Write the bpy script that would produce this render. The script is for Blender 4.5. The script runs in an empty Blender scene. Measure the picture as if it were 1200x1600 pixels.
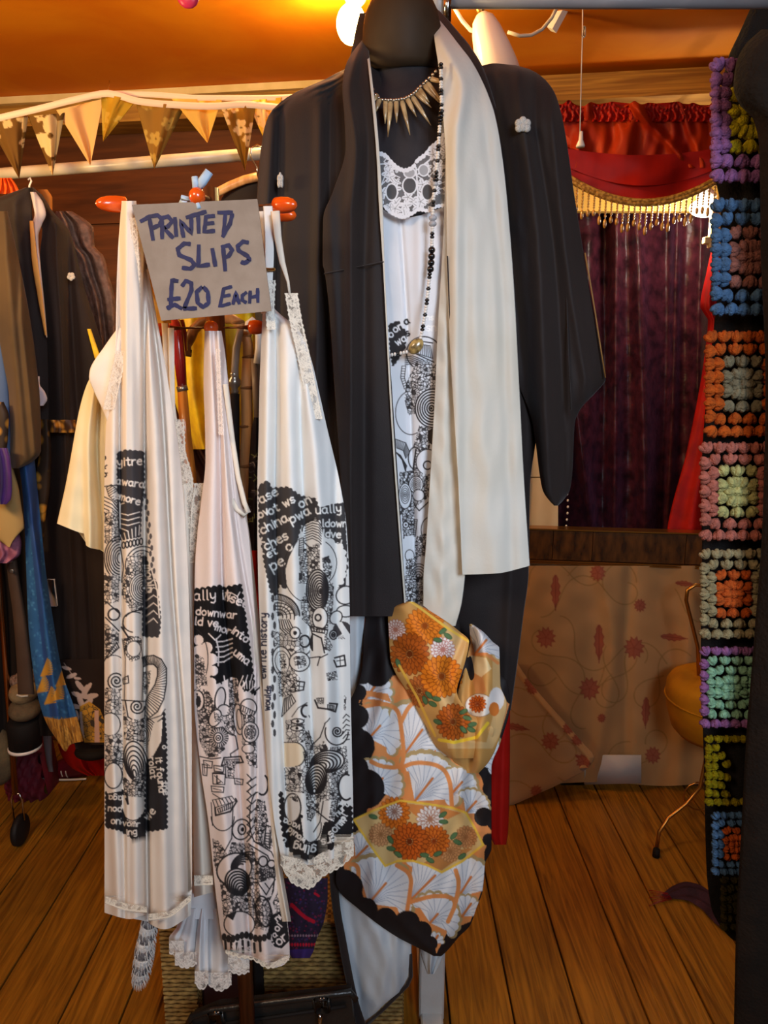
import bpy, math, random
import numpy as np
from mathutils import Vector, Matrix
random.seed(7)
# ---------------------------------------------------------------- camera, world, lights
FPX, PITCH, CAMH = 1110.0, math.radians(11.5), 1.45
sc = bpy.context.scene
COL = sc.collection
cam_d = bpy.data.cameras.new('camera'); cam = bpy.data.objects.new('camera', cam_d); COL.objects.link(cam)
cam_d.sensor_fit = 'VERTICAL'; cam_d.sensor_height = 32.0; cam_d.lens = FPX * 32.0 / 1600.0
cam.location = (0, 0, CAMH); cam.rotation_euler = (math.pi/2 - PITCH, 0, 0); cam_d.clip_start = 0.05
sc.camera = cam
sc.view_settings.view_transform = 'Standard'; sc.view_settings.look = 'None'
sc.view_settings.gamma = 1.0; sc.view_settings.use_curve_mapping = False
sc.view_settings.exposure = -0.42
world = bpy.data.worlds.new('world'); sc.world = world; world.use_nodes = True
world.node_tree.nodes['Background'].inputs[0].default_value = (1.0, 0.72, 0.48, 1)
world.node_tree.nodes['Background'].inputs[1].default_value = 0.10

def area_light(name, loc, target, size, watts, color, sy=None):
    d = bpy.data.lights.new(name, 'AREA'); d.energy = watts; d.color = color
    d.shape = 'RECTANGLE'; d.size = size; d.size_y = sy or size
    o = bpy.data.objects.new(name, d); COL.objects.link(o); o.location = loc
    o.rotation_euler = (Vector(target) - Vector(loc)).to_track_quat('-Z', 'Y').to_euler()
    return o
def point_light(name, loc, watts, color, r=.03):
    d = bpy.data.lights.new(name, 'POINT'); d.energy = watts; d.color = color; d.shadow_soft_size = r
    o = bpy.data.objects.new(name, d); COL.objects.link(o); o.location = loc
    return o
dl = area_light('assumed_cool_daylight', (0.70, -0.9, 1.95), (-0.12, 1.2, 1.15), 0.7, 9.5, (0.72, 0.85, 1.0)); dl.data.spread = math.radians(72)  # unseen source behind the camera, assumed from the bluish light on the lapel
area_light('assumed_warm_overhead', (-0.85, -0.2, 2.2), (-0.55, 1.5, 0.9), 0.5, 14, (1.0, 0.72, 0.48)).data.spread = math.radians(110)  # unseen warm source, assumed from the warm light falling from upper left
area_light('ceiling_fill', (-1.25, 0.9, 1.75), (-0.7, 1.7, 2.28), 0.25, 19, (1.0, 0.66, 0.30))  # unseen fill light, added to brighten the orange ceiling

# ---------------------------------------------------------------- helpers
CP, SP = math.cos(PITCH), math.sin(PITCH)
def P(px, py, Y):
    """the point at horizontal distance Y seen at (px, py)"""
    v = (800.0 - py) / FPX
    t = Y / (CP + v * SP)
    return ((px - 600.0) / FPX * t, Y + 0 * px, CAMH + (-SP + v * CP) * t)
def PV(px, py, Y): return Vector(P(px, py, Y))
def floor_y(py):
    v = (800.0 - py) / FPX
    return -CAMH * (CP + v * SP) / (-SP + v * CP)
def FL(px, py): return PV(px, py, floor_y(py))
def s2l(c):
    return tuple((x/255/12.92 if x/255 <= .04045 else ((x/255+.055)/1.055)**2.4) for x in c)
def lin(a):
    a = a / 255.0
    return np.where(a <= .04045, a/12.92, ((a+.055)/1.055)**2.4)
def crv(pts):
    pts = sorted(pts); xs = np.array([p[0] for p in pts], float); ys = np.array([p[1] for p in pts], float)
    if len(xs) < 3: return lambda x: np.interp(x, xs, ys)
    h = np.diff(xs); d = np.diff(ys)/h; m = np.zeros(len(xs))
    m[0] = d[0]; m[-1] = d[-1]
    for i in range(1, len(xs)-1):
        m[i] = 0 if d[i-1]*d[i] <= 0 else 3*(h[i-1]+h[i])/((2*h[i]+h[i-1])/d[i-1]+(h[i]+2*h[i-1])/d[i])
    def f(x):
        x = np.clip(np.asarray(x, float), xs[0], xs[-1]); i = np.clip(np.searchsorted(xs, x, side='right')-1, 0, len(h)-1)
        t = (x-xs[i])/h[i]; t2 = t*t; t3 = t2*t
        return (2*t3-3*t2+1)*ys[i]+(t3-2*t2+t)*h[i]*m[i]+(-2*t3+3*t2)*ys[i+1]+(t3-t2)*h[i]*m[i+1]
    return f

def thing(name, label, cat, loc=(0, 0, 0), group=None):
    o = bpy.data.objects.new(name, None); COL.objects.link(o); o.location = loc; o.empty_display_size = .05
    o['label'] = label; o['category'] = cat
    if group: o['group'] = group
    return o
def tag(o, label, cat, group=None):
    o['label'] = label; o['category'] = cat
    if group: o['group'] = group
    return o
def root_loc(p):
    v = Vector((0, 0, 0))
    while p is not None:
        v += p.location; p = p.parent
    return v
def raw_mesh(name, V, Fc, mats, smooth=True, cols=None, alpha=None, fmat=None):
    V = np.asarray(V, np.float32)
    me = bpy.data.meshes.new(name)
    me.vertices.add(len(V)); me.vertices.foreach_set('co', V.ravel())
    if isinstance(Fc, np.ndarray):
        n = Fc.shape[1]; flat = Fc.ravel().astype(np.int32); starts = np.arange(0, len(flat), n, dtype=np.int32); tot = np.full(len(Fc), n, np.int32)
    else:
        tot = np.array([len(f) for f in Fc], np.int32); flat = np.array([i for f in Fc for i in f], np.int32)
        starts = np.concatenate([[0], np.cumsum(tot)[:-1]]).astype(np.int32)
    me.loops.add(len(flat)); me.loops.foreach_set('vertex_index', flat)
    me.polygons.add(len(tot)); me.polygons.foreach_set('loop_start', starts); me.polygons.foreach_set('loop_total', tot)
    me.polygons.foreach_set('use_smooth', np.full(len(tot), bool(smooth)))
    if not isinstance(mats, (list, tuple)): mats = [mats]
    for m in mats: me.materials.append(m)
    if fmat is not None: me.polygons.foreach_set('material_index', np.asarray(fmat, np.int32))
    me.update(calc_edges=True)
    if cols is not None:
        a = me.color_attributes.new('Col', 'FLOAT_COLOR', 'POINT')
        c4 = np.ones((len(V), 4), np.float32); c4[:, :3] = cols
        a.data.foreach_set('color', c4.ravel())
    if alpha is not None:
        a = me.attributes.new('Cut', 'FLOAT', 'POINT'); a.data.foreach_set('value', np.asarray(alpha, np.float32))
    return me
def mk(name, V, Fc, mat, parent=None, smooth=True, **kw):
    V = np.asarray(V, np.float32)
    if parent is not None: V = V - np.array(root_loc(parent), np.float32)
    me = raw_mesh(name, V, Fc, mat, smooth, **kw)
    o = bpy.data.objects.new(name, me); COL.objects.link(o); o.parent = parent
    return o
def inst(name, me, loc, parent=None, rot=(0, 0, 0), scale=(1, 1, 1)):
    o = bpy.data.objects.new(name, me); COL.objects.link(o); o.parent = parent
    o.location = Vector(loc) - root_loc(parent) if parent is not None else Vector(loc)
    o.rotation_euler = rot; o.scale = scale
    return o

class MB:
    """collects shapes into one mesh"""
    def __init__(s): s.v = []; s.f = []; s.n = 0
    def add(s, V, Fc):
        V = [tuple(p) for p in V]; s.v += V; s.f += [tuple(i+s.n for i in f) for f in Fc]; s.n += len(V); return s
    def box(s, c, d, bev=.0, rot=None):
        bx, by, bz = d[0]/2, d[1]/2, d[2]/2; b = min(bev, bx*.9, by*.9, bz*.9)
        M = rot or Matrix.Identity(3); c = Vector(c)
        if b <= 0:
            vs = [(x, y, z) for x in (-bx, bx) for y in (-by, by) for z in (-bz, bz)]
            fs = [(0, 1, 3, 2), (4, 6, 7, 5), (0, 4, 5, 1), (2, 3, 7, 6), (0, 2, 6, 4), (1, 5, 7, 3)]
        else:
            vs = []; idx = {}
            for sx in (-1, 1):
                for sy in (-1, 1):
                    for sz in (-1, 1):
                        for a in range(3):
                            p = [sx*(bx-b), sy*(by-b), sz*(bz-b)]; p[a] += (sx, sy, sz)[a]*b
                            idx[(sx, sy, sz, a)] = len(vs); vs.append(tuple(p))
            fs = []
            for a in range(3):
                o1, o2 = (a+1) % 3, (a+2) % 3
                for sa in (-1, 1):
                    q = []
                    for s1, s2 in ((-1, -1), (1, -1), (1, 1), (-1, 1)):
                        k = [0, 0, 0]; k[a] = sa; k[o1] = s1; k[o2] = s2; q.append(idx[(k[0], k[1], k[2], a)])
                    fs.append(tuple(q if sa > 0 else q[::-1]))
            for a in range(3):
                o1, o2 = (a+1) % 3, (a+2) % 3
                for s1 in (-1, 1):
                    for s2 in (-1, 1):
                        def K(sa, ax):
                            k = [0, 0, 0]; k[a] = sa; k[o1] = s1; k[o2] = s2; return idx[(k[0], k[1], k[2], ax)]
                        q = (K(-1, o1), K(1, o1), K(1, o2), K(-1, o2)); fs.append(q if s1*s2 > 0 else q[::-1])
            for sx in (-1, 1):
                for sy in (-1, 1):
                    for sz in (-1, 1):
                        q = tuple(idx[(sx, sy, sz, a)] for a in range(3)); fs.append(q if sx*sy*sz > 0 else q[::-1])
        return s.add([c + M @ Vector(p) for p in vs], fs)
    def tube(s, pts, r, seg=8, caps=True, flat=1.0):
        pts = [Vector(p) for p in pts]; n = len(pts)
        rs = r if isinstance(r, (list, tuple)) else [r]*n
        vs = []; fs = []; up = Vector((0, 0, 1)); prev = None
        for i, p in enumerate(pts):
            t = (pts[min(i+1, n-1)] - pts[max(i-1, 0)])
            t = t.normalized() if t.length > 1e-9 else Vector((0, 0, 1))
            if prev is None:
                a = t.orthogonal().normalized() if abs(t.dot(Vector((0, 1, 0)))) > .95 else t.cross(Vector((0, 1, 0))).normalized()
            else:
                a = (prev - t*prev.dot(t)).normalized()
            prev = a; b = t.cross(a)
            for k in range(seg):
                an = 2*math.pi*k/seg; vs.append(p + a*math.cos(an)*rs[i] + b*math.sin(an)*rs[i]*flat)
        for i in range(n-1):
            for k in range(seg):
                k2 = (k+1) % seg; fs.append((i*seg+k, i*seg+k2, (i+1)*seg+k2, (i+1)*seg+k))
        if caps: fs.append(tuple(range(seg))[::-1]); fs.append(tuple((n-1)*seg+k for k in range(seg)))
        return s.add(vs, fs)
    def lathe(s, prof, o=(0, 0, 0), axis=(0, 0, 1), seg=24, sx=1, sy=1):
        """prof: list of (radius, height)"""
        q = Vector((0, 0, 1)).rotation_difference(Vector(axis)); o = Vector(o); vs = []; fs = []
        for r, h in prof:
            for k in range(seg):
                a = 2*math.pi*k/seg; vs.append(o + q @ Vector((r*math.cos(a)*sx, r*math.sin(a)*sy, h)))
        n = len(prof)
        for i in range(n-1):
            for k in range(seg):
                k2 = (k+1) % seg; fs.append((i*seg+k, i*seg+k2, (i+1)*seg+k2, (i+1)*seg+k))
        fs.append(tuple(range(seg))[::-1]); fs.append(tuple((n-1)*seg+k for k in range(seg)))
        return s.add(vs, fs)
    def ell(s, c, r, seg=12, rings=8, rot=None):
        M = rot or Matrix.Identity(3); c = Vector(c); vs = [c + M @ Vector((0, 0, r[2]))]
        for i in range(1, rings):
            t = math.pi*i/rings
            for k in range(seg):
                a = 2*math.pi*k/seg; vs.append(c + M @ Vector((r[0]*math.sin(t)*math.cos(a), r[1]*math.sin(t)*math.sin(a), r[2]*math.cos(t))))
        vs.append(c - M @ Vector((0, 0, r[2]))); fs = []
        for k in range(seg): fs.append((0, 1+k, 1+(k+1) % seg))
        for i in range(rings-2):
            for k in range(seg):
                a = 1+i*seg+k; b = 1+i*seg+(k+1) % seg; fs.append((a, a+seg, b+seg, b))
        L = len(vs)-1
        for k in range(seg): fs.append((L, L-seg+(k+1) % seg, L-seg+k))
        return s.add(vs, fs)
    def plate(s, pts, thick=(0, .003, 0)):
        """a flat polygon with thickness"""
        t = Vector(thick); n = len(pts); vs = [Vector(p) for p in pts] + [Vector(p)+t for p in pts]
        fs = [tuple(range(n)), tuple(range(2*n-1, n-1, -1))] + [(i, i+n, (i+1) % n+n, (i+1) % n) for i in range(n)]
        return s.add(vs, fs)
    def obj(s, name, mat, parent=None, smooth=True): return mk(name, s.v, s.f, mat, parent, smooth)
    def mesh(s, name, mat, smooth=True): return raw_mesh(name, s.v, s.f, mat, smooth)

# ---------------------------------------------------------------- materials
def mat(name, col, rough=.8, col2=None, scale=8., bump=0., bscale=150., attr=False, cut=False, metal=0., spec=.3,
        sheen=0., emit=None, kind='noise', stretch=(1, 1, 1), trans=0., coat=0., rnd=0., detail=4., dist=0., sheen_tint=None, contrast=(.35, .65)):
    m = bpy.data.materials.new(name); m.use_nodes = True; nt = m.node_tree; N = nt.nodes; L = nt.links
    b = N['Principled BSDF']
    b.inputs['Roughness'].default_value = rough; b.inputs['Metallic'].default_value = metal
    b.inputs['Specular IOR Level'].default_value = spec
    b.inputs['Sheen Weight'].default_value = sheen; b.inputs['Coat Weight'].default_value = coat
    if sheen_tint: b.inputs['Sheen Tint'].default_value = (*s2l(sheen_tint), 1)
    tc = N.new('ShaderNodeTexCoord'); mp = N.new('ShaderNodeMapping'); mp.inputs['Scale'].default_value = stretch
    L.new(tc.outputs['Object'], mp.inputs['Vector'])
    vec = mp.outputs['Vector']
    if rnd:
        oi = N.new('ShaderNodeObjectInfo'); cx = N.new('ShaderNodeVectorMath'); cx.operation = 'SCALE'
        ad = N.new('ShaderNodeVectorMath'); ad.operation = 'ADD'; cb = N.new('ShaderNodeCombineXYZ')
        for k in range(3): L.new(oi.outputs['Random'], cb.inputs[k])
        L.new(cb.outputs[0], cx.inputs[0]); cx.inputs['Scale'].default_value = 37.0
        L.new(vec, ad.inputs[0]); L.new(cx.outputs[0], ad.inputs[1]); vec = ad.outputs[0]
    c1 = (*s2l(col), 1); c2 = (*s2l(col2 or col), 1)
    src = None
    if kind == 'wood':
        nz = N.new('ShaderNodeTexNoise'); nz.inputs['Scale'].default_value = scale; nz.inputs['Detail'].default_value = 5; nz.inputs['Distortion'].default_value = dist
        wv = N.new('ShaderNodeTexWave'); wv.wave_type = 'BANDS'; wv.bands_direction = 'X'; wv.inputs['Scale'].default_value = scale*.9
        wv.inputs['Distortion'].default_value = 9.; wv.inputs['Detail'].default_value = 3.; wv.inputs['Detail Scale'].default_value = .8
        L.new(vec, nz.inputs['Vector']); L.new(vec, wv.inputs['Vector'])
        mx = N.new('ShaderNodeMath'); mx.operation = 'MULTIPLY_ADD'; mx.inputs[1].default_value = .35
        L.new(wv.outputs['Fac'], mx.inputs[0]); L.new(nz.outputs['Fac'], mx.inputs[2]); fac = mx.outputs[0]
        contrast = (contrast[0]+.12, contrast[1]+.3)
    elif kind == 'weave':
        ck = N.new('ShaderNodeTexChecker'); ck.inputs['Scale'].default_value = scale; L.new(vec, ck.inputs['Vector']); fac = ck.outputs['Fac']
    elif kind == 'stripe':
        wv = N.new('ShaderNodeTexWave'); wv.wave_type = 'BANDS'; wv.bands_direction = 'Z'; wv.inputs['Scale'].default_value = scale
        wv.inputs['Distortion'].default_value = dist; L.new(vec, wv.inputs['Vector']); fac = wv.outputs['Fac']
    elif kind == 'cells':
        vo = N.new('ShaderNodeTexVoronoi'); vo.inputs['Scale'].default_value = scale; L.new(vec, vo.inputs['Vector']); fac = vo.outputs['Distance']
    else:
        nz = N.new('ShaderNodeTexNoise'); nz.inputs['Scale'].default_value = scale; nz.inputs['Detail'].default_value = detail
        nz.inputs['Distortion'].default_value = dist; L.new(vec, nz.inputs['Vector']); fac = nz.outputs['Fac']
    rp = N.new('ShaderNodeValToRGB'); rp.color_ramp.elements[0].position = contrast[0]; rp.color_ramp.elements[1].position = contrast[1]
    rp.color_ramp.elements[0].color = c1; rp.color_ramp.elements[1].color = c2
    L.new(fac, rp.inputs['Fac']); out = rp.outputs['Color']
    if rnd:
        hs = N.new('ShaderNodeHueSaturation'); mr = N.new('ShaderNodeMapRange'); mr.inputs['To Min'].default_value = 1-rnd; mr.inputs['To Max'].default_value = 1+rnd
        L.new(oi.outputs['Random'], mr.inputs['Value']); L.new(mr.outputs[0], hs.inputs['Value']); L.new(out, hs.inputs['Color']); out = hs.outputs['Color']
    if attr:
        at = N.new('ShaderNodeAttribute'); at.attribute_name = 'Col'
        mm = N.new('ShaderNodeMix'); mm.data_type = 'RGBA'; mm.blend_type = 'MULTIPLY'; mm.inputs['Factor'].default_value = 1
        L.new(at.outputs['Color'], mm.inputs['A']); L.new(out, mm.inputs['B']); out = mm.outputs['Result']
    L.new(out, b.inputs['Base Color'])
    if cut:
        a2 = N.new('ShaderNodeAttribute'); a2.attribute_name = 'Cut'; L.new(a2.outputs['Fac'], b.inputs['Alpha'])
    if bump:
        n2 = N.new('ShaderNodeTexNoise'); n2.inputs['Scale'].default_value = bscale; n2.inputs['Detail'].default_value = 3
        L.new(vec, n2.inputs['Vector']); bp = N.new('ShaderNodeBump'); bp.inputs['Strength'].default_value = bump; bp.inputs['Distance'].default_value = .003
        L.new(n2.outputs['Fac'], bp.inputs['Height']); L.new(bp.outputs['Normal'], b.inputs['Normal'])
    if emit:
        b.inputs['Emission Color'].default_value = (*s2l(emit[0]), 1); b.inputs['Emission Strength'].default_value = emit[1]
    if trans:
        tr = N.new('ShaderNodeBsdfTranslucent'); L.new(out, tr.inputs['Color']); ms = N.new('ShaderNodeMixShader'); ms.inputs[0].default_value = trans
        L.new(b.outputs[0], ms.inputs[1]); L.new(tr.outputs[0], ms.inputs[2]); L.new(ms.outputs[0], N['Material Output'].inputs['Surface'])
    return m
M = {}
# ---------------------------------------------------------------- cloth
def sheet(name, rows, Y, mt, parent=None, folds=(), nu=40, nv=60, thick=.008, rnd=.010, top=None, bot=None,
          canvas=None, base=(255, 255, 255), wr=.0015, fine=None, K=6, auto=None, lens=None, cut=None, seed=1, xoff=None):
    """a hanging piece of cloth. rows: (y, left, right) outline; Y: distance or [(y, distance)];
    folds: (path, amplitude, width); auto: (number of folds, amplitude)"""
    L = crv([(r[0], r[1]) for r in rows]); R = crv([(r[0], r[2]) for r in rows])
    y0, y1 = rows[0][0], rows[-1][0]
    if fine:
        a, b, n = fine; ys = np.concatenate([np.linspace(y0, a, max(2, int(nv*(a-y0)/(y1-y0))), endpoint=False) if a > y0 else [],
                                             np.linspace(a, b, n, endpoint=False), np.linspace(b, y1, max(2, int(nv*(y1-b)/(y1-y0))+2))])
    else: ys = np.linspace(y0, y1, nv+1)
    u = np.linspace(0, 1, nu+1); U, YY = np.meshgrid(u, ys); T = (YY-y0)/(y1-y0)
    X = L(YY) + (R(YY)-L(YY))*U
    yy = YY.copy()
    if top: yy += crv(top)(U)*(1-T)
    if bot: yy += crv(bot)(U)*T
    Yf = crv(Y) if isinstance(Y, (list, tuple)) else (lambda y: np.full(np.shape(y), float(Y)))
    D = Yf(YY) + rnd*np.abs(2*U-1)**3
    for f in folds:
        c = crv(f[0])(yy); D = D - f[1]*np.exp(-((X-c)/f[2])**2)
    rs = np.random.RandomState(seed)
    if auto:
        ph = rs.rand(3)*6.28; k = auto[0]
        s = np.sin(2*math.pi*k*(U+.05*np.sin(T*3+ph[0])) + ph[1]) + .45*np.sin(2*math.pi*k*1.83*(U-.04*np.sin(T*4+ph[2])) + ph[2])
        gr = auto[2] if len(auto) > 2 else 1.
        D = D - auto[1]*s*(gr + (1-gr)*T)
    if wr:
        for i in range(5):
            a = rs.rand()*6.28; fq = 2*math.pi/(18+60*rs.rand()); p = rs.rand()*6.28
            D = D - wr*.22*np.sin((X*math.cos(a)+yy*.7*math.sin(a))*fq + p + 1.5*np.sin(yy*.013+p))
    xp, yp, zp = P(X, yy, D)
    V = np.stack([xp, D, zp], -1)
    # back
    vb = np.arange(1, K)/K; ub = 1-vb; UB, YB = np.meshgrid(ub, ys); TB = (YB-y0)/(y1-y0)
    XB = L(YB)+(R(YB)-L(YB))*UB; yb = YB.copy()
    if top: yb += crv(top)(UB)*(1-TB)
    if bot: yb += crv(bot)(UB)*TB
    DB = np.maximum(D[:, ::max(1, nu//12)].max(axis=1)[:, None]*np.ones_like(YB), Yf(YB)) + thick*np.sin(math.pi*(1-UB))
    xb, _, zb = P(XB, yb, DB)
    VB = np.stack([xb, DB, zb], -1)
    A = np.concatenate([V, VB], 1); ny, C = A.shape[:2]
    idx = np.arange(ny*C).reshape(ny, C); nx = np.roll(idx, -1, 1)
    Fc = np.stack([idx[:-1], idx[1:], nx[1:], nx[:-1]], -1).reshape(-1, 4)
    kw = {}
    if canvas is not None:
        cf = canvas.sample(X, yy); cb = np.broadcast_to(np.array(base, float), XB.shape+(3,))
        kw['cols'] = lin(np.concatenate([cf, cb], 1).reshape(-1, 3))
    if cut is not None:
        af = cut.sample(X, yy)[..., 0]/255.; ab = np.interp(np.linspace(0,1,2),[0,1],[1,1])[0]*np.ones(XB.shape)
        if cut.back == 0: ab *= 0
        kw['alpha'] = np.concatenate([af, ab], 1).ravel()
    o = mk(name, A.reshape(-1, 3), Fc, mt, parent, True, **kw)
    return o

# ---------------------------------------------------------------- print designs, drawn in the units of the outlines
FONT = {
'a': '3.4 3.6 2 4 .5 3.4 0 2 .6 .4 2 0 3.2 .8 3.4 3.6|3.4 3.6 3.3 1 4 0', 'b': '0 6.2 0 0|0 2.8 1.6 4 3.2 3.4 3.6 2 3 .5 1.5 0 0 .6', 'c': '3.4 3.2 2 4 .5 3.2 0 2 .6 .4 2 0 3.4 .6',
'd': '3.4 6.2 3.4 0|3.4 3 2 4 .4 3.2 0 2 .6 .4 2 0 3.4 .8', 'e': '0 2.2 3.4 2.4 3 3.7 1.8 4 .4 3.2 0 1.8 .7 .4 2 0 3.4 .5', 'f': '3 5.6 2 6.2 1.2 5.4 1.2 0|0 3.6 2.6 3.6',
'g': '3.4 3.6 2 4 .5 3.4 0 2 .6 .6 2 .4 3.4 1.2|3.4 4 3.4 -1 2.4 -2 .6 -1.6', 'h': '0 6.2 0 0|0 2.6 1.4 4 2.8 3.6 3.2 2.4 3.2 0', 'i': '.6 4 .6 0|.6 5.2 .7 5.4', 'j': '1.5 4 1.5 -1 .4 -2',
'k': '0 6 0 0|2.8 4 0 2 3 0', 'l': '.6 6.2 .6 .4 1.2 0', 'm': '0 4 0 0|0 2.8 1 4 2 3.2 2 0|2 2.8 3.2 4 4.2 3.2 4.2 0', 'n': '0 4 0 0|0 2.6 1.4 4 2.8 3.6 3.2 2.4 3.2 0',
'o': '1.8 4 .4 3.2 0 2 .5 .5 1.8 0 3.1 .5 3.6 2 3.1 3.4 1.8 4', 'p': '0 4 0 -2.2|0 2.8 1.6 4 3.2 3.4 3.6 2 3 .5 1.5 0 0 .6', 'r': '0 4 0 0|0 2.4 1.2 3.8 2.6 3.8',
's': '3 3.5 1.6 4 .3 3.3 .6 2.2 2.6 1.8 3 .8 1.8 0 .1 .5', 't': '1.4 5.6 1.4 .6 2.2 0 3 .4|0 4 2.8 4', 'u': '0 4 0 1 1 0 2.4 .2 3.2 1.4|3.2 4 3.2 0', 'v': '0 4 1.6 0 3.2 4', 'w': '0 4 1 0 2.1 3 3.2 0 4.2 4',
'x': '0 4 3 0|3 4 0 0', 'y': '0 4 .4 1.4 1.6 .8 3.2 2|3.2 4 3 -1 2 -2 .4 -1.6', 'z': '0 4 3 4 0 0 3 0', '?': '0 5 1.5 6 3 5 2 3.4 1.6 2|1.6 .4 1.7 .2', ' ': ''}
INK = (46, 43, 45)
class Canvas:
    back = 1
    def __init__(s, x0, y0, x1, y1, base=(255, 255, 255), k=1.3):
        s.x0, s.y0, s.x1, s.y1, s.k = x0, y0, x1, y1, k
        s.w = int((x1-x0)*k)+1; s.h = int((y1-y0)*k)+1
        s.a = np.empty((s.h, s.w, 3), np.float32); s.a[:] = base; s.base = base
        s.gx = x0 + np.arange(s.w)/k; s.gy = y0 + np.arange(s.h)/k
    def sample(s, X, Y):
        fx = np.clip((X-s.x0)*s.k, 0, s.w-1.001); fy = np.clip((Y-s.y0)*s.k, 0, s.h-1.001)
        i = fx.astype(int); j = fy.astype(int); tx = (fx-i)[..., None]; ty = (fy-j)[..., None]
        return (s.a[j, i]*(1-tx)+s.a[j, i+1]*tx)*(1-ty) + (s.a[j+1, i]*(1-tx)+s.a[j+1, i+1]*tx)*ty
    def win(s, xa, ya, xb, yb):
        i0 = max(0, int((xa-s.x0)*s.k)); i1 = min(s.w, int((xb-s.x0)*s.k)+2); j0 = max(0, int((ya-s.y0)*s.k)); j1 = min(s.h, int((yb-s.y0)*s.k)+2)
        if i0 >= i1 or j0 >= j1: return None
        X, Y = np.meshgrid(s.gx[i0:i1], s.gy[j0:j1]); return (slice(j0, j1), slice(i0, i1)), X, Y
    def put(s, sl, al, col):
        al = np.clip(al, 0, 1)[..., None]; s.a[sl] = s.a[sl]*(1-al) + np.array(col, np.float32)*al
    def line(s, pts, w=1., col=INK, closed=False):
        pts = list(pts)
        if closed: pts = pts+[pts[0]]
        for (xa, ya), (xb, yb) in zip(pts[:-1], pts[1:]):
            q = s.win(min(xa, xb)-w-1, min(ya, yb)-w-1, max(xa, xb)+w+1, max(ya, yb)+w+1)
            if q is None: continue
            sl, X, Y = q; dx, dy = xb-xa, yb-ya; l2 = dx*dx+dy*dy+1e-9
            t = np.clip(((X-xa)*dx+(Y-ya)*dy)/l2, 0, 1); d = np.hypot(X-xa-t*dx, Y-ya-t*dy)
            s.put(sl, (w/2-d)*s.k+.5, col)
        return s
    def mask(s, pts):
        xs = [p[0] for p in pts]; ys = [p[1] for p in pts]; q = s.win(min(xs), min(ys), max(xs), max(ys))
        if q is None: return None
        sl, X, Y = q; ins = np.zeros(X.shape, bool)
        for (xa, ya), (xb, yb) in zip(pts, pts[1:]+pts[:1]):
            if ya == yb: continue
            c = ((Y >= ya) != (Y >= yb)) & (X < (xb-xa)*(Y-ya)/(yb-ya)+xa); ins ^= c
        return sl, X, Y, ins
    def fill(s, pts, col):
        q = s.mask(list(pts))
        if q: s.put(q[0], q[3].astype(float), col)
        return s
    def ell(s, cx, cy, rx, ry=None, fill=None, w=0, col=INK, rot=0, a0=None, a1=None):
        ry = ry or rx; n = max(14, int((rx+ry)*1.1)); c, sn = math.cos(rot), math.sin(rot)
        lo, hi = (0, 2*math.pi) if a0 is None else (math.radians(a0), math.radians(a1))
        pts = []
        for i in range(n+1):
            t = lo+(hi-lo)*i/n; x, y = rx*math.cos(t), ry*math.sin(t); pts.append((cx+x*c-y*sn, cy+x*sn+y*c))
        if fill is not None: s.fill(pts, fill)
        if w: s.line(pts, w, col)
        return s
    def rings(s, cx, cy, rx, ry, n, w=1.3, fill=None, dx=0, dy=0, rot=0, dot=True):
        for i in range(n):
            t = 1-i/n; s.ell(cx+dx*(1-t), cy+dy*(1-t), rx*t, ry*t, fill, w, rot=rot)
        if dot: s.ell(cx+dx, cy+dy, w, w, INK)
        return s
    def spiral(s, cx, cy, r, turns=2.5, w=1.5, a=0, sy=1.):
        n = int(turns*16); s.line([(cx+r*(1-i/n)*math.cos(a+i/n*turns*6.283), cy+sy*r*(1-i/n)*math.sin(a+i/n*turns*6.283)) for i in range(n)], w)
        return s
    def stripes(s, A, B, n, w=1., col=INK, edge=1.):
        def at(Q, t):
            f = t*(len(Q)-1); i = min(int(f), len(Q)-2); f -= i; return (Q[i][0]+(Q[i+1][0]-Q[i][0])*f, Q[i][1]+(Q[i+1][1]-Q[i][1])*f)
        for i in range(n+1):
            p, q = at(A, i/n), at(B, i/n); s.line([p, q], w, col)
        if edge: s.line(A, edge, col); s.line(B, edge, col)
        return s
    def bumps(s, pts, r, step, col):
        d = 0.
        for (xa, ya), (xb, yb) in zip(pts[:-1], pts[1:]):
            l = math.hypot(xb-xa, yb-ya); n = max(1, int(l/step))
            for i in range(n): s.ell(xa+(xb-xa)*i/n, ya+(yb-ya)*i/n, r, r, col)
        return s
    def doodle(s, pts, g=6., seed=0, dark=.25, lw=.9, tone=None):
        q = s.mask(list(pts))
        if not q: return s
        sl, X, Y, ins = q; rs = np.random.RandomState(seed+11); J = rs.rand(64, 64, 4)
        ci = np.floor(X/g).astype(int); cj = np.floor(Y/g).astype(int)
        f1 = np.full(X.shape, 99.); f2 = f1.copy(); id1 = np.zeros(X.shape); id2 = id1.copy()
        for a in (-1, 0, 1):
            for b in (-1, 0, 1):
                jj = J[(cj+b) % 64, (ci+a) % 64]; d = np.hypot(X-(ci+a+jj[..., 0])*g, Y-(cj+b+jj[..., 1])*g)
                n1 = d < f1; f2 = np.where(n1, f1, np.minimum(f2, d)); id1 = np.where(n1, jj[..., 2], id1); id2 = np.where(n1, jj[..., 3], id2); f1 = np.where(n1, d, f1)
        dark = dark*.3; v = np.clip((f2-f1)*1.3-lw+.55, 0, 1)
        v = np.where(id1 < dark, v*.12, v)
        rg = .5+.5*np.cos(f1*3.6); v = np.where((id1 > .55), v*np.clip(.25+rg*1.6, 0, 1), v)
        v = np.where((id1 > .4) & (id1 < .55), v*np.clip(.8+1.3*np.cos((X*(id2-.5)+Y*(1-id2))*2.6), 0, 1), v)
        base = np.array(s.base if tone is None else tone, np.float32); c = np.array(INK)[None, None]*(1-v[..., None]) + base*v[..., None]
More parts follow.
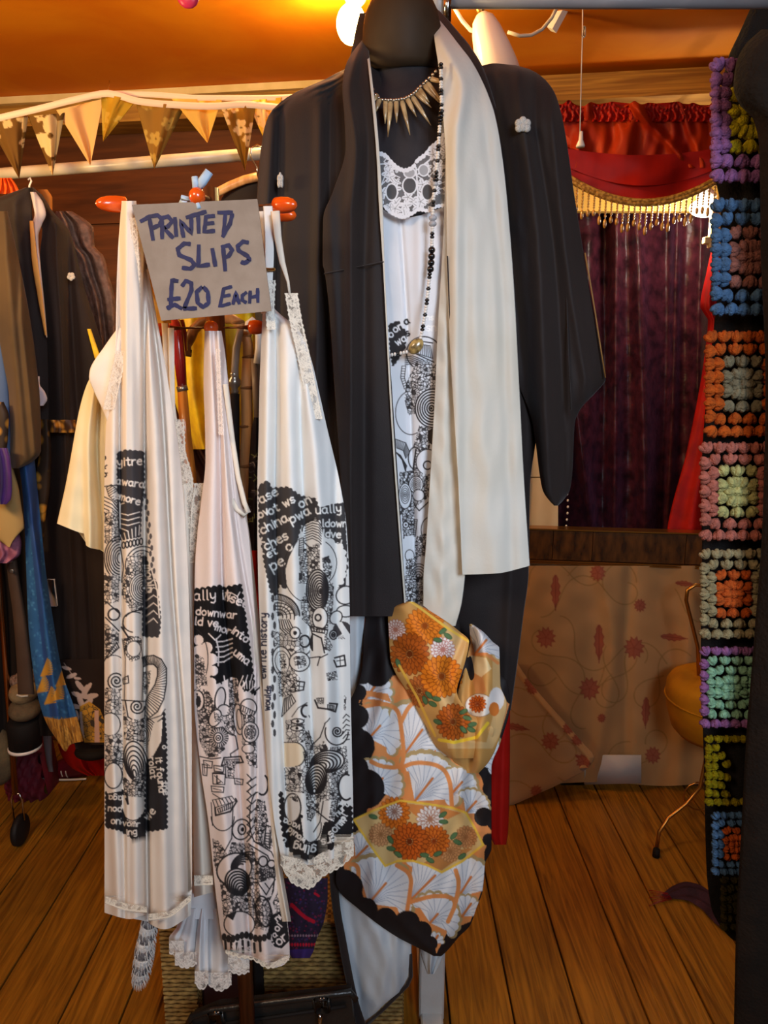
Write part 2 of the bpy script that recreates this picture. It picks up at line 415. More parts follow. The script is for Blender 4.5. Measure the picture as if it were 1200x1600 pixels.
        s.a[sl] = np.where(ins[..., None], c, s.a[sl]); return s
    def text(s, st, x, y, h=10., ang=0., w=1.8, col=(255, 255, 255), sx=1.):
        k = h/6.; c, sn = math.cos(math.radians(ang)), math.sin(math.radians(ang)); X = 0.
        for ch in st:
            if ch == ' ': X += 3*k*sx; continue
            g = FONT.get(ch); mxw = 0
            for st_ in g.split('|'):
                v = [float(t) for t in st_.split()]; pp = []
                for i in range(0, len(v), 2):
                    mxw = max(mxw, v[i]); lx, ly = X+v[i]*k*sx, -v[i+1]*k
                    pp.append((x+lx*c-ly*sn, y+lx*sn+ly*c))
                s.line(pp, w, col)
            X += (mxw+1.3)*k*sx
        return s
def chaikin(p, n=3):
    for _ in range(n): p = [p[0]]+[q for a, b in zip(p[:-1], p[1:]) for q in ((a[0]*.75+b[0]*.25, a[1]*.75+b[1]*.25), (a[0]*.25+b[0]*.75, a[1]*.25+b[1]*.75))]+[p[-1]]
    return p
def wavy(pts, amp=2.5, per=8.):
    """adds a scalloped edge to an outline"""
    out = []; d = 0.
    for (xa, ya), (xb, yb) in zip(pts[:-1], pts[1:]):
        l = math.hypot(xb-xa, yb-ya); n = max(1, int(l/1.5)); nx, ny = (yb-ya)/(l+1e-6), -(xb-xa)/(l+1e-6)
        for i in range(n):
            t = i/n; o = amp*abs(math.sin((d+l*t)*math.pi/per)); out.append((xa+(xb-xa)*t+nx*o, ya+(yb-ya)*t+ny*o))
        d += l
    return out+[pts[-1]]
# ---------------------------------------------------------------- the room
M['paint'] = mat('orange_ceiling_paint', (232, 138, 22), .6, (218, 116, 14), scale=3.5, bump=.5, bscale=5, spec=.15, detail=7, dist=.8)
M['floor'] = mat('floor_boards', (166, 112, 30), .42, (100, 62, 14), scale=9, stretch=(7., .38, 1), rnd=.18, bump=.6, bscale=16, spec=.35, detail=10, dist=1.6, contrast=(.33, .72))
def add_knots(m, col=(52, 26, 8)):
    nt = m.node_tree; N = nt.nodes; L = nt.links; b = N['Principled BSDF']; src = b.inputs['Base Color'].links[0].from_socket
    vec = [n for n in N if n.type == 'VECT_MATH' and n.operation == 'ADD'][0].outputs[0]
    mp = N.new('ShaderNodeMapping'); mp.inputs['Scale'].default_value = (.30, .18, 1); L.new(vec, mp.inputs['Vector'])
    vo = N.new('ShaderNodeTexVoronoi'); vo.inputs['Scale'].default_value = 8.; L.new(mp.outputs[0], vo.inputs['Vector'])
    rp = N.new('ShaderNodeValToRGB'); rp.color_ramp.elements[0].position = .07; rp.color_ramp.elements[1].position = .13
    rp.color_ramp.elements[0].color = (1, 1, 1, 1); rp.color_ramp.elements[1].color = (0, 0, 0, 1); L.new(vo.outputs['Distance'], rp.inputs['Fac'])
    mm = N.new('ShaderNodeMix'); mm.data_type = 'RGBA'; L.new(rp.outputs['Color'], mm.inputs['Factor']); L.new(src, mm.inputs['A']); mm.inputs['B'].default_value = (*s2l(col), 1)
    L.new(mm.outputs['Result'], b.inputs['Base Color'])
add_knots(M['floor'])
M['dark_wood'] = mat('dark_wood_wall', (104, 54, 20), .5, (74, 36, 13), scale=5, stretch=(.6, .6, 7), spec=.3, dist=.6)
M['beam'] = mat('beam_pine', (176, 128, 52), .6, (132, 88, 32), scale=5, stretch=(.5, 3, 14), bump=.2, bscale=30, dist=1.5, detail=6)
M['cream_paint'] = mat('cream_paint', (226, 200, 150), .5, (205, 178, 120), scale=9)
M['white_gloss'] = mat('white_gloss', (236, 226, 214), .22, spec=.5)
M['rail_white'] = mat('white_rail_paint', (214, 205, 190), .3, (196, 184, 160), scale=12, spec=.5)
M['black'] = mat('black_void', (20, 14, 12), .8)
M['brass'] = mat('brass', (190, 130, 60), .28, metal=.9)
M['chrome'] = mat('chrome', (200, 196, 190), .16, metal=1.)

PLW = .135
def PW(px, py, off=0.):
    """where the ray through (px, py) meets the back wall line pushed back by off"""
    v = (800.0-py)/FPX; u = (px-600.0)/FPX; t = (2.30+off)/(CP+v*SP+PLW*u)
    return Vector((u*t, (CP+v*SP)*t, CAMH+(-SP+v*CP)*t))
WR = Matrix.Rotation(-math.atan(PLW), 3, 'Z')
def wall_pt(x, z, off=0.): return Vector((x, 2.30+off-PLW*x, z))
def wall_box(mb, x0, x1, z0, z1, off, th):
    """a box standing along the back wall, its face at off"""
    a = [wall_pt(x0, z0, off), wall_pt(x1, z0, off), wall_pt(x1, z1, off), wall_pt(x0, z1, off)]
    return mb.plate(a, (0, th, 0))
ZC = 2.283
def st(o): o['kind'] = 'structure'; return o
fl = thing('floor', '', ''); del fl['label']; del fl['category']; st(fl)
MB().box((0, .6, -.03), (4.4, 4.6, .03)).obj('subfloor', M['black'], fl, False)
ed = [-2.2, -2.05, -1.9, -1.73, -1.56, -1.4, -1.24, -1.08, -.915, -.737, -.599, -.45, -.3, -.155, 0, .15, .296, .447, .601, .745, .905, 1.06, 1.22, 1.38, 1.55, 1.72, 1.9, 2.08]
rj = random.Random(3)
for a, b in zip(ed[:-1], ed[1:]):
    ys_ = [-1.7, 2.9]
    if rj.random() < .3: ys_ = [-1.7, rj.uniform(-.5, .3), 2.9]
    for y0, y1 in zip(ys_[:-1], ys_[1:]):
        mb = MB().box((0, 0, 0), (b-a-.0045, y1-y0-.003, .02), .0015)
        me = mb.mesh('plank', M['floor'], False)
        inst('plank', me, ((a+b)/2, (y0+y1)/2, -.01+rj.uniform(-.0012, 0)), fl)
# nail heads and knots in the boards
st(MB().box((0, .6, ZC+.03), (4.6, 4.8, .06)).obj('ceiling', M['paint'], None, False))
st(MB().box((-2.25, .6, 1.15), (.06, 4.8, 2.3)).obj('wall_left', M['dark_wood'], None, False))
st(MB().box((2.1, .6, 1.15), (.06, 4.8, 2.3)).obj('wall_right', M['dark_wood'], None, False))
xo0 = PW(835, 500, .12).x; xo1 = PW(1112, 500, .12).x
zl = PW(1000, 884, .05).z
w = MB(); wall_box(w, -2.2, xo0, 0, ZC, .12, .05); st(w.obj('wall_back', M['dark_wood'], None, False))
w = MB(); wall_box(w, xo0+.002, xo1+.01, 0, zl-.02, .16, .05); st(w.obj('wall_back', M['cream_paint'], None, False))
w = MB(); wall_box(w, xo1+.03, 2.05, 0, ZC, .12, .05); st(w.obj('wall_back', M['dark_wood'], None, False))
# the curtained recess behind the opening
w = MB(); wall_box(w, xo0-.5, xo1+.45, .3, ZC, .95, .04); st(w.obj('wall_recess', M['cream_paint'], None, False))
w = MB(); wall_box(w, xo0-.55, xo0-.5, .3, ZC, .18, .8); st(w.obj('wall_recess', M['cream_paint'], None, False))
w = MB(); wall_box(w, xo1+.4, xo1+.45, .3, ZC, .18, .8); st(w.obj('wall_recess', M['cream_paint'], None, False))
# beam under the ceiling and the cornice on it
w = MB(); wall_box(w, -2.2, 2.05, 2.200, 2.268, 0, .115); bm_ = st(w.obj('trim_1', M['beam'], None, False))
w = MB(); wall_box(w, -2.2, .18, 2.262, ZC-.001, -.018, .017); st(w.obj('trim_2', M['cream_paint'], None, False))
# boards of the dark wall
for k, z in enumerate((.0, .24, .48, .72, .96, 1.2, 1.44, 1.68, 1.92)):
    w = MB(); wall_box(w, -2.18, xo0-.005, z+.004, min(z+.236, 2.195), .105, .014)
    w.obj('board', M['dark_wood'], bpy.data.objects['wall_back'], False)

# ---- ledge of the opening, tiled in brown between brass strips
lt = thing('mirror_ledge', 'dark brown tiled ledge between two thin brass strips above the leaf-patterned cloth', 'ledge', wall_pt(.8, zl, .05))
M['tile'] = mat('brown_tile', (92, 58, 26), .25, (52, 32, 18), scale=16, stretch=(3, 3, 1), coat=.5, spec=.6, rnd=.3)
za, zb = PW(960, 830, .05).z, PW(960, 880, .05).z
xs = [PW(p, 850, .05).x for p in (812, 864, 926, 1072, 1135)]
for a, b in zip(xs[:-1], xs[1:]):
    w = MB(); wall_box(w, a+.001, b-.001, zb+.005, za-.005, .05, .045); w.obj('tile', M['tile'], lt, False)
for z in (za, zb, zb-.006):
    w = MB(); wall_box(w, xs[0], xs[-1], z-.0022, z+.0025, .044, .05); w.obj('brass_strip', M['brass'], lt, False)

# ---- velvet curtain in the recess
M['velvet'] = mat('purple_velvet', (82, 34, 46), .36, (40, 16, 22), scale=26, bump=1., bscale=38, sheen=.1, sheen_tint=(210, 150, 230), detail=6, spec=.25)
tag(sheet('velvet_curtain', [(215, 838, 1135), (500, 840, 1130), (860, 845, 1130)], [(215, 2.62), (860, 2.62)], M['velvet'], None,
      folds=[([(300, 882), (600, 896), (860, 930)], .05, 9), ([(300, 962), (860, 960)], .06, 10), ([(300, 995), (600, 1003), (860, 1010)], .06, 12), ([(300, 1058), (600, 1052), (860, 1040)], .06, 9),
             ([(300, 925), (860, 915)], .03, 14), ([(300, 1100), (860, 1085)], .05, 12)],
      nu=140, nv=90, auto=(3, .02), thick=.01, rnd=.0, wr=.008), 'dark purple crushed velvet curtain hanging in folds in the recess', 'curtain')
M['board_pale'] = mat('pale_board', (236, 214, 170), .5, (214, 188, 140), scale=6, kind='wood', stretch=(1, 1, .4), spec=.3)
w = thing('pale_panel', 'narrow pale wooden panel seen between the kimono sleeve and its front', 'panel', P(838, 830, 2.36))
for k, (a, b) in enumerate(((670, 745), (747, 832))):
    w2 = MB(); w2.plate([PV(822, b, 2.36), PV(872, b, 2.36), PV(872, a, 2.36), PV(822, a, 2.36)], (0, .012, 0)); w2.obj('panel_board', M['board_pale'], w, False)
# bead string beside it
bd = thing('bead_string', 'string of small pale beads hanging at the left edge of the velvet curtain', 'beads', P(885, 830, 2.34))
me = MB().ell((0, 0, 0), (.004, .004, .005), 6, 4).mesh('bead', M['white_gloss'])
for k in range(9): inst('bead', me, P(883+3*math.sin(k*.5)+k*.4, 752+k*10, 2.34), bd)

# ---- red cloth at the right of the recess
M['red'] = mat('red_cloth', (190, 20, 8), .6, (150, 10, 6), scale=12)
tag(sheet('red_drape', [(388, 1112, 1122), (420, 1105, 1126), (480, 1094, 1128), (500, 1106, 1128), (560, 1100, 1128), (700, 1074, 1135), (830, 1042, 1135), (850, 1040, 1135)], 2.28, M['red'], None, nu=24, nv=50, auto=(1.5, .012), rnd=.01),
    'narrow red cloth hanging beside the velvet curtain, left of the crochet blanket', 'drape')
# ---- valance
M['valance_top'] = mat('orange_valance_satin', (190, 58, 12), .55, (140, 28, 8), scale=7, spec=.2, stretch=(2, 2, .6), trans=.18)
M['valance'] = mat('red_valance_satin', (176, 24, 8), .5, (140, 14, 6), scale=7, spec=.25, stretch=(2, 2, .6), trans=.18)
vl = thing('valance', 'gathered orange-red satin valance with a swagged lower edge and gold bead fringe', 'valance', P(1000, 230, 2.1))
Yv = 2.09
ruf = [(x/24., 3*math.sin(x*2.2)+2*math.sin(x*5.1)) for x in range(25)]
sheet('gathered_panel', [(162, 866, 1140), (185, 866, 1140), (250, 872, 1140), (262, 874, 1140)], Yv, M['valance_top'], vl,
      folds=[([(160, 985), (262, 1080)], .025, 9), ([(160, 1000), (262, 960)], .02, 14), ([(160, 920), (262, 900)], .02, 10), ([(160, 1060), (262, 1100)], .018, 8)], nu=140, nv=24, auto=(7, .006), top=ruf, wr=.003, thick=.01, rnd=0)
sheet('ruffled_heading', [(163, 866, 1140), (176, 866, 1140), (190, 866, 1140)], Yv-.012, M['valance'], vl, nu=200, nv=8, auto=(24, .006), top=[(a, b*1.6) for a, b in ruf], wr=.003, thick=.01, rnd=0)
swag = [(x/20., 52*math.sin(math.pi*(x/20.)*.98)**.8-8*(x/20.)) for x in range(21)]
for k, (o_, y) in enumerate(((0, 0), (.008, -14))):
    sheet('swag', [(240+y, 870, 1140), (262+y, 876, 1140), (268+y, 878, 1140)], Yv-.02-o_, M['valance'], vl,
          folds=[], nu=90, nv=26, bot=[(a, b*(1-.25*k)) for a, b in swag], top=[(a, b*.30+2) for a, b in swag], wr=.002, thick=.01, rnd=0, auto=(1.3, .012, .3))
def swy(px):
    u = (px-878)/262.; return 268+float(np.interp(u, [s_[0] for s_ in swag], [s_[1] for s_ in swag]))
M['gold_braid'] = mat('gold_braid', (196, 150, 70), .5, (140, 96, 36), scale=120, kind='cells', bump=.5, bscale=300)
for dy in (0, 5):
    MB().tube([PV(p, swy(p)+dy-2, Yv-.036) for p in range(880, 1142, 6)], .0065, 6).obj('braid', M['gold_braid'], vl)
M['gold_bead'] = mat('gold_bead', (200, 150, 70), .25, (150, 100, 40), scale=60, spec=.7, coat=.5)
bdm = MB(); 
for k in range(6): bdm.ell((0, 0, -.007*k), (.0034, .0034, .0036), 6, 4)
bdm.ell((0, 0, -.052), (.0052, .0052, .011), 8, 6); bdm.tube([(0, 0, .004), (0, 0, -.05)], .0012, 4)
bme = bdm.mesh('tassel', M['gold_bead'])
for k, p in enumerate(range(902, 1134, 9)):
    inst('tassel', bme, P(p, swy(p)+7, Yv-.036), vl, scale=(1, 1, 1.0+.18*math.sin(k*1.7)))
M['lit_wall'] = mat('lamplit_cream_wall', (240, 196, 96), .6)  # lamplight on the wall behind the fringe, put into its base colour
w = MB(); w.plate([PW(880, 330, .30), PW(1160, 330, .30), PW(1160, 255, .30), PW(880, 255, .30)], (0, .03, 0)); tag(w.obj('lit_wall_strip', M['lit_wall'], None, False), 'strip of wall behind the gold bead fringe, coloured yellow as if lamplit', 'board')
# lamp inside the recess
MB().tube([PV(862, 181, Yv+.015), PV(1145, 179, Yv+.0)], .006, 10).obj('curtain_rod', M['brass'], vl)
for p in (900, 1000, 1100): q = PV(p, 180, Yv+.01); MB().tube([q, Vector((q.x, 2.38-PLW*q.x, q.z)), Vector((q.x, 2.385-PLW*q.x, 2.2015))], .004, 8).obj('rod_bracket', M['brass'], vl)
rl = thing('recess_lamp', 'bright white glowing lamp below the bead fringe beside the crochet blanket', 'lamp', PW(1100, 330, .2))
M['glow'] = mat('lamp_glow', (255, 240, 215), .5, emit=((255, 236, 200), 14.))
MB().ell(PW(1102, 325, .2), (.05, .03, .028), 16, 10).obj('bulb', M['glow'], rl)
MB().lathe([(.012, 0), (.03, .004), (.03, .012), (.014, .03), (.012, .05)], PW(1102, 325, .2)+Vector((0, 0, .026)), seg=16).obj('fitting', M['white_gloss'], rl)
q = PW(1070, 345, .12); point_light('recess_lamp_light', q, 6.0, (1.0, .86, .72), .04)
w = MB(); w.box(PW(1117, 352, .1), (.03, .02, .13), .002); w.box(PW(1113, 376, .1), (.055, .02, .02), .002)
tag(w.obj('wall_bracket', M['cream_paint'], None, False), 'pale wooden bracket below the glowing recess lamp', 'bracket')

# ---- ceiling spotlights
fx = thing('ceiling_spotlight', 'white glossy bullet-shaped ceiling spotlight pointing down behind the black sleeve', 'lamp', P(760, 0, 1.78))
ZT = ZC
def ceil_pt(px, py): 
    v = (800.0-py)/FPX; t = (ZC-CAMH)/(-SP+v*CP); return Vector(((px-600)/FPX*t, (CP+v*SP)*t, ZC))
a = PV(752, 22, 1.74); b = PV(780, 118, 1.74); ax = (b-a)
MB().lathe([(.002, 0), (.012, .0), (.024, .012), (.032, .035), (.041, .08), (.046, .115), (.047, .15), (.0445, .152), (.04, .12), (.0, .11)], a, ax, 32).obj('lamp_head', M['white_gloss'], fx)
MB().tube([a-ax.normalized()*.03, a+ax.normalized()*.01], .009, 12).obj('swivel_joint', M['brass'], fx)
cp = Vector((a.x, a.y-.02, ZC)); MB().lathe([(.0, 0), (.05, 0), (.055, .006), (.05, .012), (0, .014)], cp-Vector((0, 0, .0142)), seg=28).obj('ceiling_rose', M['white_gloss'], fx)
MB().tube([cp-Vector((0, 0, .012)), a-ax.normalized()*.02], .006, 10).obj('stem', M['brass'], fx)
MB().tube([PV(p, y, 1.75) for p, y in ((710, 12), (722, 32), (735, 47), (752, 53))], .0045, 8).obj('cable', M['white_gloss'], fx)
MB().tube([PV(p, y, 1.78) for p, y in ((793, 50), (812, 56), (830, 55), (847, 46), (862, 28), (872, 8))], .004, 8).obj('cable', M['rail_white'], fx)
f2 = thing('lit_spotlight', 'lit ceiling bulb glowing yellow-white behind the neck of the mannequin', 'lamp', P(548, 30, 1.8))
c = PV(549, 38, 1.80)
M['bulb'] = mat('bulb_glow', (255, 230, 160), .5, emit=((255, 214, 120), 60.))
MB().ell(c, (.034, .034, .042), 20, 12).obj('bulb', M['bulb'], f2)
MB().lathe([(.014, 0), (.024, .01), (.028, .03), (.02, .05), (0, .05)], c+Vector((.01, 0, .038)), seg=20).obj('socket', M['white_gloss'], f2)
point_light('lit_spotlight_light', c-Vector((.01, 0.05, .0)), 22.0, (1.0, .68, .28), .035)
w = MB(); q0, q1 = PV(883, 8, 1.9), PV(862, 47, 1.9)
w.tube([q0, q1], .013, 4, True, .5); tag(w.obj('ceiling_bracket', M['white_gloss'], None, False), 'short white batten on the ceiling between spotlight and pull cord', 'batten')
# pull cord
pc = thing('pull_cord', 'white light pull cord with a small bell end hanging over the red valance', 'cord', P(908, 225, 1.9))
top_ = PV(911, -20, 1.7); e = PV(906, 214, 1.7)
MB().tube([top_, PV(910, 50, 1.7), e], .0013, 6).obj('cord', M['white_gloss'], pc)
MB().lathe([(.002, .03), (.004, .028), (.005, .012), (.010, 0), (.009, -.003), (0, -.003)][::-1], PV(907, 228, 1.7), seg=14).obj('bell_end', M['white_gloss'], pc)
MB().box(PV(912, 50, 1.7), (.008, .008, .022), .002).obj('cord_connector', M['white_gloss'], pc)
# pink thing at the very top
hb = MB(); hb.ell(PV(294, -6, 1.4), (.020, .008, .020), 14, 8); hb.ell(PV(286, -14, 1.4), (.013, .008, .014), 12, 8); hb.ell(PV(301, -14, 1.4), (.013, .008, .014), 12, 8)
M['pink'] = mat('pink_foil', (205, 50, 90), .35); tag(hb.obj('heart_ornament', M['pink']), 'pink ornament tip hanging at the very top left edge of the photo', 'ornament')

# ---- rails
M['rail_blue'] = mat('pale_grey_rail_paint', (186, 190, 196), .35, (160, 166, 176), scale=10, spec=.4)
r1 = thing('clothes_rail', 'pale grey clothes rail running along the top right of the photo', 'rail', P(700, 4, 1.16))
MB().tube([PV(690, 2, 1.38), PV(1290, 2, 1.38)], .0115, 16).obj('rail_tube', M['rail_blue'], r1)
MB().tube([PV(684, -30, 1.38), PV(684, 34, 1.38)], .016, 16).obj('rail_joint', M['rail_blue'], r1)
MB().tube([PV(700, -30, 1.36), PV(698, 34, 1.36)], .0075, 12).obj('clamp', M['chrome'], r1)
r2 = thing('clothes_rail', 'cream painted clothes rail running behind the bunting on the left', 'rail', P(200, 255, 1.85))
MB().tube([PV(-130, 282, 1.93), PV(445, 237, 1.76)], .0135, 16).obj('rail_tube', M['rail_white'], r2)

# ---- bunting
M['bunt'] = mat('bunting_cotton', (255, 255, 255), .8, attr=True, trans=.35)
M['tape'] = mat('bunting_tape', (236, 206, 180), .8)
bt = thing('bunting', 'string of triangular bunting flags in plain cream and brown floral cotton', 'bunting', P(160, 150, 1.72))
tape = [(-60, 200), (0, 184), (60, 170), (120, 155), (168, 146), (215, 158), (262, 163), (330, 166), (380, 163), (445, 168), (520, 160)]
tape2 = [(168, 146), (240, 148), (320, 153), (400, 153), (520, 149)]
def flat_tape(pts, Y, hw, name, m, par):
    V = []; Fc = []
    for i, (x, y) in enumerate(pts):
        for s_ in (-1, 1): V.append(P(x, y+s_*hw, Y))
        for s_ in (-1, 1): V.append(P(x, y+s_*hw, Y+.002))
    for i in range(len(pts)-1):
        a = i*4; b = a+4; Fc += [(a, a+1, b+1, b), (a+2, b+2, b+3, a+3), (a, b, b+2, a+2), (a+1, a+3, b+3, b+1)]
    return mk(name, V, Fc, m, par, True)
cu = crv(tape); flat_tape([(x, float(cu(x))) for x in range(-60, 525, 12)], 1.70, 5.5, 'tape', M['tape'], bt)
cu2 = crv(tape2); flat_tape([(x, float(cu2(x))) for x in range(168, 525, 12)], 1.712, 4.5, 'tape', M['tape'], bt)
CR = (240, 205, 140); BR = (120, 84, 30); GO = (196, 156, 38)
flags = [((-20, 190), (44, 180), (30, 279), BR, 1), ((44, 182), (101, 176), (82, 274), BR, 2), ((88, 172), (162, 154), (141, 258), (238, 198, 130), 0), ((158, 145), (212, 158), (161, 221), GO, 3),
         ((212, 160), (290, 164), (241, 264), (160, 118, 44), 3), ((268, 154), (346, 156), (324, 223), (236, 196, 96), 0), ((346, 170), (400, 162), (383, 267), (150, 104, 24), 1), ((385, 158), (440, 152), (420, 232), (230, 190, 60), 1), ((440, 158), (500, 150), (470, 235), BR, 1)]
for k, (a, b, c_, col, st_) in enumerate(flags):
    x0, x1 = min(a[0], b[0], c_[0])-3, max(a[0], b[0], c_[0])+3; y0, y1 = min(a[1], b[1])-4, c_[1]+4
    cv = Canvas(x0, y0, x1, y1, col, 1.5); rr = random.Random(k+40)
    def flower(x, y, r, c1):
        for j in range(5): an = j*1.2566+rr.random(); cv.ell(x+r*.55*math.cos(an), y+r*.55*math.sin(an), r*.5, r*.36, c1, rot=an)
        cv.ell(x, y, r*.14, None, BR)
    if st_ == 1:
        for j in range(7): flower(rr.uniform(x0, x1), rr.uniform(y0, y1), rr.uniform(9, 14), CR)
    if st_ == 2: flower(79, 212, 32, (240, 214, 150)); flower(86, 262, 12, CR); flower(62, 182, 9, CR)
    if st_ == 3:
        for j in range(9): flower(rr.uniform(x0, x1), rr.uniform(y0, y1), rr.uniform(7, 12), (214, 178, 70) if col == GO else (205, 170, 80))
    rows = []
    for y in np.linspace(y0+4, y1-4, 12):
        t = (y-(y0+4))/(y1-8-y0); rows.append((float(y), a[0]+(c_[0]-a[0])*t-.3, b[0]+(c_[0]-b[0])*t+.3))
    tl = crv([(0, a[1]-y0-4), (1, b[1]-y0-4)])
    sheet('flag', rows, 1.705+.004*(k % 3), M['bunt'], bt, nu=36, nv=48, canvas=cv, base=col, thick=.002, rnd=.0, auto=(1.2, .006), top=[(0, a[1]-y0-4), (1, b[1]-y0-4)], wr=.001, seed=k, K=4)
MB().tube([PV(168, 143, 1.71), PV(170, 132, 1.75), PV(171, 126, 1.8)], .0012, 5).obj('hook', M['chrome'], bt)
# ---------------------------------------------------------------- mannequin
M['mann'] = mat('black_mannequin_cloth', (44, 40, 44), .6, (36, 33, 38), scale=40, bump=.1, bscale=400, sheen=.05)
M['cap'] = mat('brown_black_cap', (66, 52, 38), .6, (58, 45, 32), scale=20, spec=.2)
M['silk'] = mat('black_silk', (40, 32, 31), .66, (35, 28, 27), scale=6, bump=.15, bscale=500, sheen=.12, spec=.22)
M['lining'] = mat('cream_silk_lining', (206, 205, 198), .5, (200, 196, 184), scale=5, bump=.15, bscale=120, spec=.3)
M['hem_lining'] = mat('cool_white_lining', (190, 198, 206), .5, (182, 190, 198), scale=5, bump=.15, bscale=120, spec=.25)
M['white_wood'] = mat('chipped_white_wood', (214, 210, 206), .45, (206, 200, 194), scale=14, bump=.2, bscale=60)
YM = 1.28
mq = thing('mannequin', 'black cloth-covered mannequin torso on a white wooden post, wearing the open black kimono', 'mannequin', P(636, 1590, 1.37))
prof = [(84, 50, .052), (92, 54, .055), (110, 55, .058), (130, 57, .06), (148, 62, .065), (160, 80, .07), (176, 120, .076), (196, 158, .082), (225, 172, .09), (270, 166, .10), (330, 152, .105),
        (420, 136, .10), (520, 118, .09), (620, 128, .10), (720, 146, .105), (800, 150, .105), (830, 140, .09)]
V = []; Fc = []; sg = 40
for i, (y, hw, dp) in enumerate(prof):
    c = PV(634, y, YM+.01); rx = (PV(634+hw, y, YM)-PV(634, y, YM)).x
    for k in range(sg):
        a = 2*math.pi*k/sg; V.append((c.x+rx*math.cos(a), c.y+dp*math.sin(a), c.z))
for i in range(len(prof)-1):
    for k in range(sg): Fc.append((i*sg+k, (i+1)*sg+k, (i+1)*sg+(k+1) % sg, i*sg+(k+1) % sg))
Fc += [tuple(range(sg)), tuple(range((len(prof)-1)*sg, len(prof)*sg))[::-1]]
mk('torso', V, Fc, M['mann'], mq)
# neck cap: a dome tipped towards the camera
c = PV(628, 60, YM-.01); k1 = (PV(690, 60, YM)-PV(628, 60, YM)).x
MB().lathe([(k1*.90, -.045), (k1*.99, -.034), (k1*1.0, -.01), (k1*.97, .014), (k1*.90, .034), (k1*.76, .05), (k1*.5, .060), (k1*.2, .064), (.0005, .065)], c, (-.03, -.22, 1), 40).obj('neck_cap', M['cap'], mq)
mp_ = MB(); q = PV(673, 1582, 1.37)
mp_.box((q.x, q.y, .38), (.056, .05, .76), .004); mp_.obj('stand_post', M['white_wood'], mq, False)
MB().tube([PV(634, 820, YM+.01), Vector((q.x, q.y, .7))], .014, 10).obj('stand_pole', M['chrome'], mq)
MB().box((q.x, q.y+.03, .012), (.05, .34, .02), .004).obj('stand_foot', M['white_wood'], mq, False)

# ---- spike necklace
M['horn'] = mat('gold_horn', (206, 176, 128), .28, (150, 118, 78), scale=60, spec=.6, coat=.4)
M['steel'] = mat('small_metal_bead', (205, 196, 180), .2, metal=.9)
nk = thing('spike_necklace', 'necklace of pointed gold and cream spikes on the bare black chest of the mannequin', 'necklace', P(630, 155, 1.19))
sp = [((568, 440), (552, 478)), ((580, 462), (560, 528)), ((607, 470), (605, 580)), ((632, 468), (618, 642)), ((657, 468), (659, 575)), ((682, 465), (722, 634)), ((706, 458), (752, 547)), ((728, 446), (820, 588)),
      ((748, 432), (822, 505)), ((762, 415), (812, 480)), ((785, 395), (858, 480)), ((800, 384), (884, 500)), ((815, 368), (888, 390))]
for (ax_, ay), (bx_, by) in sp:
    a = PV(400+ax_/3, ay/3, 1.183); b = PV(400+bx_/3, by/3, 1.176)
    l = (b-a).length; MB().tube([a, a+(b-a)*.12, a+(b-a)*.5, b], [.0022, .0042, .0034, .0004], 7, True, .6).obj('spike', M['horn'], nk)
bme = MB().ell((0, 0, 0), (.0026, .0026, .0026), 8, 6).mesh('bead', M['steel'])
arc = [(548, 420), (560, 445), (575, 458), (592, 468), (607, 468), (620, 470), (632, 468), (645, 470), (657, 468), (670, 467), (682, 464), (695, 462), (706, 457), (718, 452), (728, 445), (740, 437), (750, 428), (760, 416), (772, 405), (785, 392), (798, 380), (812, 366), (828, 350), (842, 335)]
for x, y in arc: inst('bead', bme, P(400+x/3, y/3, 1.181), nk)

# ---- printed slip on the mannequin, with a lace front
M['slip_print'] = mat('printed_slip_satin', (255, 255, 255), .62, attr=True, spec=.2, bump=.05, bscale=400)
M['lace'] = mat('lace', (255, 255, 255), .8, attr=True, cut=True, bump=.3, bscale=200)
WH = (226, 228, 234)
s1 = thing('printed_slip', 'white slip with a lace top and black doodle print, worn by the mannequin', 'slip', P(645, 900, 1.17))
cv = Canvas(598, 488, 705, 985, WH, 1.4)
# lettered dark patch
cv.fill(wavy([(608, 508), (622, 502), (634, 520), (632, 545), (622, 560), (614, 572), (610, 545), (608, 508)], 2, 7), INK)
for st_, x, y in (('o', 610, 528), ('on', 617, 520), ('a', 634, 508), ('wa', 621, 540), ('s', 636, 526)): cv.text(st_, x, y, 11, -30, 2.2, WH if x < 632 else INK)
cv.text('ns', 666, 500, 9, 0, 1.6); cv.text('sn', 666, 517, 12, 0, 1.8)
# dome with stripes
cv.ell(662, 552, 27, 26, WH, 1.6); cv.stripes([(655, 538), (672, 540)], [(650, 552), (676, 560)], 8, 1); cv.line([(650, 532), (676, 536)], 1.6); cv.line([(648, 552), (678, 566)], 1.6)
for k in range(5): cv.line([(633, 558+k*3), (645, 556+k*3), (660, 562+k*3), (678, 572+k*3)], 1.3)
cv.doodle([(650, 566), (668, 562), (682, 575), (682, 620), (660, 645), (638, 648), (632, 625), (634, 600)], 4.6, 3, .3)
cv.stripes([(628, 572), (626, 590), (632, 608)], [(634, 572), (632, 590), (636, 604)], 9, .9)
cv.ell(617, 590, 24, 32, None, .8, a0=120, a1=270)
cv.ell(642, 645, 24, 34, None, 1.0, a0=60, a1=260); cv.doodle([(634, 625), (648, 630), (640, 650), (636, 640)], 4, 5, .5)
cv.doodle([(650, 612), (690, 600), (690, 640), (665, 640)], 5, 4, .3)
cv.rings(676, 638, 27, 30, 7, 2.0, WH, -2, 0)
cv.doodle([(655, 665), (672, 668), (672, 700), (660, 706), (645, 700)], 4.4, 6, .2); cv.ell(677, 682, 8, 12, (70, 65, 62), 1.5)
cv.stripes([(618, 686), (634, 692), (640, 706)], [(620, 700), (630, 704), (634, 716)], 12, 1.0)
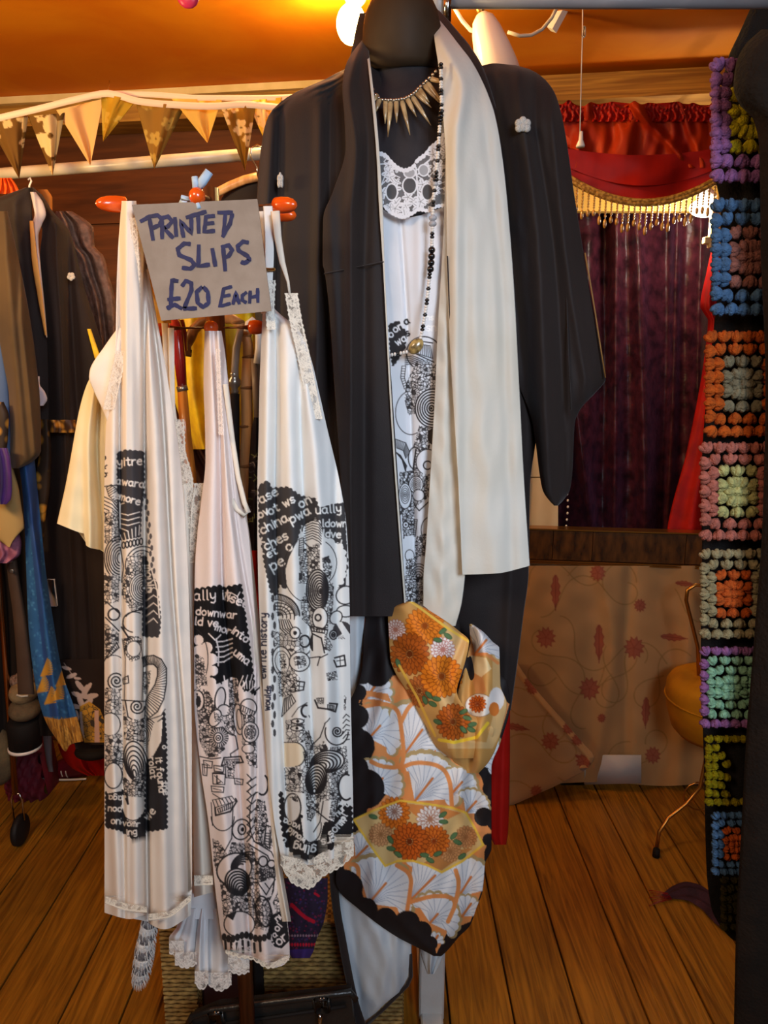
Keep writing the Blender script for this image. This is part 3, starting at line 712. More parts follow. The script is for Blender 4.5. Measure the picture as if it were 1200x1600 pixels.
for k in range(6): cv.line([(618+k*1.5, 706+k*1), (628+k*1.5, 718+k*2), (634, 738-k*1)], 1.2)
cv.ell(648, 716, 10, 17, WH, 1.6); cv.stripes([(650, 704), (646, 735)], [(658, 706), (654, 735)], 7, 1); cv.line([(650, 702), (645, 738)], 2.2); cv.line([(661, 703), (656, 736)], 2.0)
cv.ell(668, 722, 18, 20, WH, 1.3); cv.ell(668, 727, 6.5, 6.5, None, 1.8)
cv.doodle([(624, 738), (645, 735), (670, 742), (690, 735), (690, 800), (664, 790), (640, 798), (625, 805)], 4.4, 7, .25)
cv.ell(650, 757, 11, 13, WH, 1.2); cv.rings(650, 757, 8, 10, 4, .8, None); cv.ell(633, 775, 10, 20, WH, 1.2); cv.rings(633, 773, 7, 14, 4, .8, None); cv.ell(654, 774, 9, 9, WH, 1)
cv.fill([(652, 790), (672, 775), (674, 800), (672, 830), (650, 842), (648, 806)], WH); cv.line([(648, 790), (655, 798), (674, 780)], 1.6)
cv.doodle([(628, 800), (648, 795), (648, 840), (630, 842)], 4.2, 8, .3); cv.stripes([(648, 812), (645, 838)], [(652, 812), (649, 838)], 8, .9)
cv.ell(634, 820, 4.5, 5, WH, 1.4); cv.ell(634, 820, 1.5, 1.5, INK)
cv.ell(672, 828, 14, 20, None, 1.1, a0=150, a1=300); cv.doodle([(652, 838), (668, 832), (664, 868), (650, 872), (648, 846)], 4, 9, .45)
cv.fill([(632, 838), (646, 836), (648, 880), (634, 878)], WH); cv.ell(640, 868, 7, 9, WH, 1)
cv.doodle([(634, 876), (652, 868), (650, 900), (640, 910), (634, 900)], 4, 10, .2)
for k in range(5): cv.ell(654, 905, 5+k*3, 8+k*4, None, 1.1)
cv.doodle([(632, 900), (664, 898), (660, 945), (634, 945)], 4.4, 12, .35)
sheet('slip_body', [(225, 560, 706), (330, 572, 706), (420, 582, 705), (520, 590, 702), (640, 598, 696), (800, 606, 692), (960, 614, 684)], [(225, 1.172), (330, 1.158), (420, 1.165), (620, 1.172), (960, 1.17)], M['slip_print'], s1,
      folds=[([(330, 625), (520, 637), (960, 650)], -.006, 4), ([(330, 655), (960, 660)], .006, 9)], nu=150, nv=90, fine=(385, 955, 640), canvas=cv, base=WH, wr=.001, top=[(0, 95), (.2, 98), (.35, 110), (.5, 116), (.65, 112), (.8, 104), (1, 95)], rnd=.0)
# lace band: flowers cut out of net
def lace_canvas(x0, y0, x1, y1, seed, r=8, k=2.2, net=.34):
    c = Canvas(x0, y0, x1, y1, (255*net,)*3, k); rr = random.Random(seed)
    X, Y = np.meshgrid(c.gx, c.gy); m = (np.abs(np.sin(X*1.25+Y*.7))+np.abs(np.sin(X*.7-Y*1.25)))/2; c.a[:] = (60+150*np.clip(m-.55, 0, 1))[..., None]
    W = (255,)*3; n = int((x1-x0)*(y1-y0)/(r*r*2.0))
    for j in range(n):
        x, y = rr.uniform(x0, x1), rr.uniform(y0, y1); q = r*rr.uniform(.7, 1.15); t0 = rr.random()*6
        for p in range(5):
            an = t0+p*1.2566; c.ell(x+q*.5*math.cos(an), y+q*.5*math.sin(an), q*.46, q*.3, W, rot=an)
            c.line([(x, y), (x+q*.8*math.cos(an), y+q*.8*math.sin(an))], .7, (110,)*3)
    for j in range(n//2):
        x, y = rr.uniform(x0, x1), rr.uniform(y0, y1); c.line([(x, y), (x+rr.uniform(-r, r)*1.5, y+rr.uniform(-r, r)*1.5), (x+rr.uniform(-r, r)*2, y+rr.uniform(-r, r)*2)], 1.6, W)
    return c
topc = [(572, 222), (590, 235), (603, 240), (612, 250), (622, 259), (632, 263), (643, 259), (652, 247), (662, 240), (672, 228), (684, 218), (692, 208), (706, 200)]
botc = [(572, 300), (590, 308), (600, 325), (612, 336), (630, 342), (645, 336), (655, 330), (668, 332), (680, 326), (706, 322)]
lc = lace_canvas(566, 195, 712, 350, 5, 11); tf, bf = crv(topc), crv(botc)
lc.a[:] = np.where(lc.a > 200, lc.a, lc.a*.55)
for (a, b, c_) in ((640, 290, 11), (612, 300, 9)): lc.ell(a, b, c_, 13, (25,)*3); lc.ell(a, b, c_, 13, None, 2.2, (255,)*3)
lc.ell(640, 270, 9, 8, (120,)*3, 2, (255,)*3); lc.ell(662, 266, 8, 9, (120,)*3, 2, (255,)*3); lc.line([(650, 262), (653, 300), (652, 330)], 2.4, (255,)*3); lc.ell(668, 300, 9, 13, (25,)*3, 2, (255,)*3)
for x in range(566, 712, 5):
    lc.ell(x, float(tf(x))+3, 4.2, 4.2, (255,)*3); lc.ell(x, float(bf(x))-2, 4.0, 4.0, (255,)*3)
X, Yg = np.meshgrid(lc.gx, lc.gy)
out = (Yg < tf(X)+1.5*np.abs(np.sin(X*.6))-1) | (Yg > bf(X)-1.5*np.abs(np.sin(X*.6))+1); lc.a[out] = 0; lc.back = 0
one = Canvas(560, 190, 715, 355, (232, 234, 240), .2)
sheet('lace_front', [(196, 568, 710), (350, 568, 710)], [(196, 1.168), (350, 1.150)], M['lace'], s1, nu=230, nv=250, canvas=one, base=(232, 234, 240), cut=lc, wr=.0008, thick=.001, rnd=0)
for xs_ in ([(690, 210), (692, 150), (690, 110)],):
    MB().tube([PV(x, y, 1.178) for x, y in xs_], .003, 6, True, .4).obj('strap', M['lining'], s1)

# ---- long bead necklace
M['bead_black'] = mat('black_glass_bead', (18, 17, 20), .12, spec=.7); M['bead_white'] = mat('white_glass_bead', (232, 228, 222), .2, spec=.6)
M['bead_clear'] = mat('clear_grey_bead', (170, 172, 178), .1, spec=.8); M['shell'] = mat('gold_shell', (190, 160, 96), .25, (90, 72, 44), scale=90, spec=.6, coat=.5)
bn = thing('bead_necklace', 'long strand of black, white and clear beads ending in a shell pendant', 'necklace', P(668, 480, 1.13))
path = [(689, 98), (689, 130), (690, 165), (687, 195), (685, 225), (683, 255), (680, 285), (677, 312), (676, 340), (675, 372), (674, 400), (671, 430), (668, 460), (664, 490), (660, 512), (657, 528)]
fx_ = crv([(y, x) for x, y in path]); rr = random.Random(9)
bmb = {k: MB().ell((0, 0, 0), (1, 1, 1), 10, 6).mesh('bead', M[k]) for k in ('bead_black', 'bead_white', 'bead_clear')}
y = 98.; i = 0
while y < 527:
    if 335 < y < 347: kind, h, r = 'bead_clear', 9, .0062
    elif 168 < y < 180 or 275 < y < 286: kind, h, r = rr.choice(['bead_clear', 'bead_black']), 7, .0048
    elif 385 < y < 418: kind, h, r = 'bead_black', 10, .0055
    else:
        kind = 'bead_black' if (i % 9) in (0, 1, 5) else 'bead_white'; h = 4.2 if kind == 'bead_white' else 5.2; r = .0030 if kind == 'bead_white' else .0036
    Yb = 1.142-.012*math.sin(min(1, max(0, (y-300)/230.))*1.5) if y > 200 else 1.158-.016*(y-98)/102.
    inst('bead', bmb[kind], P(float(fx_(y)), y+h/2, Yb), bn, scale=(r, r, h*.00052)); y += h; i += 1
for k in range(7): inst('bead', bmb['bead_white' if k % 4 else 'bead_black'], P(640-k*4.6, 549+k*.9-(k == 0), 1.138), bn, scale=(.0022, .003, .003))
MB().ell(PV(650, 541, 1.134), (.010, .006, .014), 16, 10, Matrix.Rotation(.7, 3, 'Y')).obj('pendant', M['shell'], bn)

# ---------------------------------------------------------------- kimono
km = thing('kimono', 'open black kimono with cream lining and orange feather-and-fan hem on the mannequin', 'kimono', P(640, 1480, 1.2))
# back and left side
sheet('left_side', [(104, 548, 602), (112, 530, 606), (124, 508, 610), (140, 470, 612), (158, 440, 615), (180, 420, 618), (215, 410, 620), (300, 402, 622), (420, 398, 625), (560, 400, 628), (760, 415, 630), (966, 440, 632)],
      [(104, 1.25), (140, 1.215), (200, 1.195), (320, 1.18), (966, 1.19)], M['silk'], km, folds=[([(150, 428), (320, 416), (420, 412)], .018, 9), ([(180, 437), (300, 436), (420, 430)], -.014, 6), ([(140, 500), (966, 490)], .012, 8), ([(140, 516), (966, 512)], -.010, 6), ([(140, 560), (966, 560)], .01, 16)],
      nu=90, nv=90, thick=.16, rnd=.035, wr=.0006, seed=4)
sheet('left_lapel', [(62, 566, 574), (80, 552, 576), (95, 543, 578), (115, 537, 580), (140, 535, 583), (180, 538, 588), (230, 540, 591), (300, 520, 595), (340, 505, 597), (412, 504, 600), (418, 506, 600), (600, 522, 612), (780, 534, 624), (963, 545, 636)],
      [(62, 1.275), (95, 1.20), (140, 1.165), (230, 1.145), (420, 1.135), (963, 1.12)], M['silk'], km,
      folds=[([(62, 568), (140, 546), (230, 556), (330, 548)], .014, 9), ([(140, 566), (230, 575), (412, 570)], -.008, 9), ([(300, 512), (963, 556)], .004, 8)], nu=60, nv=110, thick=.012, rnd=.006, wr=.0004, seed=5)
# seam across the lapel and pale edge of the lining
MB().tube([PV(506+i*9.4, 428-i*1.9, 1.132) for i in range(11)], .0011, 5).obj('seam', M['silk'], km)
sheet('lining_edge', [(70, 571, 575), (110, 576, 580), (180, 583, 588), (240, 588, 593), (320, 592, 598), (410, 598, 601), (640, 610, 613), (963, 633, 636)], [(70, 1.262), (110, 1.18), (180, 1.15), (240, 1.14), (420, 1.131), (963, 1.118)], M['lining'], km, nu=4, nv=60, thick=.003, rnd=0, wr=0)
# collar standing round the neck on the right
sheet('collar', [(8, 662, 676), (22, 670, 692), (45, 680, 712), (70, 690, 733), (100, 700, 752), (130, 710, 764), (170, 720, 776)], [(8, 1.34), (45, 1.27), (100, 1.20), (170, 1.165)], M['silk'], km, nu=14, nv=30, thick=.008, rnd=.0, wr=.0005)
sheet('collar', [(20, 562, 580), (45, 556, 574), (80, 549, 570), (120, 538, 566)], [(20, 1.33), (80, 1.26), (120, 1.2)], M['silk'], km, nu=14, nv=30, thick=.008, rnd=.0, wr=.0005)
sheet('right_lapel_lining', [(28, 676, 684), (45, 677, 698), (70, 680, 717), (95, 684, 736), (120, 687, 750), (150, 690, 763), (180, 692, 773), (240, 696, 784), (320, 697, 793), (450, 699, 803), (600, 706, 811), (760, 716, 819), (896, 722, 828)],
      [(28, 1.30), (70, 1.20), (120, 1.16), (200, 1.135), (400, 1.13), (896, 1.12)], M['lining'], km, bot=[(0, 2), (.5, 0), (1, -12)],
      folds=[([(120, 722), (400, 738), (896, 770)], .004, 14), ([(60, 690), (140, 722), (200, 712)], .012, 12), ([(150, 752), (400, 780), (896, 800)], -.004, 9)], nu=90, nv=160, thick=.012, rnd=.007, wr=.0022, seed=8)
sheet('right_front_lining', [(250, 696, 712), (340, 694, 712), (420, 690, 716), (520, 684, 722), (640, 679, 726), (780, 671, 730), (880, 665, 728), (940, 661, 722), (978, 661, 712)],
      [(250, 1.148), (978, 1.138)], M['lining'], km, bot=[(0, -32), (.9, 0), (1, 0)], folds=[([(300, 700), (978, 690)], .005, 9)], nu=50, nv=120, thick=.006, rnd=.004, wr=.0026, seed=9)
MB().tube([PV(699, 400, 1.129), PV(702, 480, 1.129), PV(708, 580, 1.13), PV(714, 655, 1.131)], .0011, 5).obj('seam', M['silk'], km)
# right shoulder, sleeve and body
sheet('right_sleeve', [(99, 748, 806), (103, 750, 822), (112, 752, 840), (126, 756, 856), (145, 762, 868), (175, 770, 877), (210, 775, 884), (300, 780, 897), (400, 786, 913), (500, 792, 930), (560, 800, 941), (592, 806, 946), (612, 815, 931), (640, 826, 906), (660, 832, 898), (700, 838, 896), (740, 843, 894), (766, 848, 890), (782, 858, 880), (790, 866, 872)],
      [(99, 1.26), (112, 1.235), (145, 1.215), (200, 1.20), (400, 1.20), (790, 1.22)], M['silk'], km, top=[(0, 5), (.4, 0), (1, 3)],
      folds=[([(150, 812), (400, 842), (790, 856)], .014, 12), ([(200, 836), (420, 868), (700, 884)], -.010, 8), ([(200, 865), (420, 888), (592, 915)], .010, 9), ([(110, 770), (400, 800), (700, 830)], -.008, 9)], nu=80, nv=120, thick=.06, rnd=.02, wr=.0008, seed=12)
M['tan'] = mat('tan_piping', (150, 112, 62), .6)
MB().tube([PV(x, y, 1.216) for x, y in ((914, 395), (922, 440), (931, 495), (938, 540), (946, 590))], .0013, 6).obj('piping', M['tan'], km)
MB().tube([PV(x, y, 1.20) for x, y in ((884, 395), (885, 450), (888, 560), (892, 640))], .0012, 6).obj('seam', M['silk'], km)
sheet('right_side', [(380, 790, 842), (600, 796, 842), (680, 798, 838), (760, 800, 828), (895, 716, 826), (960, 712, 818), (1040, 715, 808), (1110, 740, 798)], [(380, 1.25), (1110, 1.24)], M['silk'], km, folds=[([(380, 820), (1110, 790)], .01, 10)], nu=50, nv=70, thick=.03, rnd=.01, seed=13)
# family crests
M['crest'] = mat('white_crest', (214, 210, 204), .8, (160, 156, 150), scale=900)
def crest(px, py, Y, r, asp=1.):
    mb = MB()
    for k in range(5):
        an = math.radians(-90+(k-2)*62); s_ = .62
        mb.ell(PV(px+asp*r*s_*math.cos(an), py+r*s_*math.sin(an), Y), (r*.00052*asp, .004, r*.00052), 10, 6)
    mb.ell(PV(px, py+r*.2, Y), (r*.0006*asp, .0045, r*.0006), 10, 6)
    return mb.obj('crest', M['crest'], km)
crest(817, 196, 1.184, 12); crest(438, 283, 1.176, 12, .4)
# red under-lining
M['red_lin'] = mat('red_silk', (176, 20, 12), .55, (150, 12, 8), scale=8, spec=.3)
sheet('red_lining', [(1080, 780, 797), (1160, 768, 797), (1240, 762, 796), (1300, 764, 794), (1320, 772, 791)], 1.27, M['red_lin'], km, nu=12, nv=30, thick=.02, rnd=.008, auto=(1, .004))

# ---- hem of the kimono with crane-feather fans
BK = (34, 29, 30); OR = (222, 142, 82); KH = (178, 152, 104); WF = (224, 224, 226); GD = (214, 176, 92)
def pine(c, base, tip, half, r, n=9, lines=(150, 158, 176), spread=1.25):
    """a scalloped white fan with fine ribs and an orange stem, spreading from base towards tip"""
    ang = math.atan2(tip[1]-base[1], tip[0]-base[0]); L_ = math.hypot(tip[0]-base[0], tip[1]-base[1])
    def pt(a, q): return (base[0]+q*math.cos(ang+a)*1.0, base[1]+q*math.sin(ang+a))
    for j in range(n):
        a = -spread+2*spread*j/(n-1); q = r*1.12*(1-.15*(a/spread)**2); c.ell(*pt(a, q*.97), r*.19, r*.19, KH)
    for j in range(n):
        a = -spread+2*spread*j/(n-1); q = r*1.12*(1-.15*(a/spread)**2); c.ell(*pt(a, q*.9), r*.16, r*.16, WF)
    c.fill([base]+[pt(-spread+2*spread*j/24, r*1.05*(1-.15*((-spread+2*spread*j/24)/spread)**2)) for j in range(25)], WF)
    for j in range(n+1):
        a = -spread+2*spread*(j-.5)/(n-1); q = r*1.08*(1-.15*(a/spread)**2)
        m = pt(a*.62, q*.5); c.line([base, m, pt(a, q)], .8, lines)
    c.line([base, (base[0]+(tip[0]-base[0])*1., base[1]+(tip[1]-base[1])*1.)], 3.6, (205, 120, 62))
def mum(c, x, y, r, col, dk, n=18, sq=1., core=None):
    for q, m in ((1., n), (.74, n-3), (.46, n-7)):
        for j in range(m):
            a = 6.283*(j+.5*(q == .74))/m; c.ell(x+r*q*.72*math.cos(a), y+sq*r*q*.72*math.sin(a), r*q*.33, r*q*.13*(1.2), col, .8, dk, rot=math.atan2(sq*math.sin(a), math.cos(a)))
    c.ell(x, y, r*.16, r*.16*sq, core or dk)
def leaf(c, x, y, r, a): c.ell(x, y, r, r*.5, (86, 116, 74), .8, (50, 78, 50), rot=a)
cv = Canvas(515, 925, 830, 1505, BK, 1.35)
reg = [(608, 950), (640, 940), (665, 948), (700, 1080), (735, 1160), (790, 1095), (796, 1100), (778, 1160), (742, 1200), (752, 1214), (760, 1240), (738, 1262), (770, 1300), (757, 1330), (757, 1380), (735, 1440), (700, 1455), (682, 1490), (672, 1452), (640, 1440), (612, 1428), (578, 1424), (568, 1402), (562, 1380), (553, 1366), (540, 1372), (536, 1345), (548, 1310), (560, 1300), (556, 1256), (590, 1258), (604, 1240), (586, 1222), (575, 1195), (586, 1170), (580, 1140), (572, 1120), (566, 1098), (568, 1072), (590, 1068), (605, 1070), (617, 1050)]
cv.fill(reg, OR)
blobs = ((557, 1120, 20), (562, 1162, 23), (570, 1232, 32), (552, 1262, 22), (556, 1200, 20), (540, 1386, 27), (572, 1420, 18), (602, 1436, 18), (636, 1442, 20), (658, 1456, 17), (672, 1474, 12), (756, 1276, 15), (768, 1232, 14), (764, 1312, 10), (590, 1052, 22), (566, 1046, 24), (612, 1040, 16), (560, 1082, 13))
for x, y, r in blobs: cv.ell(x, y, r, r, BK)
pine(cv, (571, 1092), (592, 1064), 0, 40, 7, spread=1.0); cv.fill([(560, 1100), (566, 1078), (606, 1084), (612, 1098), (600, 1094), (580, 1088), (566, 1092)], OR)
pine(cv, (577, 1153), (594, 1134), 0, 46, 10, spread=1.35)
pine(cv, (628, 1184), (660, 1140), 0, 78, 11, spread=.72)
pine(cv, (583, 1232), (598, 1216), 0, 42, 10, spread=1.25)
pine(cv, (648, 1252), (676, 1216), 0, 68, 11, spread=.85)
pine(cv, (704, 1242), (722, 1222), 0, 40, 8, spread=.8); pine(cv, (728, 1270), (744, 1252), 0, 34, 8, spread=.9)
pine(cv, (556, 1340), (574, 1322), 0, 36, 8, spread=.9)
pine(cv, (576, 1412), (603, 1380), 0, 66, 12, spread=1.0); pine(cv, (640, 1408), (680, 1368), 0, 78, 11, spread=.7)
pine(cv, (672, 1442), (684, 1428), 0, 42, 10, spread=1.3); pine(cv, (716, 1402), (736, 1370), 0, 56, 9, spread=.75); pine(cv, (722, 1432), (736, 1412), 0, 30, 7, spread=.9)
pine(cv, (730, 1190), (756, 1172), 0, 50, 9, spread=.9); pine(cv, (676, 1476), (684, 1462), 0, 18, 5, spread=.8)
for pts in ([(568, 1104), (600, 1098), (622, 1108), (626, 1130), (632, 1180), (626, 1200), (596, 1198), (580, 1190)], [(626, 1200), (650, 1190), (690, 1196), (704, 1220), (706, 1260)], [(626, 1130), (640, 1100), (660, 1094)], [(630, 1200), (640, 1230), (634, 1262)], [(546, 1350), (560, 1352), (560, 1376)],
            [(620, 1352), (644, 1366), (640, 1400), (636, 1424)], [(640, 1410), (680, 1398), (716, 1404), (700, 1440)], [(712, 1410), (718, 1380), (712, 1360)]): cv.line(chaikin(pts), 6.5, OR)
for x, y, r in blobs: cv.ell(x, y, r*.96, r*.96, BK)
# folded gold fan
fan = [(553, 1281), (582, 1267), (625, 1251), (652, 1254), (680, 1258), (706, 1262), (728, 1270), (742, 1294), (755, 1320), (722, 1346), (690, 1363), (668, 1352), (645, 1345), (622, 1345), (602, 1353), (588, 1334), (575, 1315)]
cv.fill(fan, (214, 178, 118)); cv.fill([(625, 1254), (690, 1262), (720, 1270), (700, 1280), (650, 1275)], (206, 132, 70)); cv.fill([(660, 1350), (690, 1330), (740, 1325), (690, 1360)], (190, 126, 68))
mum(cv, 595, 1304, 18, (206, 150, 100), (150, 100, 60)); mum(cv, 728, 1308, 17, (196, 136, 84), (150, 96, 56)); mum(cv, 703, 1330, 17, (206, 146, 92), (156, 104, 62))
mum(cv, 616, 1270, 24, (220, 120, 36), (150, 66, 16)); mum(cv, 616, 1268, 13, (232, 228, 226), (150, 120, 110), 14); mum(cv, 672, 1280, 21, (236, 226, 218), (176, 120, 96), 16)
mum(cv, 678, 1314, 24, (214, 110, 34), (140, 56, 14)); mum(cv, 640, 1315, 29, (196, 92, 26), (110, 44, 12), 20)
for x, y, a in ((583, 1276, .3), (610, 1312, 1.), (611, 1326, .2), (622, 1335, .6), (663, 1336, .1), (684, 1334, -.4), (692, 1273, -.6), (693, 1284, .1), (709, 1306, -.8), (715, 1316, .4), (722, 1338, -.6), (672, 1344, .5)): leaf(cv, x, y, 7, a)
cv.line(fan, 3.4, (236, 190, 70), True)
sheet('hem_panel', [(958, 572, 716), (1000, 568, 722), (1040, 566, 760), (1066, 560, 792), (1100, 546, 797), (1160, 540, 782), (1200, 544, 768), (1250, 542, 768), (1300, 540, 768), (1325, 534, 768), (1350, 528, 758), (1375, 524, 756), (1392, 530, 754), (1420, 560, 744), (1445, 592, 735), (1465, 622, 716), (1482, 655, 702), (1494, 678, 690)],
      [(958, 1.17), (1060, 1.13), (1200, 1.105), (1400, 1.12), (1494, 1.14)], M['slip_print'], km, folds=[([(958, 590), (1060, 600), (1150, 585)], .012, 12), ([(1100, 690), (1200, 735), (1260, 738)], -.02, 12), ([(1150, 745), (1240, 720), (1300, 742)], .018, 12), ([(1060, 640), (1250, 650), (1490, 670)], .025, 45), ([(1300, 560), (1400, 590), (1480, 660)], .008, 20)],
      nu=230, nv=400, canvas=cv, base=BK, thick=.05, rnd=.016, wr=.003, seed=21)
# gold brocade tuck
cv = Canvas(600, 930, 805, 1210, (200, 150, 84), 1.4)
cv.fill([(655, 940), (668, 950), (730, 1000), (720, 1040), (700, 1140), (716, 1155), (760, 1160), (770, 1120), (770, 1020), (735, 985), (800, 980), (800, 1110), (770, 1170), (700, 1170)], (214, 176, 120))
cv.fill([(733, 978), (736, 1003), (750, 1040), (760, 1080), (745, 1090), (733, 1040)], (206, 142, 84)); 
pine(cv, (742, 1022), (760, 1000), 0, 44, 8, spread=.9); cv.line([(738, 1022), (760, 1022), (778, 1036)], 5, OR); cv.fill([(736, 1024), (760, 1028), (768, 1045), (752, 1058), (738, 1050)], (226, 200, 150))
mum(cv, 618, 984, 16, (236, 222, 214), (176, 112, 92)); mum(cv, 664, 978, 30, (226, 128, 34), (150, 70, 14), 20, .95); mum(cv, 640, 1022, 30, (176, 88, 24), (110, 50, 14), 20, 1.1)
mum(cv, 692, 1015, 19, (238, 228, 224), (186, 120, 110), 18); mum(cv, 655, 1080, 20, (178, 98, 40), (120, 60, 24), 16, 1.3); mum(cv, 690, 1057, 32, (222, 126, 30), (146, 66, 14), 22)
mum(cv, 708, 1128, 26, (190, 96, 30), (116, 52, 14), 20, 1.1); cv.ell(749, 1102, 22, 18, (232, 224, 212), 1, (150, 120, 90)); mum(cv, 746, 1100, 13, (214, 110, 30), (140, 56, 14), 14); cv.ell(776, 1092, 12, 18, (230, 224, 220)); cv.ell(772, 1108, 8, 11, (206, 118, 50))
for x, y, a in ((692, 986, -.6), (700, 994, .6), (684, 1000, .2), (670, 1086, .8), (682, 1092, .2), (664, 1094, 1.2), (684, 1128, .4), (724, 1112, -.4), (730, 1122, .3), (738, 1132, -.2), (736, 1140, .4), (724, 1140, .8), (622, 1036, 1.2), (676, 1100, .5)): leaf(cv, x, y, 7, a)
cv.line([(640, 938), (700, 982), (732, 1002)], 4, (238, 196, 84)); cv.line([(686, 1156), (710, 1160), (745, 1152), (762, 1130)], 5, (244, 204, 60)); cv.line([(624, 1040), (652, 1090), (680, 1150)], 4, (226, 176, 70))
sheet('brocade_tuck', [(940, 636, 646), (950, 610, 664), (962, 606, 684), (985, 607, 716), (1002, 608, 733), (1030, 610, 728), (1050, 617, 722), (1080, 636, 714), (1110, 652, 730), (1140, 668, 772), (1165, 680, 764), (1185, 704, 742)],
      [(940, 1.13), (1000, 1.10), (1060, 1.085), (1130, 1.07), (1185, 1.085)], M['slip_print'], km, folds=[([(950, 640), (1050, 680), (1160, 715)], .022, 26), ([(1000, 720), (1060, 700), (1110, 722)], -.015, 9)], nu=170, nv=250, canvas=cv, base=GD, thick=.03, rnd=.014, wr=.003, seed=22)
sheet('brocade_tuck', [(975, 733, 738), (988, 734, 756), (1003, 735, 770), (1012, 733, 780), (1040, 727, 781), (1070, 718, 782), (1100, 712, 792), (1130, 704, 786), (1160, 700, 778), (1190, 708, 764), (1208, 722, 748)],
      [(975, 1.15), (1040, 1.12), (1110, 1.09), (1160, 1.082), (1208, 1.10)], M['slip_print'], km, folds=[([(980, 750), (1060, 762), (1150, 750)], .02, 12), ([(1000, 738), (1100, 732)], -.012, 7)], nu=90, nv=200, canvas=cv, base=GD, thick=.03, rnd=.014, wr=.003, seed=23)
# cream lining at the hem and along the left edge
sheet('hem_lining', [(962, 540, 570), (1050, 541, 566), (1100, 540, 560), (1200, 538, 556), (1330, 530, 548), (1390, 525, 550)], 1.165, M['hem_lining'], km, nu=14, nv=60, thick=.012, rnd=.004, auto=(1, .004), wr=.002)
sheet('hem_lining', [(1385, 522, 532), (1400, 524, 590), (1425, 528, 640), (1480, 537, 643), (1525, 546, 642), (1540, 549, 634), (1570, 556, 600), (1602, 563, 569)], [(1385, 1.15), (1602, 1.17)], M['hem_lining'], km, folds=[([(1400, 560), (1500, 600), (1600, 600)], .012, 14), ([(1400, 545), (1600, 566)], -.008, 8), ([(1420, 620), (1540, 620)], .01, 8)], nu=60, nv=60, thick=.02, rnd=.006, wr=.004, seed=31)
sheet('hem_border', [(1360, 514, 528), (1400, 517, 530), (1480, 530, 543), (1560, 546, 559), (1602, 556, 572)], 1.145, M['silk'], km, nu=8, nv=30, thick=.012, rnd=.003, wr=.001)
MB().tube([PV(x, y, 1.165) for x, y in ((641, 1490), (642, 1526), (636, 1540), (602, 1574), (572, 1602))], .004, 6, True, .6).obj('hem_border', M['silk'], km)
sheet('hem_lining', [(1452, 650, 700), (1480, 655, 698), (1500, 660, 690), (1522, 668, 678)], 1.2, M['hem_lining'], km, nu=24, nv=24, thick=.01, rnd=.004, auto=(1.5, .006))
# ---------------------------------------------------------------- coat stand with orange-tipped pegs
M['orange'] = mat('orange_plastic', (232, 92, 22), .22, (222, 78, 16), scale=10, spec=.6, coat=.4)
M['stand_wood'] = mat('stand_wood', (110, 60, 28), .4, (74, 38, 18), scale=12, kind='wood', stretch=(3, 3, .4))
M['blue_tie'] = mat('pale_blue_ribbon', (170, 196, 222), .7)
cs = thing('coat_stand', 'wooden coat stand with glossy orange peg tips that carries the printed slips', 'coat stand', P(315, 1590, 1.12))
xp, yp = PV(335, 500, 1.08).x, 1.085
MB().tube([(xp, yp, .12), (xp, yp, 1.70)], .014, 16).obj('pole', M['stand_wood'], cs)
for a in (.3, 2.4, 4.4):
    MB().tube([(xp, yp, .16), (xp+.12*math.cos(a), yp+.12*math.sin(a), .10), (xp+.22*math.cos(a), yp+.22*math.sin(a), .012)], [.012, .011, .009], 10).obj('leg', M['stand_wood'], cs)
def peg(p0, p1, tl, r, base=None):
    d = (p1-p0).normalized(); j = p1-d*tl
    pg = MB().tube([base or p0, j-d*.02, j+d*.004], [.0014, .0016, .0045], 10).obj('peg', M['stand_wood'], cs)
    mb = MB(); mb.lathe([(.3*r, 0), (.82*r, 0), (.95*r, .03*tl), (r, .3*tl), (.93*r, .6*tl), (.7*r, .83*tl), (.4*r, .95*tl), (.05*r, 1.*tl)], j, d, 20)
    return mb.obj('peg_tip', M['orange'], pg)
top_c = Vector((xp, yp, PV(318, 322, 1.08).z)); low_c = Vector((xp, yp, PV(318, 512, 1.08).z))
peg(top_c, PV(149, 318, .985), .040, .0105); peg(top_c, PV(463, 320, .99), .036, .0105); peg(top_c, PV(463, 337, 1.05), .034, .010)
peg(low_c, PV(236, 513, 1.05), .025, .0115); peg(low_c, PV(415, 511, 1.06), .024, .0105)
b_ = PV(330, 512, 1.0); pg = MB().tube([low_c, b_], .003, 8).obj('peg', M['stand_wood'], cs)
MB().ell(b_, (.0098, .012, .0098), 16, 10).obj('peg_tip', M['orange'], pg)
b_ = PV(308, 307, .935); pg = MB().tube([top_c+Vector((0, 0, .01)), b_], .004, 8).obj('peg', M['stand_wood'], cs)
MB().ell(b_, (.0102, .0102, .0106), 18, 12).obj('peg_tip', M['orange'], pg)
tie = MB()
tie.tube([PV(300, 312, .945), PV(284, 308, .95), PV(281, 316, .95), PV(292, 318, .942)], .0028, 6, True, .5)
tie.tube([PV(306, 299, .94), PV(305, 286, .935), PV(304, 276, .936)], .004, 6, True, .5)
tie.tube([PV(310, 297, .94), PV(316, 284, .933), PV(327, 268, .934)], [.003, .006, .0055], 6, True, .5)
tie.tube([PV(309, 317, .932), PV(311, 326, .930)], .003, 6)
tag(tie.obj('ribbon_tie', M['blue_tie']), 'scrap of pale blue ribbon knotted round the orange bead above the cardboard sign', 'ribbon')

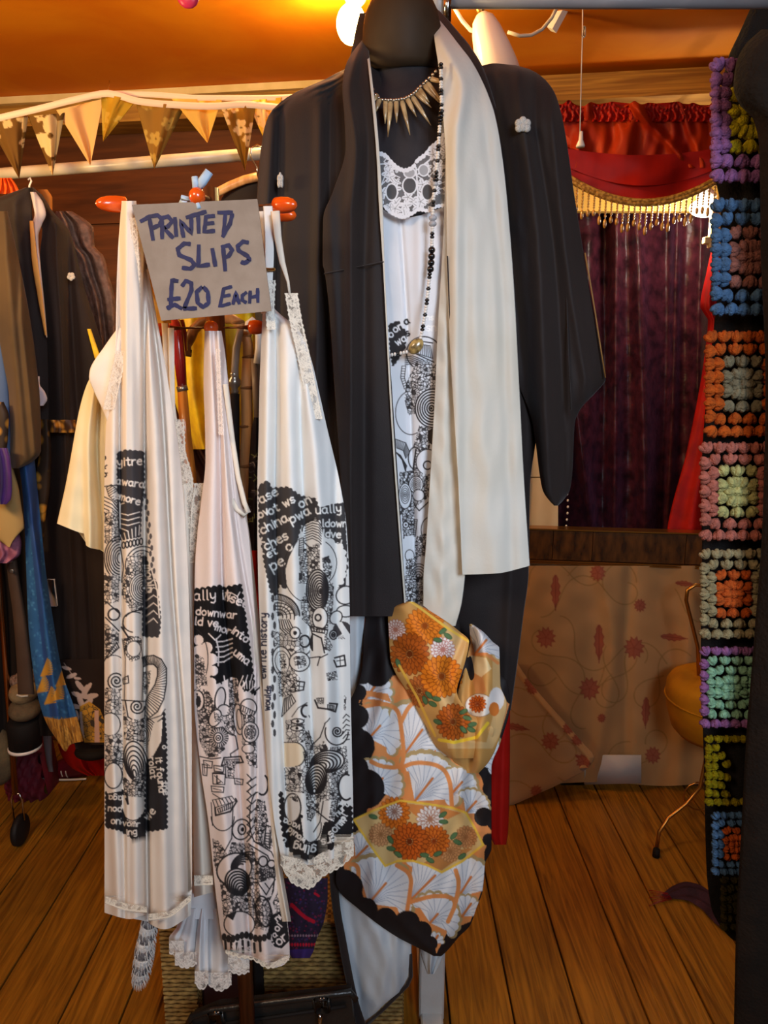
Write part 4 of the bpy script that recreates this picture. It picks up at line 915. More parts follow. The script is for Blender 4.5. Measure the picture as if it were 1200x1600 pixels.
# ---- cardboard sign
M['card'] = mat('grey_cardboard', (150, 136, 124), .9, (140, 126, 114), scale=40, bump=.1, bscale=200)
M['marker'] = mat('navy_marker', (30, 36, 84), .55, (24, 28, 68), scale=60)
sg = thing('cardboard_sign', 'grey cardboard sign hand-lettered in navy marker: printed slips, twenty pounds each', 'sign', P(315, 410, .93))
YS = .93
quad = [(206, 320), (402, 311), (424, 486), (252, 501)]
MB().plate([PV(x, y, YS) for x, y in quad][::-1], (0, .0025, 0)).obj('card', M['card'], sg, False)
def lettering(strokes, w, seed=1):
    V = []; Fc = []; rr = random.Random(seed)
    for s_ in strokes:
        pts = []
        for (xa, ya), (xb, yb) in zip(s_[:-1], s_[1:]):
            for k in range(4): pts.append((xa+(xb-xa)*k/4, ya+(yb-ya)*k/4))
        pts.append(s_[-1]); n = len(pts); lev = rr.uniform(0, .0003)
        for i, (x, y) in enumerate(pts):
            a = pts[max(i-1, 0)]; b = pts[min(i+1, n-1)]; dx, dy = b[0]-a[0], b[1]-a[1]; l = math.hypot(dx, dy)+1e-6
            ww = w*(.5+.06*math.sin(i*1.7+lev*9000)) if 0 < i < n-1 else w*.42
            for s2 in (-1, 1): V.append(P(140+(x-s2*dy/l*ww)*.28333, 280+(y+s2*dx/l*ww)*.28333, YS-.0006-lev))
        k0 = len(V)-2*n
        for i in range(n-1): a = k0+2*i; Fc.append((a, a+1, a+3, a+2))
    return V, Fc
words = {'printed': (23, [[(350, 338), (330, 215)], [(278, 234), (330, 206), (375, 198), (400, 220), (385, 252), (345, 270)], [(400, 330), (398, 212)], [(398, 214), (432, 205), (456, 232), (430, 262), (408, 268), (462, 326)], [(470, 208), (478, 318)],
    [(518, 322), (500, 228), (562, 300), (560, 208)], [(530, 212), (580, 196), (645, 178)], [(598, 192), (602, 300)], [(692, 202), (642, 206), (632, 290), (692, 284)], [(640, 246), (688, 240)], [(704, 184), (790, 183)], [(748, 192), (738, 316)], [(788, 188), (774, 245), (732, 320)]]),
    'slips': (24, [[(558, 358), (522, 354), (486, 384), (494, 418), (560, 446), (580, 474), (556, 494), (508, 488)], [(602, 360), (600, 480), (664, 470)], [(676, 380), (694, 482)], [(735, 362), (748, 508)], [(724, 376), (768, 364), (786, 392), (766, 424), (742, 432)], [(878, 350), (846, 344), (816, 370), (822, 394), (872, 424), (882, 446), (852, 464), (834, 454)]]),
    'price': (23, [[(490, 562), (454, 556), (450, 620), (448, 700), (428, 716)], [(428, 664), (502, 656)], [(424, 712), (470, 692), (512, 716)], [(508, 592), (530, 560), (560, 572), (562, 612), (526, 700), (520, 714), (592, 712)], [(622, 592), (590, 622), (596, 682), (626, 706), (656, 682), (652, 622), (626, 592)]]),
    'each': (20, [[(786, 592), (740, 604), (718, 702), (778, 684)], [(732, 646), (778, 638)], [(790, 692), (806, 622), (826, 690)], [(796, 666), (822, 662)], [(868, 622), (842, 642), (842, 668), (866, 682)], [(886, 614), (882, 686)], [(926, 600), (928, 682)], [(886, 652), (928, 644)]])}
for k, (w_, (wd, ss)) in enumerate(words.items()):
    V, Fc = lettering(ss, wd, k); mk('lettering', V, Fc, M['marker'], sg, False)

# ---------------------------------------------------------------- printed slips on the stand
CREAM = (238, 226, 214); PINKW = (240, 224, 218); COOLW = (230, 230, 228)
W = CREAM
M['trim_lace'] = mat('hem_lace', (240, 234, 224), .75, attr=True, cut=True, bump=.4, bscale=160)
# left slip
cv = Canvas(158, 696, 268, 1322, W, 1.45); D = cv.doodle
A = dict(w=1.2)
# far-left column of the folded print
for i, (x, y) in enumerate(((164, 715), (165, 728), (165, 742))): cv.text('ska'[i], x, y+4, 11, -70, 1.9, INK)
cv.stripes([(166, 762), (170, 775), (182, 786)], [(174, 757), (184, 766), (186, 782)], 8, 1.3); cv.line([(163, 760), (182, 758)], 1.6)
for k in range(5): cv.line([(162, 776+k*6), (175, 782+k*6), (186, 796+k*4)], 1.4)
D([(163, 800), (178, 796), (186, 810), (186, 845), (163, 850)], 5, 1, .2)
for k in range(7): cv.ell(188, 872, 5+3.3*k, 8+4.4*k, None, 1.7, a0=90, a1=270)
D([(162, 895), (186, 900), (186, 940), (162, 945)], 5, 2, .25)
cv.fill([(168, 940), (186, 955), (190, 982), (178, 978), (165, 962)], W); cv.line([(166, 940), (186, 958)], 1.8); cv.line([(165, 965), (186, 986)], 1.8); cv.ell(178, 960, 9, 9, None, 2.4)
D([(163, 972), (186, 990), (186, 1004), (163, 1030)], 5, 3, .3)
cv.fill([(164, 1030), (180, 1004), (186, 1010), (166, 1036)], W); cv.line([(163, 1032), (182, 1004), (186, 1012), (168, 1028)], 1.8); cv.stripes([(170, 1020), (180, 1008)], [(174, 1022), (183, 1012)], 4, 1)
cv.ell(178, 1038, 16, 14, None, 1, a0=200, a1=340)
cv.spiral(182, 1064, 16, 3, 2.0); D([(164, 1074), (188, 1078), (190, 1118), (164, 1114)], 6, 4, .1); cv.ell(172, 1132, 16, 18, W, 1.4)
D([(164, 1150), (190, 1146), (194, 1180), (192, 1225), (164, 1225)], 5.5, 5, .15); cv.ell(177, 1214, 13, 18, W, 1.8)
cv.fill(wavy([(166, 1234), (194, 1236), (194, 1298), (166, 1292), (166, 1234)], 2.5, 7), INK)
cv.fill([(160, 1222), (168, 1240), (190, 1236), (190, 1222)], W); cv.ell(177, 1212, 14, 20, W, 1.6)
cv.text('aga', 191, 1244, 9, 184, 1.9, W); cv.text('pou', 190, 1262, 9.5, 184, 2.1, W); cv.text('juo', 192, 1281, 10, 182, 2.1, W)
# middle column
cv.fill(wavy([(184, 708), (196, 704), (224, 706), (225, 760), (220, 800), (218, 850), (188, 850), (184, 780), (184, 708)], 2, 8), (66, 62, 64))
cv.text('yitre', 184, 728, 12.5, -3, 2.4, W); cv.text('awara', 181, 756, 11, 8, 2.4, W); cv.text('emore', 178, 778, 11, 16, 2.4, W)
for y in (802, 810, 818): cv.line([(188, y), (200, y+3), (218, y-2)], 1.8, W)
cv.line([(187, 785), (188, 825), (200, 830)], 1.8, W); cv.line([(194, 786), (188, 788), (188, 810)], 1.8, W)
for k in range(7): cv.line([(192+k*5, 846-k*2), (188+k*6, 836-k*3)], 1.7, W)
cv.fill([(187, 845), (226, 838), (226, 1095), (190, 1095)], W)
for k in range(6): cv.ell(193+k*5.5, 852-k*1.2, 2.4, 5, None, 1.8)
cv.ell(224, 884, 28, 30, None, 1.5, a0=170, a1=300); cv.ell(222, 882, 20, 22, None, 1.4, a0=170, a1=300)
D([(198, 870), (226, 862), (226, 895), (200, 896)], 5, 6, .35); D([(200, 880), (226, 870), (226, 965), (205, 955), (190, 930), (192, 905)], 4.8, 7, .45)
cv.rings(224, 919, 22, 24, 7, 1.2, W, dot=False); cv.line([(188, 855), (193, 885), (190, 910)], 1.6); cv.ell(222, 975, 30, 22, W, 1.7, a0=90, a1=270); cv.fill([(193, 965), (226, 955), (226, 998), (196, 995)], W)
cv.ell(210, 972, 18, 16, None, 1.6, a0=100, a1=300); cv.line([(190, 980), (200, 995), (216, 996), (215, 1005)], 2.6); D([(192, 998), (212, 994), (222, 1000), (218, 1030), (204, 1034), (194, 1020)], 4.2, 8, .1, 1.1)
cv.ell(209, 1014, 11, 12, W, .8); cv.line([(191, 998), (196, 1030), (194, 1095)], .9); cv.line([(220, 1000), (224, 1040), (222, 1094)], .9)
cv.line([(192, 1060), (200, 1056), (201, 1067), (193, 1069), (192, 1062), (197, 1061)], 1.6)
cv.line([(190, 1094), (226, 1096)], 1.6); cv.spiral(214, 1104, 12, 2.4, 2.0); cv.line([(196, 1096), (200, 1120), (212, 1128), (226, 1122)], 1.8)
D([(192, 1100), (200, 1124), (226, 1124), (226, 1160), (194, 1156)], 5.5, 9, .35)
for k in range(7):
    t = k/7.; cv.ell(212-t*2, 1190+t*22, 18*(1-t), 30*(1-t)+2, W if k == 0 else None, 2.0, rot=-.2)
D([(192, 1212), (204, 1222), (226, 1200), (226, 1246), (194, 1244)], 4.6, 10, .4)
cv.fill([(191, 1242), (226, 1248), (226, 1262), (222, 1276), (208, 1282), (196, 1276), (191, 1262)], W)
cv.fill(wavy([(190, 1270), (200, 1284), (212, 1286), (226, 1270), (227, 1306), (208, 1310), (192, 1300), (190, 1270)], 2, 7), INK); cv.text('vomr', 192, 1290, 9, 4, 1.9, W); cv.text('ing', 198, 1305, 9.5, -6, 2.0, W); cv.ell(208, 1262, 18, 20, None, 1.4, a0=10, a1=170)
cv.line([(198, 1240), (200, 1256), (197, 1248)], 3)
# right column
for k in range(14): cv.ell(226+k*.9+(3 if k % 2 else 0), 775+k*9, 2.2, 4.4, (96, 90, 92))
cv.fill(wavy([(226, 868), (236, 896), (246, 930), (250, 965), (248, 994), (224, 994), (224, 868)], 2.5, 8), (66, 62, 64))
cv.line([(237, 890), (246, 925), (249, 965)], 2.2, W)
for k in range(6): cv.line([(228, 915+k*12), (240, 906+k*12), (246, 908+k*13)], 1.7, W)
cv.text('moulp', 226, 884, 12, 86, 2.3, W)
def horn(c, P0, P1, n, w=1.2): c.fill(P0+P1[::-1], W); c.stripes(P0, P1, n, w, edge=1.8)
horn(cv, [(222, 1028), (226, 1026), (240, 1024), (252, 1030), (260, 1044), (260, 1068), (256, 1092), (246, 1112), (228, 1126)], [(224, 1042), (232, 1038), (240, 1038), (246, 1044), (246, 1056), (242, 1070), (234, 1082), (228, 1094), (226, 1122)], 40, 1.1)
D([(224, 1050), (236, 1048), (234, 1068), (228, 1086), (223, 1080)], 4.5, 11, .3)
for k in range(7): cv.ell(224, 1148, 24-k*3.2, 26-k*3, None, 1.3, a0=-80, a1=80)
cv.line([(228, 1126), (252, 1118), (258, 1108)], 1.4); cv.line([(246, 1128), (256, 1120), (254, 1132)], 1.6)
cv.fill(wavy([(256, 1112), (259, 1150), (260, 1294), (232, 1298), (228, 1296), (228, 1230), (230, 1190), (240, 1182), (252, 1160), (256, 1112)], 2.6, 8), INK)
cv.fill([(240, 1130), (254, 1125), (252, 1158), (240, 1180), (232, 1186), (230, 1170)], W)
cv.text('rolat', 232, 1184, 10, 84, 2.0, W); cv.text('it found', 243, 1184, 10.5, 84, 2.1, W); cv.text('the', 252, 1222, 10, 80, 2.0, W); cv.text('we', 232, 1282, 12, -50, 2.2, W); cv.text('o', 254, 1170, 8, 0, 1.7, W)
s1 = thing('printed_slip', 'pinkish cream slip hanging leftmost on the stand, folded doodle print and plain lace-banded hem', 'slip', P(235, 1440, 1.0))
M['slip1'] = mat('pink_cream_satin', (255, 255, 255), .72, attr=True, spec=.15, bump=.06, bscale=500, trans=.12)
crease = lambda x0, x1, x2, a, w: ([(500, x0), (900, x1), (1440, x2)], a, w)
sheet('slip_body', [(314, 190, 213), (340, 188, 215), (400, 184, 227), (460, 182, 238), (515, 181, 248), (560, 180, 256), (620, 172, 266), (680, 165, 276), (760, 163, 285), (860, 162, 292), (1000, 163, 297), (1200, 163, 300), (1390, 163, 300), (1444, 163, 298)],
      [(314, .985), (420, .97), (600, .955), (1000, .95), (1444, .965)], M['slip1'], s1, bot=[(0, -18), (.3, -8), (.47, -14), (.5, -4), (.7, 8), (1, -14)],
      folds=[([(690, 176), (1000, 173), (1440, 185)], .016, 9), ([(690, 187), (1440, 195)], -.010, 3.5), ([(400, 200), (690, 205), (1440, 212)], .020, 13), ([(640, 226), (1000, 226), (1440, 231)], -.022, 4.5),
             ([(420, 214), (700, 243), (1440, 258)], .020, 14), ([(420, 226), (600, 250), (900, 268), (1200, 288), (1440, 296)], -.014, 4), ([(340, 196), (520, 196)], .008, 5), ([(600, 268), (1440, 282)], .006, 9)],
      nu=150, nv=120, fine=(700, 1318, 640), canvas=cv, base=W, wr=.0007, thick=.035, rnd=.014, seed=41)
sheet('bra_cup', [(512, 184, 196), (540, 164, 205), (580, 140, 210), (590, 139, 212), (610, 146, 212), (640, 160, 212), (665, 170, 210)], [(512, .972), (600, .962), (665, .96)], M['slip1'], s1, nu=40, nv=30, canvas=Canvas(0, 0, 4, 4, W, 1), base=W, thick=.016, rnd=.008, folds=[([(512, 188), (665, 165)], .008, 8)], wr=.002)
def lace_strip(name, pts0, pts1, Y, par, seed, scal=0, tint=(244, 238, 228), net=.5, r=5, K=2):
    """a band of lace between two polylines given as (x, y)"""
    f0, f1 = crv(pts0), crv(pts1); x0 = min(p[0] for p in pts0); x1 = max(p[0] for p in pts0)
    ya = min(p[1] for p in pts0)-4; yb = max(p[1] for p in pts1)+8
    lc = lace_canvas(x0-2, ya, x1+2, yb, seed, r, 2.0, net); lc.back = 0; X, Yg = np.meshgrid(lc.gx, lc.gy)
    ph = 2.5*np.abs(np.sin(X*math.pi/9))*scal
    lc.a[(Yg < f0(X)) | (Yg > f1(X)-2.5*scal+ph)] = 0
    edge = (np.abs(Yg-(f1(X)-2.5*scal+ph-1.2)) < 1.3); lc.a[edge] = 255
    Yy = Y if isinstance(Y, (list, tuple)) else [(ya, Y), (yb, Y)]
    return sheet(name, [(ya, x0, x1), (yb, x0, x1)], Yy, M['trim_lace'], par, nu=int((x1-x0)*1.5), nv=int((yb-ya)*1.5), canvas=Canvas(0, 0, 3, 3, tint, 1), base=tint, cut=lc, thick=.001, rnd=.0, wr=.0006, K=K)
lace_strip('hem_lace', [(164, 1400), (200, 1412), (230, 1416)], [(164, 1411), (200, 1423), (230, 1426)], .937, s1, 61, 0, net=.7, r=4)
lace_strip('hem_lace', [(232, 1428), (262, 1424), (298, 1398)], [(232, 1438), (262, 1434), (298, 1408)], .937, s1, 62, 0, net=.7, r=4)
def vstrip(name, path, hw, Y, par, seed, tint=(244, 238, 228), r=4, net=.55):
    """a narrow lace edging running down a path of (y, x)"""
    f = crv(path); y0, y1 = path[0][0], path[-1][0]; xs_ = [p[1] for p in path]
    lc = lace_canvas(min(xs_)-hw-3, y0-2, max(xs_)+hw+3, y1+2, seed, r, 2.0, net); lc.back = 0; X, Yg = np.meshgrid(lc.gx, lc.gy)
    d = np.abs(X-f(Yg)); lc.a[d > hw-1+1.6*np.abs(np.sin(Yg*math.pi/8))] = 0; lc.a[(np.abs(d-hw+1.6) < .9)] = 255
    rows = [(y, x-hw-1.5, x+hw+1.5) for y, x in path]
    return sheet(name, rows, Y, M['trim_lace'], par, nu=int(hw*3)+6, nv=int((y1-y0)), canvas=Canvas(0, 0, 3, 3, tint, 1), base=tint, cut=lc, thick=.001, rnd=0, wr=.0004, K=2)
vstrip('lace_edging', [(340, 209), (420, 213), (520, 214)], 5, .945, s1, 63, (238, 226, 214), 4, .8)
vstrip('lace_edging', [(548, 191), (590, 181), (640, 170)], 9, .945, s1, 64, (238, 226, 214), 5, .8)

# slip with a lace cup hanging behind the left one
s4 = thing('white_slip', 'plain white slip with floral lace bodice between the leftmost and middle printed slips', 'slip', P(300, 1400, 1.03))
M['slip4'] = mat('white_slip_cloth', (240, 230, 214), .55, (232, 220, 204), scale=6, spec=.3, trans=.12)
sheet('strap', [(500, 252, 262), (600, 258, 270), (700, 268, 282), (745, 276, 286)], 1.035, M['slip4'], s4, nu=10, nv=30, thick=.003, rnd=.001)
sheet('strap', [(512, 262, 272), (640, 266, 274), (760, 284, 292)], 1.02, M['slip4'], s4, nu=8, nv=30, thick=.003, rnd=.001)
sheet('slip_body', [(700, 262, 300), (760, 272, 306), (860, 285, 312), (1000, 294, 322), (1200, 300, 330), (1402, 303, 333)], 1.02, M['slip4'], s4, top=[(0, -10), (.4, 60), (1, 50)], bot=[(0, 0), (1, -8)], folds=[([(700, 285), (1402, 318)], .014, 9)], nu=40, nv=80, thick=.02, rnd=.01)
vstrip('lace_edging', [(655, 275), (700, 277), (745, 288), (790, 292), (840, 300), (880, 303)], 13, 1.008, s4, 66, r=6, net=.6)
vstrip('lace_edging', [(755, 312), (800, 306), (860, 304)], 8, 1.004, s4, 67, r=6, net=.6)
lace_strip('hem_lace', [(303, 1368), (333, 1368)], [(303, 1384), (333, 1382)], 1.0, s4, 68, 0, net=.75, r=4)

# petticoat frill below
s5 = thing('white_petticoat', 'white petticoat with scalloped lace lobes hanging lowest, in front of the wicker trunk', 'petticoat', P(310, 1540, 1.06))
M['petti'] = mat('white_petticoat_cotton', (234, 234, 236), .6, (226, 226, 230), scale=8, trans=.1)
sheet('body', [(1100, 300, 322), (1300, 296, 330), (1400, 292, 345), (1436, 286, 350)], 1.055, M['petti'], s5, nu=20, nv=30, thick=.02)
for k, (x0, x1, y1, yy_, xt0, xt1) in enumerate(((264, 288, 1496, 1.065, 286, 300), (273, 308, 1514, 1.058, 292, 312), (304, 326, 1544, 1.05, 312, 326), (325, 362, 1546, 1.055, 326, 346), (360, 390, 1520, 1.07, 338, 352))):
    sheet('lobe', [(1420, xt0, xt1), (1450, (x0+xt0)/2, (x1+xt1)/2), (y1-30, x0, x1), (y1-8, x0+1, x1-1)], [(1420, 1.055), (1460, yy_), (y1, yy_-.006)], M['petti'], s5, nu=24, nv=30, thick=.012, rnd=.008, auto=(1, .004), seed=k)
    xm = (x0+x1)/2; lace_strip('lace_edge', [(x0, y1-26), (x1, y1-26)], [(x0, y1-6), (xm, y1+(4 if k in (2, 3) else 0)), (x1, y1-6)], yy_-.018, s5, 70+k, 1, (240, 240, 244), .6, 5)
cvp = Canvas(290, 1425, 345, 1455, (234, 234, 236), 1.5)
# ---- middle slip
W = PINKW
cv = Canvas(296, 905, 462, 1505, W, 1.4); D = cv.doodle
cv.fill(wavy([(303, 922), (345, 916), (346, 920), (376, 914), (380, 945), (386, 990), (394, 1050), (398, 1085), (360, 1090), (330, 1080), (303, 1062), (303, 922)], 3, 9), (28, 26, 28))
cv.text('ally it', 303, 938, 15, -2, 2.3, W); cv.text('downwar', 306, 960, 11.5, 6, 2.3, W); cv.text('ld ve', 304, 976, 12, 6, 2.5, W); cv.text('mor', 336, 984, 11, 18, 2.4, W)
cv.text('lised', 349, 936, 14, 22, 2.6, W); cv.text('into', 361, 988, 12, 35, 2.5, W); cv.text('uma', 364, 1022, 12, 38, 2.5, W); cv.line([(361, 926), (371, 932), (375, 925)], 1.8, W); cv.line([(371, 932), (373, 942)], 1.8, W)
# white cloud with black outline and branches
for x, y, r in ((310, 1000, 8), (323, 1012, 10), (331, 1030, 10), (333, 1048, 9), (331, 1066, 8), (316, 1020, 14), (312, 1045, 18)): cv.ell(x, y, r+3, r+3, (28, 26, 28)); 
for x, y, r in ((310, 1000, 8), (323, 1012, 9), (331, 1030, 9), (333, 1048, 8), (331, 1066, 7), (314, 1022, 15), (312, 1045, 20), (316, 1068, 16)): cv.ell(x, y, r, r, W)
for k in range(5): cv.line([(338, 1003+k*8), (350, 1002+k*8), (363, 998+k*7)], 2.2, W)
cv.line([(338, 998), (342, 1018), (341, 1040)], 2.4, W); cv.line([(336, 1000), (326, 990)], 2.2, W); cv.line([(337, 1000), (345, 992)], 2, W)
cv.fill([(300, 1060), (330, 1072), (346, 1066), (362, 1058), (370, 1060), (380, 1078), (396, 1084), (402, 1100), (408, 1210), (430, 1330), (448, 1500), (330, 1500), (300, 1240)], W)
for k in range(9): cv.line([(346+k*6, 1068+k*2), (342+k*8, 1054+k*2.5)], 2.2, W if k % 2 else (28, 26, 28))
cv.ell(298, 1030, 27, 50, None, 1.2, a0=-80, a1=80); D([(304, 1020), (318, 1028), (322, 1050), (324, 1072), (306, 1070)], 4.2, 20, .5)
D([(306, 1072), (326, 1080), (336, 1100), (338, 1140), (352, 1170), (340, 1182), (324, 1184), (312, 1160), (308, 1110)], 4.6, 21, .5)
cv.ell(309, 1095, 10, 16, W, 2, a0=-90, a1=90); cv.ell(310, 1096, 4, 9, INK)
cv.ell(344, 1092, 8, 18, W, 2, rot=.15); cv.ell(350, 1110, 10, 9, W, 1.8); cv.ell(336, 1122, 9, 14, W, 1.8, rot=.4); D([(334, 1112), (348, 1118), (350, 1128), (336, 1128)], 4, 22, .2)
D([(358, 1064), (370, 1060), (374, 1100), (366, 1150), (352, 1148), (350, 1128), (358, 1105)], 4.6, 23, .45)
cv.ell(373, 1124, 8, 24, W, 1.4, rot=-.1); cv.ell(374, 1124, 4, 16, None, 1.2, rot=-.1)
for k in range(4): cv.line([(374+k*8, 1070+k*1), (380+k*7, 1056-k)], 1.8, W)
for k in range(5): cv.line([(382+k*4, 1076), (380+k*5, 1064)], 1.6, W)
cv.ell(388, 1106, 13, 14, W, 1.8); cv.stripes([(378, 1102), (398, 1112)], [(376, 1110), (396, 1120)], 6, 1.4)
D([(382, 1112), (398, 1118), (402, 1200), (388, 1196), (378, 1160)], 4.6, 24, .4); cv.rings(391, 1144, 13, 16, 3, 1.5, W, dot=False); D([(384, 1134), (398, 1134), (398, 1154), (384, 1154)], 3.4, 25, .3); cv.ell(388, 1170, 10, 7, W, 1.3)
cv.ell(342, 1152, 15, 16, (60, 56, 58), 0); cv.stripes([(342+15*math.cos(t*.5), 1152+15*math.sin(t*.5)) for t in range(13)], [(342+6*math.cos(t*.5), 1152+6*math.sin(t*.5)) for t in range(13)], 22, 1.4, W, 0); cv.rings(341, 1153, 7, 8, 2, 1.6, W)
cv.line([(335, 1138), (348, 1136), (356, 1145), (368, 1150), (372, 1170), (360, 1178), (362, 1190)], 1.8)
cv.line([(312, 1182), (330, 1186), (345, 1184)], 1.6)
cv.fill([(348, 1184), (376, 1184), (380, 1190), (350, 1196)], W); cv.line([(346, 1196), (350, 1184), (376, 1182), (380, 1191), (346, 1196)], 2.2); cv.stripes([(351, 1187), (374, 1186)], [(351, 1193), (374, 1190)], 9, 1)
# robot figure and keyboard
for a_, b_, c_, d_ in ((318, 1188, 332, 1200), (334, 1196, 350, 1206), (332, 1208, 352, 1226), (330, 1228, 350, 1238), (316, 1194, 324, 1212), (352, 1198, 366, 1216), (366, 1216, 380, 1226)):
    cv.line([(a_, b_), (c_, b_+2), (c_-1, d_), (a_+1, d_-1)], 1.4, INK, True); cv.line([(a_+3, b_+4), (c_-4, d_-3)], 1)
cv.line([(334, 1208), (348, 1208)], 3); cv.line([(339, 1212), (339, 1224), (344, 1222)], 2); cv.line([(332, 1240), (348, 1250)], 1.2); cv.stripes([(332, 1250), (362, 1244)], [(336, 1262), (368, 1252)], 6, 1.2, edge=1); D([(354, 1190), (368, 1190), (366, 1214), (356, 1214)], 4, 26, .1)
cv.line([(336, 1262), (337, 1274), (360, 1268), (370, 1252), (368, 1248)], 2.6); cv.stripes([(340, 1264), (364, 1254)], [(342, 1270), (362, 1262)], 7, 1.4)
cv.ell(348, 1276, 18, 22, None, 1.3, a0=0, a1=180); cv.line([(330, 1254), (332, 1290)], 1.2)
cv.ell(377, 1296, 14, 16, W, 2, rot=.3); cv.ell(378, 1296, 6, 8, None, 2); cv.ell(379, 1296, 2.6, 3.4, INK); cv.line([(364, 1262), (362, 1310), (350, 1332), (340, 1314)], 1.5)
for k in range(8): cv.line([(386, 1210+k*13), (393, 1217+k*13), (386, 1224+k*13), (400, 1214+k*12)], 1.6)
cv.ell(410, 1226, 9, 16, None, 2.6, a0=-60, a1=120)
D([(402, 1248), (414, 1252), (420, 1290), (428, 1320), (420, 1330), (400, 1316), (396, 1280)], 4.4, 27, .5); cv.ell(403, 1278, 13, 40, None, 1.4, a0=90, a1=270)
cv.fill([(412, 1300), (418, 1290), (424, 1310), (420, 1325), (410, 1318)], W); cv.line([(412, 1318), (416, 1290), (424, 1292), (421, 1326)], 1.8, INK, True); cv.stripes([(415, 1302), (414, 1318)], [(421, 1302), (420, 1320)], 4, 1.4)
D([(332, 1310), (345, 1318), (356, 1336), (362, 1316), (392, 1318), (400, 1340), (432, 1346), (440, 1420), (444, 1460), (350, 1440), (344, 1380), (334, 1350)], 5.2, 28, .5)
cv.line([(394, 1318), (420, 1334), (434, 1360), (430, 1395), (424, 1408)], 5.5, W); cv.line([(390, 1320), (418, 1337), (430, 1362), (427, 1392), (421, 1406)], 1.8); cv.line([(396, 1314), (424, 1331), (438, 1360), (434, 1396)], 1.6)
cv.ell(366, 1358, 28, 24, W, 2.2, rot=-.5)
for k in range(6): cv.ell(384-k*1.5, 1350+k*1, 24-k*3.6, 17-k*2.4, None, 2.2, rot=-.5, a0=120, a1=330)
for k in range(8): t = k/8.; cv.ell(371+8*t, 1378+16*t, 18*(1-t)+1, 20*(1-t)+1, W if k == 0 else None, 2.6, rot=-.3)
cv.ell(379, 1394, 4, 4, INK)
cv.fill([(402, 1380), (428, 1372), (424, 1400), (410, 1406)], W); cv.line([(402, 1378), (416, 1398), (430, 1374)], 1.8); cv.line([(414, 1380), (420, 1388)], 1.6); cv.ell(411, 1346, 7, 8, W, 2.2); cv.ell(424, 1350, 6, 6, W, 2); cv.stripes([(408, 1360), (430, 1356)], [(408, 1372), (430, 1370)], 7, 1.4)
cv.ell(412, 1424, 12, 24, None, 2.2, rot=-.2); cv.line([(423, 1408), (430, 1430), (426, 1448), (418, 1452)], 4.5, W); cv.line([(418, 1404), (425, 1428), (418, 1448)], 1.6)
cv.ell(374, 1444, 24, 20, W, 1.6); cv.fill([(352, 1430), (370, 1424), (364, 1438)], INK); cv.line([(396, 1404), (402, 1440), (408, 1445)], 1.8)
cv.fill([(424, 1430), (446, 1420), (452, 1470), (440, 1482), (424, 1478), (418, 1460)], (40, 38, 40)); cv.text('num', 434, 1440, 10, -40, 2.2, W); cv.text('oi', 434, 1456, 11, -50, 2.3, W); cv.text('for', 428, 1484, 14, -38, 2.6, W); cv.text('iva', 420, 1470, 9, -30, 2, W)
for k, ch in enumerate('lilsiri'): cv.line([(352+k*9, 1470+2*(k % 3)), (353+k*9, 1486+2*(k % 2))], 3.8, (50, 46, 46)); 
for k in range(11): cv.ell(350+k*7, 1464+3*math.sin(k), 4, 6, (50, 46, 46))
cv.text('sir s', 362, 1484, 11, 6, 1.8, W)
s2 = thing('printed_slip', 'middle printed slip gathered on the orange ball peg, black doodle print to its hem', 'slip', P(380, 1500, 1.0))
M['slip2'] = mat('pale_pink_satin', (255, 255, 255), .75, attr=True, spec=.15, bump=.2, bscale=500, trans=.1)
sheet('slip_body', [(517, 320, 346), (540, 319, 350), (600, 318, 357), (660, 320, 364), (720, 321, 371), (790, 314, 379), (830, 309, 388), (900, 304, 394), (1000, 303, 401), (1100, 303, 408), (1200, 312, 418), (1300, 326, 430), (1400, 336, 443), (1470, 345, 452), (1498, 350, 453)],
      [(517, .99), (700, .97), (1000, .965), (1498, .985)], M['slip2'], s2, bot=[(0, -14), (.15, -4), (.35, -4), (.5, 0), (.75, 14), (.9, 10), (1, -2)],
      folds=[([(517, 328), (700, 330), (900, 330), (1498, 366)], .018, 13), ([(517, 334), (700, 344), (900, 347), (1100, 366), (1498, 392)], -.014, 4.5), ([(540, 344), (760, 356), (1000, 376), (1498, 415)], .018, 13), ([(620, 350), (800, 366), (1000, 398)], -.010, 4)],
      nu=170, nv=110, fine=(900, 1498, 600), canvas=cv, base=W, wr=.0007, thick=.035, rnd=.014, seed=44)
sheet('side_panel', [(795, 362, 384), (850, 372, 392), (1000, 384, 408), (1200, 404, 430), (1330, 420, 438), (1440, 440, 455)], .985, M['slip4'], s2, nu=16, nv=60, thick=.02, rnd=.006, auto=(1, .004))
MB().tube([PV(x, y, .966) for x, y in ((362, 780), (370, 796), (382, 806), (388, 800), (382, 786), (372, 745), (362, 680), (352, 600))], .0035, 8, True, .7).obj('strap', M['slip4'], s2)
vstrip('lace_edging', [(545, 340), (600, 342), (680, 345)], 3.6, .945, s2, 77, (240, 224, 218), 3, .8)
lace_strip('hem_lace', [(352, 1484), (372, 1490), (392, 1494), (420, 1504), (452, 1492)], [(352, 1490), (372, 1497), (392, 1500), (420, 1514), (452, 1502)], .962, s2, 78, 1, net=.6, r=4)
lace_strip('hem_lace', [(356, 1490), (390, 1490)], [(356, 1518), (374, 1524), (390, 1520)], .995, s5, 79, 1, (240, 240, 244), .6, 5)

